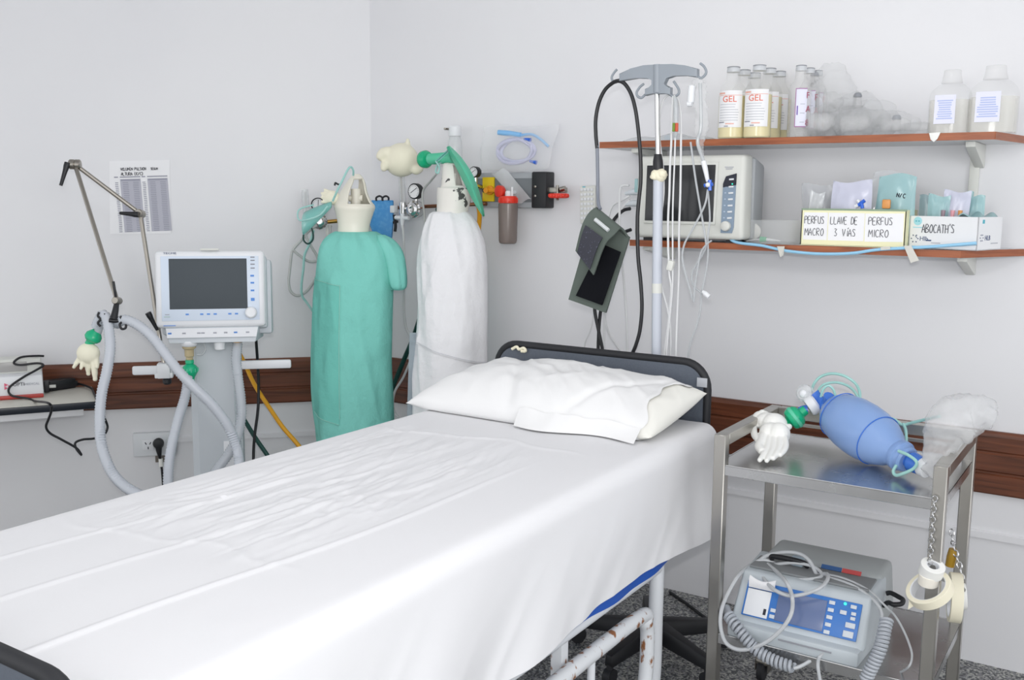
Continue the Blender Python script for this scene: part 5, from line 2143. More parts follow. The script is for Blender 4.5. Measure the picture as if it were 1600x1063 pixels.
mb.tube([c + Vector((-.010, 0, -.006)), c + Vector((.010, 0, .010))], .006, 8, smooth=False)
mb.tube([c, c + Vector((.004, 0, -.016))], .006, 8, smooth=False)
obj('stopcock_body', mb, ROYAL, t)
mb = MB()
mb.tube([c + Vector((-.010, -.001, -.006)), c + Vector((-.020, -.001, -.010))], .006, 8, smooth=False)
mb.tube([c + Vector((-.014, -.001, .010)), c + Vector((-.006, -.001, .004))], .0055, 8, smooth=False)
obj('stopcock_cap', mb, ABSW, t)
mb = MB()
c = PY(1385, 319, by + .012)
mb.box(c, (.026, .012, .030), bev=.004)
obj('amber_fitting', mb, AMBER, label='amber plastic fitting at the foot of the teal packet marked N/C', cat='fitting')

# white box lettered ABOCATH'S
w0, w1, w2 = PZ(1418, 389, ZL), PZ(1525, 391, ZL), PZ(1566, 384, ZL)
wy = 3.335
w0 = Vector((PY(1419, 388, wy + .06).x, wy + .06, ZL))
w1 = Vector((PY(1526, 390, wy).x, wy, ZL))
AX = Vector((1, 0, 0))
bw_ = (w1 - w0).length
# the box stands a little askew: turn it so its right end shows
WA = math.atan2(w1.y - w0.y, w1.x - w0.x)
MW = TR(w0, WA)
box2 = thing('supply_box', "white card box hand-lettered ABOCATH'S at the right end of the lower shelf", 'box', w0, WA)
bd = .17
hB = PY(1470, 339, wy).z - ZL
mb = MB(MW)
for (a, s) in (((bw_ / 2, .0015, hB / 2 + .001), (bw_, .003, hB)), ((bw_ / 2, bd, hB / 2 + .001), (bw_, .003, hB)), ((.0015, bd / 2, hB / 2 + .001), (.003, bd, hB)),
               ((bw_ - .0015, bd / 2, hB / 2 + .001), (.003, bd, hB)), ((bw_ / 2, bd / 2, .0025), (bw_, bd, .003))):
    mb.box(a, s)
obj('box_walls', mb, PAPERC, box2, smooth=False)
MF = MW @ fr((0, -.0004, 0), (1, 0, 0), (0, 0, 1))
mb = MB(MF)
xe = hand(mb, "ABOCATH", Matrix.Translation((.042, .052, 0)), .026, .0011, .74, .66)
hand(mb, "'S", Matrix.Translation((.042 + xe, .053, 0)), .026, .0011, .70, .66)
obj('handwriting', mb, INKK, box2)
mb = MB(MF)
mb.mi = 0
mb.lathe([(.0135, 0), (.0135, .0008)], (.027, .088, 0), (0, 0, 1))
mb.box((.027, .068, .0003), (.03, .003, .0008))
mb.mi = 1
mb.box((.022, .088, .0009), (.005, .004, .0008))
mb.box((.031, .088, .0009), (.005, .004, .0008))
mb.mi = 2
mb.tube([Vector((.018 + .010 * math.cos(a), .030 + .012 * math.sin(a), 0)) for a in (.3, 1.2)], .001, 4, 2)
for a in range(0, 360, 60):
    mb.box((.020 + .011 * math.cos(R(a)), .032 + .012 * math.sin(R(a)), .0004), (.004, .003, .0008), rot=Matrix.Rotation(R(a), 4, 'Z'))
mb.text('Hlb', Matrix.Translation((.036, .026, .0)), .020, .0004)
mb.box((.066, .0275, .0003), (.018, .004, .0008))
mb.mi = 3
mb.tube([Vector((.002, .006, 0)), Vector((.08, .008, 0)), Vector((.16, .014, 0)), Vector((bw_ - .001, .021, 0))], .0022, 6, 6)
mb.mi = 4
mb.box((.09, .020, .0003), (.03, .0025, .0008))
obj('printed_design', mb, [mat('pale_teal_print', '#a5dbe6', .6), INKT, INKN, INKY, INKL], box2, smooth=False)
MSd = MW @ fr((bw_ + .0004, 0, 0), (0, 1, 0), (0, 0, 1))
mb = MB(MSd)
mb.mi = 0
mb.box((.035, .09, 0), (.014, .012, .0008))
mb.mi = 1
for a in range(0, 360, 60):
    mb.box((.028 + .010 * math.cos(R(a)), .040 + .010 * math.sin(R(a)), .0004), (.004, .003, .0008))
mb.text('HLB', Matrix.Translation((.050, .032, 0)), .022, .0004)
mb.mi = 2
mb.box((.12, .022, .0003), (.05, .003, .0008))
obj('end_print', mb, [INKT, INKN, INKL], box2, smooth=False)
G2 = "packets standing in the box lettered ABOCATH'S"


def wx(px, dy):
    p = PY(px, 335, wy + dy)
    return Vector((p.x, wy + dy + .055, ZL + .006))


def wh(py):
    return PY(1480, py, wy + .06).z - ZL - .006


for px, dy, w, py, d, m, lab in ((1441, .06, .05, 306, .02, mat('grey_teal_pack', '#a8bfc4', .25, alpha=.8), 'grey teal packet at the left end of the ABOCATH\'S box'),
                                 (1459, .03, .062, 305, .022, TEALP, 'pale teal packet second from the left in the ABOCATH\'S box'),
                                 (1487, .04, .075, 298, .024, LILP, 'lilac packet with a pink catheter standing tallest in the ABOCATH\'S box'),
                                 (1517, .07, .055, 306, .022, TEALP, 'teal packet with a round seal at the right of the ABOCATH\'S box'),
                                 (1500, .11, .05, 300, .02, TEALP, 'blue teal packet behind the lilac one in the ABOCATH\'S box')):
    pouch('packet', lab, wx(px, dy), w, wh(py), d, m, R(1.5), .05, px % 17, group=G2, amp=.005)
for px, py, m, lab in ((1483, 337, PINKP, 'pink catheter hub in the lilac packet'), (1495, 337, AMBER, 'amber catheter hub beside the pink one'), (1468, 336, mat('mauve_plastic', '#9a8791', .5), 'mauve catheter hub in the second packet')):
    c = wx(px, .018)
    c.y = wy + .09
    mb = MB()
    mb.tube([Vector((c.x, c.y - .02, ZL + .08)), Vector((c.x + .001, c.y - .016, hB + ZL + .020))], .0065, 8, 4, radii=[.004, .007], smooth=False)
    obj('catheter', mb, m, label=lab, cat='catheter', group='catheters in the white box')
mb = MB(MW)
mb.grid(lambda u, v: (bw_ * (.62 + .36 * u), .02 + .14 * v, hB - .008 + .018 * math.sin(u * 3) + .008 * math.sin(v * 9 + u * 7)), 14, 14)
mb.thick(.004)
obj('packet', mb, TEALP, label="flat heap of teal packets filling the right end of the ABOCATH'S box", cat='packet', group=G2, ang=80)

# blue drain tube taped along the lower shelf's edge
ye = SY - .011
line('sky blue tube taped along the front edge of the lower shelf',
     [PY(1139, 371, ye), PY(1146, 377, ye), PY(1160, 380.5, ye), PY(1190, 384, ye), PY(1225, 391.5, ye), PY(1265, 396, ye), PY(1300, 397, ye), PY(1335, 395.5, ye), PY(1370, 390.5, ye), PY(1410, 388, ye), PY(1450, 386, ye), PY(1490, 383, ye), PY(1526, 380, ye)],
     .0052, mat('sky_blue_tube', '#98cdec', .35))
for lab, pts in (('white tape strip hanging from the shelf edge between the two boxes', [(1412, 384), (1424, 384), (1436, 407), (1423, 411)]),
                 ('short tape strip over the blue tube below the clear container', [(1214, 385), (1226, 385), (1224, 399), (1219, 402)]),
                 ('small tape patch on the blue tube below the yellow box', [(1376, 386), (1391, 385), (1391, 390), (1376, 391)])):
    mb = MB()
    f = [PY(x, y, ye - .008 - (.012 if y > 400 else 0)) for x, y in pts]
    mb.hexa([p + Vector((0, .001, 0)) for p in f] + f)
    obj('tape_strip', mb, mat('hazy_tape', '#dcdad2', .5, alpha=.85), label=lab, cat='tape', smooth=False)

# ================================================================== upper shelf: gel bottles
KB = 3.66 / F_PX


def bottle_parts(o, r, h, m_body, m_cap, fill=None, fill_h=.6, wide=1.0):
    mb = MB()
    pr = [(r * .90, 0), (r, .006), (r, h * .60), (r * .98, h * .66), (r * .86, h * .73), (r * .62, h * .79), (r * .52, h * .82), (r * .48, h * .94)]
    mb.lathe(pr, Vector((0, 0, 0)), n=28)
    for v in mb.bm.verts:
        v.co.x *= wide
        v.co.z += .0005
    mb.bm.transform(Matrix.Translation(o))
    bb = obj('bottle_body', mb, m_body, ROOT_OBJ[0])
    if fill:
        mb = MB()
        mb.lathe([(r * .88, .004), (r * .965, .008), (r * .965, h * fill_h)], o, n=28)
        obj('contents', mb, fill, bb)
    mb = MB()
    mb.lathe([(r * .485, h * .93), (r * .49, h * .935), (r * .47, h * .985), (r * .44, h)], o, n=20)
    cp = obj('cap', mb, mat('pale_grey_cap', '#d3d6da', .3, alpha=.9), ROOT_OBJ[0])
    mb = MB()
    mb.lathe([(r * .475, h * .993), (r * .48, h * 1.002), (r * .40, h * 1.008)], o, n=20)
    obj('cap_top', mb, m_cap, cp)
    return bb


ROOT_OBJ = [None]
bo = Vector((PY(1142, 219, 3.385).x, 3.385, ZU))
RB, HB = .0475, .248
g0 = thing('gel_bottle', 'yellow gel bottle with white GEL label, front of the left row on the upper shelf', 'bottle', bo, 0, 'bottles labelled GEL on the upper shelf')
ROOT_OBJ[0] = g0
bb = bottle_parts(bo, RB, HB, BOTC, GELCAP, GELL, .60)


def wrap_label(o, r, z0, z1, a0, a1, m, parent, nm='label_band'):
    mb = MB()
    mb.grid(lambda u, v: o + Vector((math.cos(a0 + (a1 - a0) * u) * r, math.sin(a0 + (a1 - a0) * u) * r, z0 + (z1 - z0) * v)), 20, 2)
    mb.thick(.0006)
    return obj(nm, mb, m, parent)


def on_bottle(o, r, a, z):
    return o + Vector((math.cos(a) * r, math.sin(a) * r, z))


aF = math.atan2(-3.385, 1.29)
lb = wrap_label(bo, RB + .0008, .040, .165, aF - 1.15, aF + .75, LABELP, bb)
mb = MB()


def curved_text(mb, s, o, r, a_c, z, size, ext=.0004):
    tm = MB()
    tm.text(s, Matrix(), size, ext, 'CENTER')
    vs = {}
    for v in tm.bm.verts:
        a = a_c + v.co.x / r
        vs[v] = mb.v(on_bottle(o, r + v.co.z, a, z + v.co.y))
    for f in tm.bm.faces:
        mb.f([vs[v] for v in f.verts])
    tm.bm.free()


def strip(mb, o, r, a0, a1, z, h):
    n = max(2, int(abs(a1 - a0) / .12))
    lo = [mb.v(on_bottle(o, r, a0 + (a1 - a0) * i / n, z)) for i in range(n + 1)]
    hi = [mb.v(on_bottle(o, r, a0 + (a1 - a0) * i / n, z + h)) for i in range(n + 1)]
    for i in range(n):
        mb.f([lo[i], lo[i + 1], hi[i + 1], hi[i]])


rl_ = RB + .0020
mb.mi = 0
curved_text(mb, 'GEL', bo, rl_, aF - .22, .126, .030)
mb.mi = 1
strip(mb, bo, rl_, aF - 1.1, aF - .55, .153, .006)
strip(mb, bo, rl_, aF - 1.1, aF + .7, .148, .0016)
strip(mb, bo, rl_, aF - .45, aF + .15, .050, .004)
mb.mi = 2
for i in range(7):
    strip(mb, bo, rl_, aF - .95, aF + .3 + random.uniform(-.2, .2), .117 - i * .009, .0016)
mb.mi = 3
strip(mb, bo, rl_, aF - 1.05, aF - .55, .0555, .0035)
strip(mb, bo, rl_, aF - .55, aF - .25, .0425, .003)
obj('label_print', mb, [INKR, INKP, INKL, INKG], lb, smooth=False)
labs = {(0, 1): 'second gel bottle back in the left row on the upper shelf', (0, 2): 'rearmost gel bottle of the left row, against the wall',
        (1, 0): 'yellow gel bottle with white GEL label, front of the second row of bottles', (1, 1): 'second gel bottle back in the second row on the upper shelf',
        (1, 2): 'rearmost gel bottle of the second row, against the wall'}
xr = (bo.x, PY(1182, 219, 3.385).x)
for (r_, k_), lab in labs.items():
    dup(g0, (xr[r_] + (.003 * k_), 3.385 + .0975 * k_, ZU + (.003 if r_ else 0) * 0), lab)

# pink label bottles
po = Vector((PY(1247, 213, 3.40).x, 3.40, ZU))
p0_ = thing('saline_bottle', 'hazy clear bottle with violet-edged side label beside the gel bottles', 'bottle', po, 0, 'hazy bottles with violet labels on the upper shelf')
ROOT_OBJ[0] = p0_
RP, HP = .038, .240
bb = bottle_parts(po, RP, HP, BOTC2, GELCAP)
aP = math.atan2(-3.4, 1.05)
lb = wrap_label(po, RP + .0008, .035, .162, aP - .35, aP + .62, LABELB, bb)
mb = MB()
strip(mb, po, RP + .002, aP - .35, aP + .62, .160, .003)
strip(mb, po, RP + .002, aP - .35, aP + .62, .035, .003)
strip(mb, po, RP + .002, aP - .37, aP - .31, .035, .127)
mb.mi = 1
strip(mb, po, RP + .0022, aP - .22, aP - .12, .075, .03)
mb.mi = 2
for i in range(3):
    strip(mb, po, RP + .0022, aP + .05, aP + .45, .05 + .03 * i, .002)
mb.mi = 3
# big turned lettering at the label's right edge
tm = MB()
for i, ch in enumerate('FA8'):
    tm.text(ch, Matrix.Translation((-.01, .045 - i * .045, 0)), .030, .0003)
vs = {v: mb.v(on_bottle(po, RP + .0023 + v.co.z, aP + .78 + v.co.x / RP, .085 + v.co.y)) for v in tm.bm.verts}
for f in tm.bm.faces:
    mb.f([vs[v] for v in f.verts])
tm.bm.free()
obj('label_print', mb, [mat('violet_print', '#a672a0', .6), mat('purple_print', '#7d62b0', .6), INKL, INKM], lb, smooth=False)
for k_, lab in ((1, 'second hazy bottle back behind the violet-labelled one'), (2, 'rearmost hazy bottle behind the violet-labelled ones, against the wall')):
    dup(p0_, (po.x + .004 * k_, 3.40 + .08 * k_, ZU), lab)

# film-wrapped bottles heaped on the shelf
GW = 'film wrapped bottles heaped on the upper shelf'


def lump(label, px, py, y, w, h, d, knob=None, seed=0, yaw=0, m=None):
    m = m or WRAP
    c = PY(px, py, y)
    t = thing('wrapped_bottle', label, 'bottle', (c.x, y, ZU), 0, GW)
    mb = MB()
    M = Matrix.Rotation(yaw, 4, 'Z')
    cz = max(c.z, ZU + h / 2 + .002)
    mb.ball((c.x, y, cz), (w / 2, d / 2, h / 2), 56, 34, M)
    for v in mb.bm.verts:
        v.co.z = max(v.co.z, ZU + .002)
    crumple(mb, min(w, h) * .16, 13, seed)
    crumple(mb, min(w, h) * .05, 34, seed + 3)
    for v in mb.bm.verts:
        v.co.z = max(v.co.z, ZU + .002)
        v.co.y = min(v.co.y, WD - .004)
    obj('film', mb, m, t, ang=80)
    mb = MB()
    R3 = M.to_3x3()
    e1, e2 = Vector((c.x, y, max(cz, ZU + .03))) - R3 @ Vector((w * .32, 0, 0)), Vector((c.x, y, max(cz, ZU + .03))) + R3 @ Vector((w * .30, 0, 0))
    mb.tube([e1, e1.lerp(e2, .7), e2], min(h, d) * .30, 14, 4, radii=[min(h, d) * .3, min(h, d) * .3, .012])
    obj('bottle_core', mb, BOTC2, t)
    if knob:
        kx, ky = knob
        q = PY(kx, ky, y - .01)
        mb = MB()
        mb.lathe([(.016, -.035), (.014, -.012), (.012, -.010), (.012, .002)], q)
        nk = obj('bottle_neck', mb, BOTC2, t)
        mb = MB()
        mb.lathe([(.0135, 0), (.0145, .004), (.011, .013), (.004, .016)], q)
        obj('neck_cap', mb, GELCAP, nk)
    return t


lump('largest film-wrapped bottle, top left of the heap on the upper shelf', 1296, 160, 3.50, .155, .235, .12, (1273, 119), 1)
lump('film-wrapped bottle standing at the back of the heap with a capped neck', 1338, 180, 3.53, .16, .15, .11, (1340, 152), 5)
lump('film-wrapped bottle lying in the front left of the heap, by the violet label', 1285, 192, 3.40, .13, .10, .10, None, 9, .1)
lump('film-wrapped bottle lying in the middle front of the heap', 1338, 197, 3.40, .14, .085, .09, None, 13, -.1)
lump('film-wrapped bottle at the right of the heap under the rear capped neck', 1372, 185, 3.47, .13, .12, .10, None, 17)
lump('low film-wrapped bottle at the right end of the heap with a small capped neck', 1400, 197, 3.44, .15, .075, .09, (1401, 187), 21)
lump('flattest film-wrapped packet trailing off beside the big fluid bottle', 1432, 205, 3.45, .12, .045, .08, None, 25)

# two large fluid bottles at the right end
def big(label, px, wpx, ytop, tilt):
    y = 3.43
    o = Vector((PY(px, 210, y).x, y, ZU))
    t = thing('fluid_bottle', label, 'bottle', o, 0, 'large fluid bottles at the right end of the upper shelf')
    kk = (o - CAM).dot(CF) / F_PX
    w = wpx * kk / 2
    h = PY(px, ytop, y).z - ZU
    sec = [(1.0, 0), (1.02, .012), (1.03, h * .52), (1.0, h * .60), (.92, h * .67), (.72, h * .745), (.55, h * .78), (.50, h * .80), (.43, h * .90), (.40, h * .985), (.36, h)]

    def prof_mb(q0, q1, sc, dz):
        mb = MB()
        rings = []
        for rr, z in catmull([(a, b, 0) for a, b in sec], 3) and [(p.x, p.y) for p in catmull([(a, b, 0) for a, b in sec], 3)]:
            if z < q0 or z > q1:
                continue
            n = 36
            e = 3.0 if rr > .8 else 2.2
            ring = []
            for i in range(n):
                a = 2 * math.pi * i / n
                cx, sx = math.cos(a), math.sin(a)
                q = (abs(cx) ** e + abs(sx) ** e) ** (-1 / e)
                ring.append(mb.v(o + Vector((cx * q * w * rr * sc, sx * q * w * .80 * min(rr, 1) * sc, z + dz))))
            rings.append(ring)
        mb.skin(rings)
        return mb
    b = obj('bottle_body', prof_mb(-1, h * .80, 1, .0005), BOTC, t)
    obj('contents', prof_mb(0, h * .55, .965, .003), WATER, b)
    obj('cap', prof_mb(h * .795, h + 1, 1.03, 0), BOTC2, t)
    mb = MB()
    yb = y - w * .82 - .002
    mb.box((o.x - w * .12, yb, h * .38 + ZU), (w * 1.0, .0012, h * .44))
    lb = obj('label_band', mb, LABELB, b, smooth=False)
    mb = MB()
    for i in range(9):
        mb.box((o.x - w * .12, yb - .0009, ZU + h * (.24 + .034 * i)), (w * random.uniform(.55, .85), .0008, h * .018))
    obj('label_print', mb, mat('pale_blue_print', '#b3bfe6', .6), lb, smooth=False)
    return t


big("shorter of the two large lilac-labelled fluid bottles at the upper shelf's right end", 1482, 60, 110, 0)
big('taller large fluid bottle at the very right end of the upper shelf', 1549, 70, 103, 0)

# flat tray at the left end
t = thing('blister_tray', "flat clear blister tray with sky blue cap, upper shelf's left end", 'tray', PY(1040, 220, 3.42))
xa, xb = PY(978, 219, 3.40).x, PY(1108, 219, 3.40).x
mb = MB()
mb.grid(lambda u, v: (xa + (xb - xa) * u, 3.36 + .16 * v, ZU + .001 + .026 * (math.sin(math.pi * u) * math.sin(math.pi * v)) ** .4 * (1 + .25 * math.sin(u * 14)) if 0 < u < 1 and 0 < v < 1 else ZU + .001), 50, 16)
mb.thick(.0012)
obj('blister', mb, CLEARW, t, ang=80)
mb = MB()
c = PY(1045, 216, 3.40)
mb.lathe([(.016, 0), (.017, .01), (.010, .016)], (c.x, 3.40, ZU + .006))
obj('blue_cap', mb, mat('sky_cap', '#9cc8e0', .4), t)
# broken tape lump on the shelf edge
mb = MB()
c = PY(1461, 214, SY - .006)
mb.prism([(-.018, .012), (.016, .014), (.008, -.006), (-.002, -.016), (-.012, -.008)], .004, fr(c, (1, 0, 0), (0, 0, 1)), bev=.0012)
obj('tape_lump', mb, TAPEW, label='torn white tape lump on the upper shelf edge', cat='tape')

# ================================================================== IV pole
IY = 3.05


def I(x, y, off=0.0):
    return PY(x, y, IY + off)


ki = (I(1027, 300) - CAM).dot(CF) / F_PX
base_c = Vector((-1.372, 3.045, 0))
ivp = thing('iv_pole', 'drip pole with grey crosshead, cream tape lump and black star base behind the bed', 'drip pole', base_c)
pt, pm, pb0 = I(1026.5, 140), I(1028.5, 250), Vector((base_c.x, base_c.y, .10))
mb = MB()
mb.tube([I(1026.5, 128), I(1028.5, 262)], .0085, 14, smooth=False)
obj('chrome_tube', mb, CHROME, ivp)
mb = MB()
mb.tube([I(1028, 241), I(1028, 252), I(1028.5, 266)], .016, 16, 4, radii=[.0125, .0165, .0175])
obj('collar', mb, BLACK, ivp)
mb = MB()
mb.tube([I(1028.5, 268), I(1026.5, 440), Vector((base_c.x, base_c.y, .26))], .0165, 16, smooth=False)
obj('pole_tube', mb, POLEW, ivp)
mb = MB()
mb.tube([Vector((base_c.x, base_c.y, .27)), pb0 - Vector((0, 0, .02))], .0155, 14, smooth=False)
obj('pole_foot', mb, RUST, ivp, label='rusted lower end of the pole')
mb = MB()
mb.tube([I(1026.5, 443), I(1026.4, 458)], .0172, 16, smooth=False)
obj('joint_band', mb, ABSC, ivp)
mb = MB()
c = I(1030, 274)
mb.ball(c, (.026, .024, .022), 20, 12)
mb.ball(c + Vector((.012, -.008, .004)), (.016, .016, .014), 14, 10)
mb.ball(c + Vector((-.012, -.012, -.003)), (.015, .014, .015), 14, 10)
crumple(mb, .006, 60, 4)
obj('tape_lump', mb, TAPE, ivp, ang=80, label='lump of cream tape')
# crosshead
mb = MB()
up_ = [(967, 115), (985, 107), (1005, 102), (1027, 100.5), (1050, 100), (1070, 102), (1089, 107)]
lo_ = [(1089, 121), (1070, 118), (1052, 118.5), (1040, 121), (1036, 130), (1037, 134), (1047, 136), (1047, 149), (1037, 146), (1028, 145), (1019, 146), (1007, 149.5), (1007, 139), (1014, 136), (1019, 133), (1019, 124), (1012, 121), (995, 122), (967, 127)]
f = [I(x, y, -.012) for x, y in up_ + lo_]
b = [p + Vector((0, .024, 0)) for p in f]
va, vb2 = [mb.v(p) for p in f], [mb.v(p) for p in b]
n = len(f)
fs = [mb.f(va), mb.f(vb2[::-1])] + [mb.f([va[i], va[(i + 1) % n], vb2[(i + 1) % n], vb2[i]]) for i in range(n)]
bmesh.ops.bevel(mb.bm, geom=list({e for q in fs[:2] for e in q.edges}), offset=.003, segments=2, affect='EDGES', profile=.5)
mb.tube([I(1027, 101, -.004), I(1027, 145, -.004)], .0135, 14, smooth=False)
ch = obj('crosshead', mb, POLEG, ivp)
for pts in ([(968, 124), (962, 129), (957, 126), (956, 120), (960, 113), (964, 108.5)], [(1089, 118), (1095, 122), (1101, 118), (1103.5, 112), (1100, 104), (1094, 99)],
            [(1008, 148), (1002, 153), (996, 150), (995, 144), (1000, 136), (1006, 131)], [(1046, 147), (1053, 151), (1060, 147), (1060.5, 140), (1056, 132), (1052.5, 127)]):
    mb = MB()
    mb.tube([I(x, y) for x, y in pts], .0042, 10)
    obj('hook', mb, POLEG, ch)
for a in range(5):
    an = R(48 + 72 * a)
    e = Vector((math.cos(an), math.sin(an), 0))
    s_ = Vector((-e.y, e.x, 0))
    mb = MB()
    b_, t_ = base_c + e * .03, base_c + e * .285
    mb.hexa([b_ - s_ * .036 + Vector((0, 0, .075)), b_ + s_ * .036 + Vector((0, 0, .075)), t_ + s_ * .017 + Vector((0, 0, .062)), t_ - s_ * .017 + Vector((0, 0, .062)),
             b_ - s_ * .024 + Vector((0, 0, .135)), b_ + s_ * .024 + Vector((0, 0, .135)), t_ + s_ * .013 + Vector((0, 0, .104)), t_ - s_ * .013 + Vector((0, 0, .104))], bev=.006)
    la = obj('base_arm', mb, BLACK, ivp)
    mb = MB()
    w_ = base_c + e * .275 + Vector((0, 0, .027))
    mb.cyl(w_ - s_ * .014, w_ + s_ * .014, .027)
    mb.tube([w_, w_ + Vector((0, 0, .045))], .012, 8, smooth=False)
    obj('caster', mb, RUBBER, la)
mb = MB()
mb.lathe([(.036, .06), (.044, .075), (.044, .12), (.03, .138), (.022, .16)], base_c)
obj('hub', mb, BLACK, ivp)

# ------------------------------------------------ blood pressure cuff and hoses
cuff = thing('blood_pressure_cuff', 'olive grey blood pressure cuff with black velcro panel hanging from the drip pole hose', 'blood pressure cuff', I(935, 485, -.03))
Lq = [I(931, 327, .012), I(985, 371, .012), I(948, 489, -.01), I(890, 468, -.01)]        # lower panel corners: TL TR BR BL


def quad(q, u, v, off=0):
    p = q[0].lerp(q[1], u).lerp(q[3].lerp(q[2], u), v)
    nn = (q[1] - q[0]).cross(q[3] - q[0]).normalized()
    if nn.y > 0:
        nn = -nn
    return p + nn * off


mb = MB()
mb.grid(lambda u, v: quad(Lq, u, v, .004 * math.sin(u * 3) * math.sin(v * 4)), 12, 14)
mb.thick(.010)
lp = obj('cuff_panel', mb, OLIVE, cuff, ang=50)
Vq = [I(941, 381, -.018), I(971, 394, -.018), I(942, 477, -.024), I(901, 462, -.024)]
mb = MB()
mb.grid(lambda u, v: quad(Vq, u, v, .003), 8, 8)
mb.thick(.004)
obj('velcro_panel', mb, VELC, lp, label='black velcro panel')
# upper flap folded over the top


def flap2(u, v):
    """u: along the fold (left to right), v: from the front tip up over the fold and behind"""
    front = [I(899, 392, -.075), I(927, 430, -.075)]
    mid = [I(908, 356, -.075), I(944, 384, -.078)]
    hi = [I(918, 335, -.055), I(960, 366, -.06)]
    top = [I(931, 324, -.03), I(972, 356, -.03)]
    bk = [I(936, 328, .005), I(984, 372, .01)]
    q = catmull([f_[0].lerp(f_[1], u) for f_ in (front, mid, hi, top, bk)], 10)
    k_ = v * (len(q) - 1)
    i = min(int(k_), len(q) - 2)
    return q[i].lerp(q[i + 1], k_ - i)


mb = MB()
mb.grid(flap2, 14, 40)
mb.thick(.007)
fl = obj('cuff_flap', mb, OLIVE, cuff, ang=50)
mb = MB()


def flap_surf(u, v, off):
    p = flap2(u, v)
    a, b = flap2(min(1, u + .02), v) - p, flap2(u, min(1, v + .02)) - p
    nn = a.cross(b)
    if nn.length < 1e-9:
        nn = Vector((0, -1, 0))
    nn.normalize()
    if nn.y > 0:
        nn = -nn
    return p + nn * off


mb.grid(lambda u, v: flap_surf(.16 + .70 * u, .02 + .30 * v, .009), 12, 10)
mb.thick(.003)
obj('printed_patch', mb, POCK, fl, label='dark patterned patch')
mb = MB()
mb.tube([flap_surf(.30 + .52 * i / 6, .50 - .02 * i / 6, .006) for i in range(7)], .0072, 8, 3)
obj('artery_label', mb, mat('pale_label', '#cdd1d2', .5), fl, label='pale strip label')
line("black hose arching over the drip pole's left hook and down behind the bed",
     [I(933, 232), I(931, 210), I(931, 185), I(936, 160), I(945, 141), I(956, 130.5), I(966, 126.5, -.004), (I(976, 131)), I(986, 147), I(993, 172), I(998, 210), I(1001, 250), I(1001, 285), I(998, 315), I(996, 345),
      I(997, 400), I(1001, 440), I(1003, 480), I(1000, 515), I(994, 538), I(987, 556), I(982, 575), I(976, 610)], .0068, BLACK, 'hose', 'hoses of the blood pressure cuff', name='cuff_hose')
line('grey hose joining the black hose to the blood pressure cuff',
     [I(933, 228), I(933.5, 250), I(934, 280), I(934, 300), I(935, 318, -.02), I(938, 327, -.03)], .0062, mat('slate_hose', '#7d828d', .4), 'hose', 'hoses of the blood pressure cuff', name='cuff_hose')

# ------------------------------------------------ infusion lines on the hooks
GL_ = 'infusion lines hanging on the drip pole'
lines = [
    ('white line closest to the pole tube, drooping past the cream tape lump', [(1055, 149), (1044, 149), (1036, 158), (1031, 180), (1030, 210), (1033, 240), (1036, 262), (1037, 300), (1034, 330), (1032, 360), (1033, 395), (1031, 420), (1034, 450), (1041, 475), (1046, 500), (1048, 530), (1047, 560), (1045, 600)], .0036, .016),
    ('straight white line with the small clamp below the lower shelf', [(1052, 150), (1050, 180), (1049, 220), (1047, 260), (1046, 300), (1044, 340), (1044, 385), (1045, 410), (1046, 430), (1049, 450), (1047, 480), (1044, 510), (1040, 540), (1038, 560), (1036, 600)], .0038, -.006),
    ('thin white line carrying the red and green chamber', [(1054, 149), (1054, 175), (1055, 210), (1054, 250), (1052, 300), (1051, 340), (1051, 400), (1051, 440), (1049, 470), (1046, 500), (1043, 530), (1041, 560), (1041, 600)], .0028, -.010),
    ('rightmost straight white line falling from the inner hook to the headboard', [(1056, 149), (1061, 160), (1064, 185), (1064, 225), (1063, 300), (1061, 360), (1061, 420), (1059, 470), (1057, 520), (1056, 565), (1056, 600)], .0036, .004),
    ('clear line swinging left from the big drip chamber and back up', [(1079, 222), (1082, 245), (1086, 275), (1090, 300), (1096, 335), (1101, 365), (1103, 385), (1096, 400), (1087, 415), (1081, 430), (1083, 445), (1092, 455), (1101, 460)], .0034, .0),
    ('clear line looping down left from the blue stopcock', [(1106, 296), (1102, 318), (1092, 340), (1080, 362), (1070, 380), (1066, 400), (1069, 420), (1076, 445), (1084, 472)], .0034, -.008),
    ('clear line falling from the blue stopcock to the right of the loops', [(1106, 296), (1108, 320), (1109, 345), (1106, 370), (1106, 400), (1102, 430), (1096, 460), (1094, 485), (1088, 510), (1079, 535), (1075, 560), (1073, 600)], .003, .006),
    ('clear line turning back under the loops to its end fitting', [(1112, 376), (1104, 382), (1095, 395), (1090, 420), (1086, 445), (1084, 472)], .003, -.014)]
for lab, pts, r, off in lines:
    line(lab, [I(x, y, off) for x, y in pts], r, LINE if 'white' in lab else LINEC, 'infusion line', GL_, name='infusion_line', n=7)
mb = MB()
c = I(1048, 415, -.012)
mb.box(c, (.022, .018, .034), rot=Matrix.Rotation(R(12), 4, 'Y'), bev=.004)
obj('line_clamp', mb, ABSC, label='small cream clamp on a white line below the lower shelf', cat='clamp')
mb = MB()
c = I(1102, 459, -.006)
mb.tube([c - Vector((.010, 0, -.008)), c, c + Vector((.014, 0, -.010))], .007, 10, 4, radii=[.004, .009, .008])
obj('line_fitting', mb, ABSW, label='white end fitting hanging lowest on the clear loops', cat='fitting')
t = thing('drip_chamber', 'small drip chamber with red and green band on the inner hook lines', 'drip chamber', I(1055, 206))
mb = MB()
mb.tube([I(1054, 150, -.018), I(1056, 165, -.018), I(1056, 205, -.018), I(1055, 215, -.018)], .008, 10, 5, radii=[.004, .0085, .008, .003])
obj('chamber', mb, LINEC, t)
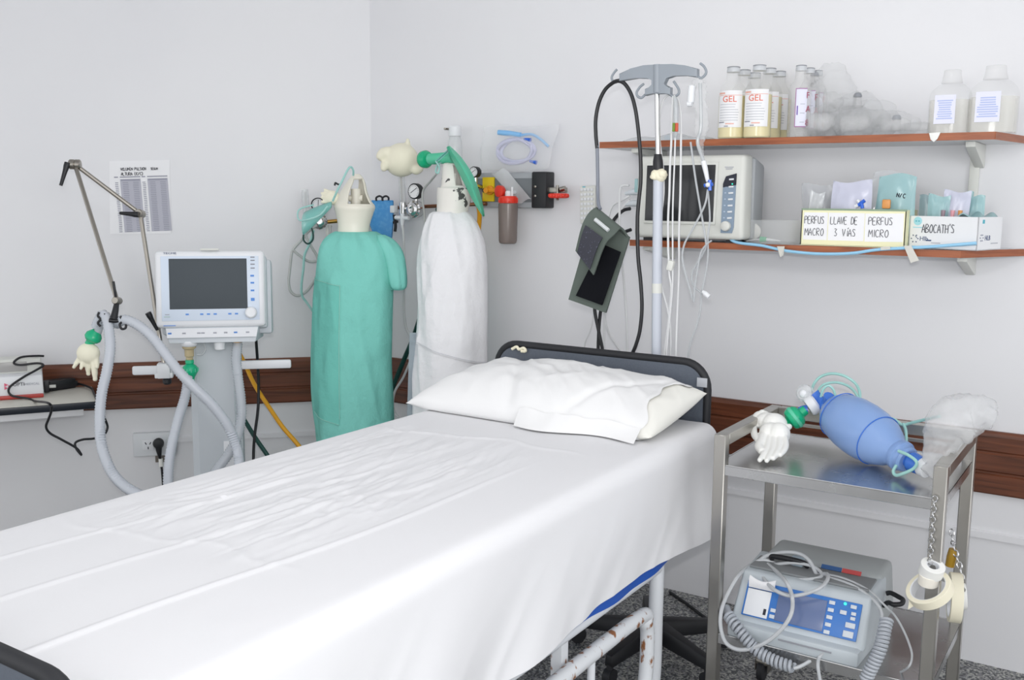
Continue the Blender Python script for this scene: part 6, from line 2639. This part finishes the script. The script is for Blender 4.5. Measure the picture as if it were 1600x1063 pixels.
for x, m in ((1053, mat('olive_green_plastic', '#6f8a34', .5)), (1057.5, mat('brick_red_plastic', '#c9583c', .5))):
    mb = MB()
    mb.box(I(x, 199, -.026), (.0095, .008, .028), bev=.002)
    obj('colour_band', mb, m, t)

# drip set in crinkled clear film at the right hook
t = thing('drip_set', 'clear drip set with blue stopcock hanging in crinkled film from the right hook', 'drip set', I(1095, 230))
mb = MB()
rows = [(119, 1092, 1100), (128, 1083, 1102), (145, 1082, 1104), (165, 1083, 1105), (190, 1084, 1107), (210, 1085, 1106), (222, 1088, 1101), (236, 1092, 1102), (248, 1096, 1102)]
k = ki
rings = []
for q in catmull([(r[0], r[1], r[2]) for r in rows], 6):
    c = I((q.y + q.z) / 2, q.x)
    a = (q.z - q.y) / 2 * k
    rings.append([mb.v(c + Vector((math.cos(i / 28 * 2 * math.pi) * a, math.sin(i / 28 * 2 * math.pi) * a * .5, 0))) for i in range(28)])
mb.skin(rings)
crumple(mb, .014, 45, 2)
obj('film', mb, WRAP, t, ang=80)
mb = MB()
mb.tube([I(1081, 134, -.012), I(1079, 160, -.012)], .0115, 12, smooth=False)
mb.tube([I(1075, 162, -.012), I(1082, 162, -.012)], .010, 10, smooth=False)
obj('spike', mb, ABSW, t)
mb = MB()
mb.tube([I(1094, 130), I(1095, 165), I(1095, 200), I(1090, 222), I(1097, 245), I(1101, 262)], .006, 8)
obj('chamber_tube', mb, LINEC, t)
mb = MB()
mb.tube([I(1099, 252, -.004), I(1102, 264, -.004), I(1106, 284, -.004)], .0085, 10, 4, radii=[.009, .0085, .006])
obj('luer_connector', mb, ABSW, t)
mb = MB()
c = I(1107, 289, -.01)
mb.tube([c - Vector((.014, 0, .002)), c + Vector((.014, 0, .002))], .0062, 8, smooth=False)
mb.tube([c + Vector((.004, 0, .016)), c + Vector((.006, 0, -.018))], .0062, 8, smooth=False)
sc_ = obj('stopcock', mb, ROYAL, t, label='blue three-way stopcock')
mb = MB()
mb.ball(c + Vector((.001, -.008, 0)), .008, 12, 8)
obj('stopcock_tap', mb, ABSW, sc_)

# ================================================================== steel cart
CY0, CY1 = 2.62, 3.12
CX0, CX1 = -1.010, -.390
CZ = .938
TZ, LZ = .852, .345
cart = thing('steel_trolley', 'stainless steel two-tier trolley with square legs beside the bed', 'trolley', ((CX0 + CX1) / 2, (CY0 + CY1) / 2, 0))
LW = .034
for x in (CX0 + LW / 2, CX1 - LW / 2):
    for y in (CY0 + LW / 2, CY1 - LW / 2):
        mb = MB()
        mb.box((x, y, (CZ + .095) / 2), (LW, LW, CZ - .095), bev=.0025, seg=1)
        lg = obj('leg', mb, STEEL, cart)
        mb = MB()
        mb.tube([(x, y, .10), (x, y, .075)], .012, 10, smooth=False)
        mb.box((x + .005, y - .012, .068), (.045, .05, .022), bev=.008)
        mb.box((x - .017, y - .012, .052), (.003, .03, .04))
        mb.box((x + .027, y - .012, .052), (.003, .03, .04))
        cf_ = obj('caster_fork', mb, NICKEL, lg)
        mb = MB()
        c = Vector((x + .005, y - .018, .036))
        mb.lathe([(.028, -.012), (.036, -.009), (.036, .009), (.028, .012)], c, (1, 0, 0))
        wl = obj('caster_wheel', mb, RUBBER, cf_)
for y in (CY1 - LW / 2,):
    mb = MB()
    mb.box(((CX0 + CX1) / 2, y, CZ - .017), (CX1 - CX0 - 2 * LW, LW, .034), bev=.002, seg=1)
    obj('top_rail', mb, STEEL, cart)
    mb = MB()
    mb.box(((CX0 + CX1) / 2, y, CZ - .052), (CX1 - CX0 - 2 * LW, .006, .010))
    obj('rear_rod', mb, STEEL, cart)
for x in (CX0 + LW / 2, CX1 - LW / 2):
    mb = MB()
    mb.box((x, (CY0 + CY1) / 2, CZ - .017), (LW, CY1 - CY0 - 2 * LW, .034), bev=.002, seg=1)
    obj('top_rail', mb, STEEL, cart)


def shelf_tray(z, nm, back=.0):
    mb = MB()
    x0, x1, y0, y1 = CX0 + .006, CX1 - .006, CY0 + .004, CY1 - .004
    mb.box(((x0 + x1) / 2, (y0 + y1) / 2, z - .003), (x1 - x0, y1 - y0, .003))
    mb.box(((x0 + x1) / 2, y0 + .0015, z - .016), (x1 - x0 - 2 * LW + .02, .003, .031), bev=.001, seg=1)
    mb.box(((x0 + x1) / 2, y1 - .0015, z - .016 + back / 2), (x1 - x0 - 2 * LW, .003, .031 + back))
    mb.box((x0 + .0015, (y0 + y1) / 2, z - .016), (.003, y1 - y0 - 2 * LW, .031))
    mb.box((x1 - .0015, (y0 + y1) / 2, z - .016), (.003, y1 - y0 - 2 * LW, .031))
    return obj(nm, mb, STEELD, cart, smooth=False)


shelf_tray(TZ, 'tray')
shelf_tray(LZ, 'lower_tray', .0)

# ------------------------------------------------ resuscitator bag
KC = 2.95 / F_PX


def Q(x, y, yy):
    return PY(x, y, yy)


amb = thing('resuscitator_bag', 'blue squeeze resuscitator bag lying across the steel trolley', 'resuscitator bag', Q(1365, 745, 2.78))
b0, b1 = Q(1293, 636, 2.98), Q(1413, 716, 2.80)
ax = (b1 - b0)
L_ = ax.length
ax.normalize()
kk = (b0 - CAM).dot(CF) / F_PX
mb = MB()
pr = [(.020, -.012), (.024, .0), (.034, .012), (.058, .028), (.076, .058), (.086, .10), (.0885, .14), (.086, .175), (.076, .215), (.060, .245), (.046, .262), (.043, .275), (.047, .280), (.047, .292), (.040, .296), (.038, .304), (.040, .308), (.034, .314)]
sc = L_ / .30
mb.lathe([(r * .93, h * sc) for r, h in pr], b0, ax, 40)
ab = obj('squeeze_bag', mb, AMBU, amb)
mb = MB()
for h, r in ((.052 * sc, .0705), (.205 * sc, .0745)):
    mb.tube([b0 + ax * h + (ax.orthogonal().normalized() * math.cos(a) + ax.cross(ax.orthogonal().normalized()) * math.sin(a)) * r for a in [i / 24 * 2 * math.pi for i in range(24)]], .0016, 6, 2, closed=True)
obj('mould_ring', mb, AMBUD, ab)
mb = MB()
mb.tube([b0 + ax * .01, Q(1286, 632, 2.99), Q(1278, 625, 3.0), Q(1270, 616, 3.0)], .019, 14, 5, radii=[.022, .021, .018, .021])
mb.tube([Q(1287, 633, 2.98), Q(1292, 627, 2.97), Q(1296, 620, 2.96)], .014, 12, 4, radii=[.012, .013, .018])
obj('neck_valve', mb, AMBUD, amb)
mb = MB()
c = Q(1268, 634, 2.98)
dv = (Q(1254, 640, 2.97) - Q(1276, 626, 2.99)).normalized()
mb.lathe([(.024, -.018), (.030, -.012), (.031, .006), (.027, .012)], c, dv)
obj('white_collar', mb, ABSW, amb)
mb = MB()
c2_ = Q(1258, 615, 2.99)
mb.lathe([(.024, -.014), (.027, -.008), (.027, .008), (.020, .014)], c2_, Vector((-.3, -1, .25)))
mb.tube([c2_, Q(1266, 628, 2.985)], .018, 12, smooth=False)
obj('pressure_valve', mb, CLEARW, amb)
mb = MB()
mb.ball(c2_ + Vector((-.002, -.012, 0)), (.013, .008, .013), 12, 8)
obj('valve_seat', mb, ABSW, amb)
mb = MB()
mb.tube([Q(1262, 640, 2.975), Q(1254, 641, 2.97), Q(1247, 646, 2.965)], .0135, 12, 4)
obj('patient_port', mb, AMBUD, amb)
# tail valve
mb = MB()
e0 = b1
e1 = Q(1440, 729, 2.77)
mb.tube([e0 - ax * .01, e0.lerp(e1, .3), e0.lerp(e1, .45), e1], .022, 16, 4, radii=[.020, .020, .028, .025])
obj('intake_valve', mb, AMBUD, amb)
mb = MB()
d2 = (e1 - e0).normalized()
mb.lathe([(.023, -.010), (.025, -.008), (.025, .012), (.022, .014)], e1 + d2 * .008, d2)
obj('tail_collar', mb, ABSW, amb)
mb = MB()
e2 = e1 + d2 * .03
# reservoir film
rp = [(1452, 737, 2.755, .022, .022), (1462, 728, 2.755, .026, .024), (1464, 712, 2.76, .030, .024), (1470, 690, 2.77, .042, .028), (1480, 668, 2.78, .056, .034), (1498, 655, 2.79, .062, .038),
      (1520, 648, 2.80, .056, .036), (1540, 650, 2.80, .042, .028), (1553, 656, 2.80, .022, .018)]
pts = [Q(x, y, yy) for x, y, yy, a, b in rp]
mb.tube(pts, .03, 26, 8, radii=[a for *_, a, b in rp])
crumple(mb, .016, 13, 6)
crumple(mb, .005, 32, 2)
obj('reservoir_film', mb, BAG, amb, ang=80, label='crumpled clear reservoir film')

gfilt = thing('breathing_filter', 'green breathing filter joining the resuscitator bag to the white glove', 'filter', Q(1241, 668, 2.95))
c = Q(1241, 653, 2.955)
dv = (Q(1222, 668, 2.94) - Q(1262, 640, 2.975)).normalized()
mb = MB()
mb.lathe([(.015, -.042), (.016, -.026), (.026, -.022), (.033, -.014), (.0345, .008), (.030, .016), (.018, .020), (.015, .024), (.014, .045)], c, dv)
obj('filter_body', mb, GREEN, gfilt)
mb = MB()
mb.lathe([(.0345, -.008), (.0365, -.006), (.0365, .002), (.0345, .004)], c, dv)
obj('rim', mb, GREENR, gfilt)

gl4 = thing('exam_glove', 'white exam glove tied to the green filter hanging over the trolley tray', 'glove', Q(1202, 700, 2.9))
mb = MB()


def QB(x, y, yy, r):
    mb.ball(Q(x, y, yy), r, 16, 10)




def QG(x, y):
    """hangs from the filter at the back, finger tips resting forward on the tray"""
    tip = PZ(x, 722, TZ + .012).y
    k_ = min(1, max(0, (y - 655) / 67))
    return PY(x, y, 2.93 + (tip - 2.93) * k_)


for x, y, r in ((1200, 660, (.040, .034, .030)), (1210, 664, (.040, .036, .036)), (1217, 678, (.034, .034, .034)), (1190, 655, (.030, .028, .026)), (1204, 676, (.034, .032, .03))):
    mb.ball(QG(x, y), r, 16, 10)
for pts, r in (([(1183, 657), (1178, 668), (1179, 680), (1184, 688)], .0105), ([(1196, 676), (1190, 690), (1186, 698), (1190, 705)], .0135), ([(1202, 682), (1198, 700), (1192, 712), (1187, 719)], .0085),
               ([(1210, 684), (1207, 702), (1202, 713), (1198, 720)], .0085), ([(1219, 686), (1217, 700), (1213, 710), (1208, 716)], .0095), ([(1226, 684), (1228, 696), (1225, 704), (1219, 711)], .0090),
               ([(1222, 668), (1230, 668), (1233, 667)], .011), ([(1196, 650), (1191, 646)], .014)):
    q_ = [QG(x, y) for x, y in pts]
    mb.tube(q_, r, 12, 6, radii=[r * 1.15, r, r, r * .8])
    mb.ball(q_[-1], r * .84, 12, 8)
obj('glove_skin', fuse(mb, .0025, 2), LATEXW, gl4, ang=80)

GT = 'pale green oxygen tubing over the trolley'
line('largest pale green tubing loop rising above the resuscitator bag', [Q(1268, 612, 3.05), Q(1272, 600, 3.08), Q(1282, 589, 3.1), Q(1300, 584, 3.1), Q(1320, 588, 3.1), Q(1336, 599, 3.1), Q(1343, 612, 3.08), Q(1344, 628, 3.05), Q(1348, 640, 2.99)], .0045, TEALL, group=GT)
line('middle pale green tubing loop above the resuscitator bag', [Q(1276, 622, 3.02), Q(1280, 608, 3.05), Q(1290, 600, 3.08), Q(1308, 598, 3.09), Q(1326, 604, 3.09), Q(1338, 616, 3.07), Q(1341, 628, 3.05), Q(1340, 640, 3.02)], .0042, TEALL, group=GT)
line('smallest pale green tubing loop by the bag neck', [Q(1282, 622, 2.99), Q(1286, 609, 3.01), Q(1294, 603, 3.02), Q(1302, 609, 3.02), Q(1306, 622, 3.0), Q(1308, 632, 2.98)], .004, TEALL, group=GT)
line('pale green tubing running right from the bag along the rear rail to the film', [Q(1385, 652, 3.0), Q(1398, 656, 3.02), Q(1410, 664, 3.03), Q(1424, 661, 3.03), Q(1445, 656, 3.02), Q(1468, 651, 2.98)], .0045, TEALL, group=GT)
line('pale green tubing dropping behind the bag from the rear rail', [Q(1411, 662, 3.03), Q(1415, 672, 3.02), Q(1416, 690, 3.0), Q(1414, 706, 2.95)], .0045, TEALL, group=GT)
line('pale green tubing loop hanging under the bag tail onto the tray', [Q(1404, 705, 2.77), Q(1420, 712, 2.75), Q(1432, 722, 2.74), Q(1428, 732, 2.74), Q(1412, 740, 2.74), Q(1400, 743, 2.75), Q(1396, 736, 2.76), Q(1404, 722, 2.78), Q(1408, 714, 2.8)], .0045, TEALL, group=GT)

# ------------------------------------------------ chains with tape rolls
def chain(label, pts, n, r=.0085):
    t = thing('chain', label, 'chain', pts[-1], 0, 'steel chains hanging on the trolley')
    c = catmull(pts, 20)
    Ltot = sum((b - a).length for a, b in zip(c, c[1:]))
    c = resample(c, Ltot / n / 1.0001)
    for i in range(len(c) - 1):
        a, b = c[i], c[i + 1]
        d = (b - a)
        e = d * .30
        m = (a + b) / 2
        sd = d.cross(Vector((0, 1, 0)) if i % 2 == 0 else Vector((1, 0, 0))).normalized() * r * .62
        h = d * .58
        loop = [m - h, m - e + sd, m + e + sd, m + h, m + e - sd, m - e - sd]
        mb = MB()
        mb.tube(loop, .0019, 6, 4, closed=True)
        obj('link', mb, CHROME, t)
    return t


yf = CY0 - .012
chain('steel chain hanging in front of the right front trolley leg', [Q(1461, 776, yf), Q(1458, 800, yf), Q(1456, 830, yf), Q(1454, 860, yf), Q(1453, 882, yf)], 13)
chain('steel chain hanging behind, between the right trolley legs', [Q(1487, 828, 2.83), Q(1488, 842, 2.82), Q(1490, 852, 2.80), Q(1494, 868, 2.79), Q(1500, 886, 2.78), Q(1503, 905, 2.77), Q(1504, 925, 2.77)], 11)
mb = MB()
mb.tube([Q(1489, 858, 2.80), Q(1487, 870, 2.80), Q(1484, 885, 2.80)], .012, 10, 4, radii=[.010, .013, .012])
obj('amber_ampoule', mb, mat('amber_glass', '#a9841f', .25, alpha=.9), label='amber plastic piece hooked on the rear chain', cat='fitting')


def roll(label, c, axis, ro, ri, w, m, group='tape rolls hung on the chains', core=True):
    t = thing('tape_roll', label, 'tape roll', c, 0, group)
    axis = Vector(axis).normalized()
    mb = MB()
    a = axis.orthogonal().normalized()
    b = axis.cross(a)
    n = 40
    prof_ = [(ri, -w / 2), (ro - .001, -w / 2), (ro, -w / 2 + .001), (ro, w / 2 - .001), (ro - .001, w / 2), (ri, w / 2)]
    rings = [[mb.v(Vector(c) + axis * h + (a * math.cos(2 * math.pi * i / n) + b * math.sin(2 * math.pi * i / n)) * r) for i in range(n)] for r, h in prof_]
    mb.skin(rings, False, True)
    obj('tape_winding', mb, m, t)
    if core:
        mb = MB()
        rings = [[mb.v(Vector(c) + axis * h + (a * math.cos(2 * math.pi * i / n) + b * math.sin(2 * math.pi * i / n)) * r) for i in range(n)] for r, h in [(ri - .002, -w / 2 + .001), (ri + .0005, -w / 2 - .0003), (ri + .0005, w / 2 + .0003), (ri - .002, w / 2 - .001)]]
        mb.skin(rings, False, True)
        obj('core', mb, ABSW, t)
    return t


TAPEC = mat('cream_paper_tape', '#efe9d2', .75)
r1 = roll('white tape roll, top of the cluster on the front chain', Q(1456, 890, yf), (.25, -.35, 1), .030, .016, .030, TAPEW)
roll('small cream-white tape roll hanging under the white one on the front chain', Q(1451, 905, yf), (.1, -.2, 1), .025, .014, .028, mat('ivory_tape', '#f1ece0', .75))
bigr = roll('large cream tape roll hanging askew below the front chain', Q(1453, 922, yf - .005), (-.42, -.50, .88), .058, .046, .026, TAPEC)
mb = MB()
cc = Q(1425, 940, yf)
mb.grid(lambda u, v: cc + Vector((-.004 + .016 * u, -.022 + .002 * math.sin(v * 4), .015 - .03 * v * (1 - .5 * u))), 4, 6)
mb.thick(.0006)
obj('loose_end', mb, TAPEC, bigr)
mb = MB()
o_ = Q(1432, 908, yf)
roll('large cream tape roll seen edge-on, hanging on the rear chain', Q(1492, 934, 2.76), (1, .26, .0), .066, .052, .030, TAPEC)
roll('white tape roll half hidden behind the edge-on cream roll', Q(1500, 932, 2.80), (1, .26, .1), .035, .02, .03, TAPEW)

# ================================================================== defibrillator
DX0, DX1 = -.985, -.615
DY0, DY1 = 2.665, 2.95
dz0 = LZ + .002
dfb = thing('defibrillator', 'grey defibrillator with blue control panel and coiled leads on the lower trolley tray', 'defibrillator', ((DX0 + DX1) / 2, (DY0 + DY1) / 2, dz0), 0)
pTL, pTR, pBR, pBL = PY(1163, 893, 2.73), PY(1362, 936, 2.73), PY(1349, 1012, 2.655), PY(1138, 967, 2.655)
# front section follows the panel plane
xl_, xr_ = (pTL.x + pBL.x) / 2, (pTR.x + pBR.x) / 2
ztop = (pTL.z + pTR.z) / 2 + .004
zbot = (pBL.z + pBR.z) / 2
yt, yb_ = 2.73, 2.655
mb = MB()
znose = zbot - .022
mb.hexa([(xl_ - .004, yb_ - .022, zbot - .05), (xr_ - .006, yb_ - .022, zbot - .05), (xr_ + .004, DY1 - .1, zbot - .05), (xl_ - .004, DY1 - .1, zbot - .05),
         (xl_ - .004, yb_ - .026, zbot - .004), (xr_ - .004, yb_ - .026, zbot - .004), (xr_ + .004, DY1 - .1, zbot + .0), (xl_ - .004, DY1 - .1, zbot + .0)], bev=.010)
mb.hexa([(xl_ - .004, yb_, zbot - .012), (xr_ + .004, yb_, zbot - .012), (xr_ + .006, DY1 - .05, zbot - .012), (xl_ - .006, DY1 - .05, zbot - .012),
         (xl_ + .004, yt, ztop), (xr_ - .002, yt, ztop), (xr_ + .002, DY1 - .05, ztop + .01), (xl_, DY1 - .05, ztop + .01)], bev=.010, seg=3)
fb = obj('front_housing', mb, DEFF, dfb)
mb = MB()
zr = PY(1290, 872, 2.91).z
mb.hexa([(xl_ + .0, DY0 + .14, dz0 + .03), (xr_ + .01, DY0 + .14, dz0 + .03), (xr_ + .01, DY1 + .05, dz0 + .03), (xl_ + .0, DY1 + .05, dz0 + .03),
         (xl_ + .03, DY0 + .20, zr), (xr_ - .004, DY0 + .20, zr), (xr_ - .004, DY1 + .05, zr + .005), (xl_ + .03, DY1 + .05, zr + .005)], bev=.016, seg=3)
rb_ = obj('rear_housing', mb, DEFG, dfb)
mb = MB()
mb.box(((xl_ + xr_) / 2 - .0, (yt + DY0 + .19) / 2 + .01, ztop + .0065), (xr_ - xl_ - .03, .10, .008), bev=.003)
obj('paddle_well', mb, DEFD, dfb, label='dark grey sunken top')
mb = MB()
mb.tube([((xl_ + .06), DY0 + .155, ztop + .016), (xl_ + .07, DY0 + .145, ztop + .03), (xl_ + .15, DY0 + .145, ztop + .03), (xl_ + .17, DY0 + .155, ztop + .016)], .008, 10, 6)
obj('handle', mb, BLACK, dfb)
mb = MB()
mb.box((xl_ + .135, DY0 + .17, ztop + .022), (.035, .03, .028), bev=.004)
obj('paddle_block', mb, mat('ice_blue_plastic', '#aebfcb', .4), dfb)
mb = MB()
cst = PY(1327, 902, DY0 + .185)
mb.mi = 0
Mst = fr((xr_ - .115, DY0 + .178, (ztop + zr) / 2 + .006), (1, 0, 0), (0, .06, .05))
mb.box((-.028, 0, .003), (.058, .014, .002), rot=None)
mb.bm.transform(Mst)
b2 = MB(Mst)
b2.box((.030, 0, .003), (.054, .014, .002))
obj('name_strip', mb, mat('navy_strip', '#3b5f93', .5), rb_)
obj('warning_strip', b2, mat('red_strip', '#c65454', .5), rb_, label='red strip')
# panel
pO = Vector(((xl_ + xr_) / 2, (yt + yb_) / 2, (ztop + zbot) / 2))
MPn = fr((xl_ + .002, yb_ - .002, zbot + .0), (1, 0, 0), (0, yt - yb_, ztop - zbot))
PWd, PHt = xr_ - xl_ - .004, Vector((0, yt - yb_, ztop - zbot)).length
mb = MB(MPn)
mb.box((PWd * .51, PHt * .47, .001), (PWd * .88, PHt * .72, .005), bev=.0015)
dp_ = obj('control_panel', mb, DEFB, fb, label='blue control panel')


def D(u, v, z=.004):
    return (PWd * (.07 + .88 * u), PHt * (.11 + .72 * v), z)


mb = MB(MPn)
mb.box(D(.505, .47), (PWd * .88 * .42, PHt * .72 * .84, .003), bev=.001)
obj('display', mb, DEFS, dp_, label='grey blue screen')
mb = MB(MPn)
mb.box(D(.125, .40), (PWd * .88 * .215, PHt * .72 * .74, .004), bev=.001)
pr_ = obj('printer_door', mb, ABSW, dp_, label='white printer door')
mb = MB(MPn)
mb.box(D(.205, .20, .0065), (PWd * .02, PHt * .12, .003))
obj('door_latch', mb, INKK, pr_)
mb = MB(MPn)


def curl(u, v):
    a = D(.02 + .24 * u, .80 + .02 * v)
    return (a[0], a[1] + .03 * v - .012 * math.sin(math.pi * u) * v, .007 + .018 * math.sin(v * 1.8) - .006 * v)


mb.grid(curl, 12, 8)
mb.thick(.0008)
obj('printer_paper', mb, PAPER, pr_, label='curled printer paper', ang=80)
mb = MB(MPn)
mb.tube([Vector(D(.02, .775, .0068)), Vector(D(.22, .775, .0068))], .0006, 5, smooth=False)
obj('paper_slot', mb, INKK, pr_)
for (u, v, w, h) in [(.275, .30, .045, .10), (.275, .13, .045, .10)] + [(.755, .87 - .20 * i, .05, .10) for i in range(5)] + [(.935, .88, .05, .10), (.945, .70, .04, .09), (.945, .57, .04, .09), (.860, .68, .055, .11), (.935, .38, .08, .14), (.93, .14, .085, .17)]:
    mb = MB(MPn)
    mb.box(D(u, v, .0055), (PWd * .88 * w, PHt * .72 * h, .004), bev=.0008)
    obj('key', mb, KEYG, dp_)
mb = MB(MPn)
mb.lathe([(.004, 0), (.004, .003), (.002, .004)], D(.862, .92, .0035), (0, 0, 1))
obj('led', mb, LEDG, dp_, label='lit green lamp')
mb = MB(MPn)
mb.box((PWd * .60, -.030, .012), (PWd * .40, .004, .002))
obj('seam_slot', mb, INKG, fb)
mb = MB()
mb.box(((xl_ + xr_) / 2 - .02, yb_ + .06, (dz0 + zbot - .05) / 2 + .004), (xr_ - xl_ - .10, .12, max(.012, zbot - .05 - dz0 - .008)), bev=.003)
obj('underside', mb, mat('deep_blue_base', '#27418f', .5), dfb, label='deep blue underside')
for fx in (xl_ + .05, xr_ - .06):
    for fy in (yb_ + .02, DY1 - .04):
        mb = MB()
        fh = max(.012, zbot - .048 - dz0)
        mb.box((fx, fy, dz0 + fh / 2), (.05, .04, fh), bev=.003)
        obj('foot', mb, BLACK, dfb)
mb = MB()
q0 = PY(1382, 925, 2.885)
mb.tube([Vector((xr_ + .008, 2.875, q0.z)), PY(1392, 927, 2.875), PY(1404, 933, 2.865), PY(1411, 938, 2.855), PY(1408, 944, 2.835), PY(1396, 945, 2.825), PY(1388, 942, 2.835), Vector((xr_ + .006, 2.855, q0.z - .03))], .007, 10, 6)
obj('carry_loop', mb, BLACK, dfb)

# leads
GD_ = 'grey defibrillator leads'
yd = 2.66
mb = MB()
mb.coil([PY(1138, 962, 2.63), PY(1150, 978, 2.61), PY(1163, 995, 2.603), PY(1178, 1012, 2.60), PY(1195, 1025, 2.598), PY(1218, 1036, 2.595), PY(1240, 1043, 2.595)], .0135, .0052, .0125)
mb.tube([PY(1134, 950, 2.675), PY(1138, 960, 2.655), PY(1142, 969, 2.635)], .013, 10, 4)
obj('coiled_lead', mb, mat('grey_coil', '#aeb3ba', .45), label='coiled grey lead at the left of the defibrillator', cat='lead', group=GD_)
mb = MB()
mb.coil([PY(1386, 968, 2.66), PY(1382, 985, 2.635), PY(1378, 1005, 2.615), PY(1371, 1025, 2.60), PY(1361, 1045, 2.59), PY(1352, 1064, 2.585)], .0135, .0052, .0098)
obj('coiled_lead', mb, MATS['grey_coil'], label='coiled grey lead at the right of the defibrillator', cat='lead', group=GD_)
GC = mat('pale_grey_lead', '#c3c6c9', .4)
line('grey lead looping from the defibrillator top down round its left front corner',
     [PY(1212, 882, 2.815), PY(1202, 877, 2.815), PY(1188, 876, 2.805), PY(1170, 885, 2.775), PY(1152, 902, 2.695), PY(1136, 930, 2.660), PY(1127, 955, 2.620), PY(1126, 980, 2.600), PY(1133, 1003, 2.595), PY(1148, 1014, 2.590), PY(1168, 1015, 2.590),
      PY(1195, 1005, 2.590), PY(1220, 985, 2.600), PY(1236, 960, 2.620), PY(1238, 935, 2.660), PY(1230, 912, 2.655), PY(1215, 895, 2.735), PY(1200, 882, 2.795)], .0058, GC, 'lead', GD_, name='lead')
line('grey lead arching over the defibrillator top',
     [PY(1184, 878, 2.805), PY(1200, 868, 2.815), PY(1228, 863, 2.815), PY(1250, 866, 2.815), PY(1264, 876, 2.805), PY(1273, 892, 2.795), PY(1276, 899, 2.795)], .0055, GC, 'lead', GD_, name='lead')
line('grey lead looping across the defibrillator panel',
     [PY(1184, 880, 2.795), PY(1186, 890, 2.765), PY(1196, 908, 2.715), PY(1210, 922, 2.675), PY(1232, 931, 2.670), PY(1255, 929, 2.675), PY(1280, 920, 2.685), PY(1292, 908, 2.725), PY(1293, 898, 2.765), PY(1284, 897, 2.785)], .0055, GC, 'lead', GD_, name='lead')
line('grey lead lying in a flat oval on the defibrillator top',
     [PY(1200, 886, 2.785), PY(1215, 898, 2.765), PY(1240, 905, 2.755), PY(1268, 905, 2.755), PY(1284, 900, 2.775), PY(1278, 890, 2.795), PY(1262, 883, 2.805), PY(1240, 880, 2.805), PY(1222, 881, 2.805), PY(1208, 883, 2.805)], .0048, GC, 'lead', GD_, name='lead')
line('bundle of grey leads running right over the defibrillator end',
     [PY(1276, 898, 2.795), PY(1292, 898, 2.795), PY(1315, 903, 2.785), PY(1340, 913, 2.775), PY(1362, 926, 2.755), PY(1376, 940, 2.735), PY(1388, 952, 2.735), PY(1398, 962, 2.715), PY(1410, 982, 2.695), PY(1420, 1005, 2.675), PY(1425, 1025, 2.655), PY(1420, 1042, 2.635), PY(1404, 1052, 2.680), PY(1380, 1058, 2.660)],
     .003, GC, 'lead', GD_, name='lead')
line('second grey lead following the bundle and dropping at the right end',
     [PY(1276, 900, 2.795), PY(1300, 904, 2.785), PY(1330, 914, 2.765), PY(1356, 930, 2.745), PY(1372, 946, 2.725), PY(1378, 960, 2.715), PY(1376, 975, 2.695), PY(1372, 990, 2.685)], .0042, GC, 'lead', GD_, name='lead')
line('grey lead bending from the coil end over the lower tray lip',
     [PY(1240, 1045, 2.600), PY(1252, 1041, 2.610), PY(1268, 1032, 2.630), PY(1282, 1024, 2.660), PY(1290, 1018, 2.635)], .0052, GC, 'lead', GD_, name='lead')
line('grey lead falling over the front of the lower tray',
     [PY(1287, 1020, 2.635), PY(1280, 1028, 2.630), PY(1278, 1040, 2.605), PY(1280, 1056, 2.600), PY(1283, 1075, 2.600), PY(1284, 1110, 2.600)], .0048, GC, 'lead', GD_, name='lead')
line('black cable running on the floor behind the trolley', [PZ(1047, 926, .006), PZ(1072, 943, .006), PZ(1096, 961, .006), PZ(1130, 985, .006), PZ(1170, 1000, .006)], .006, BLACK, 'cable', name='cable')
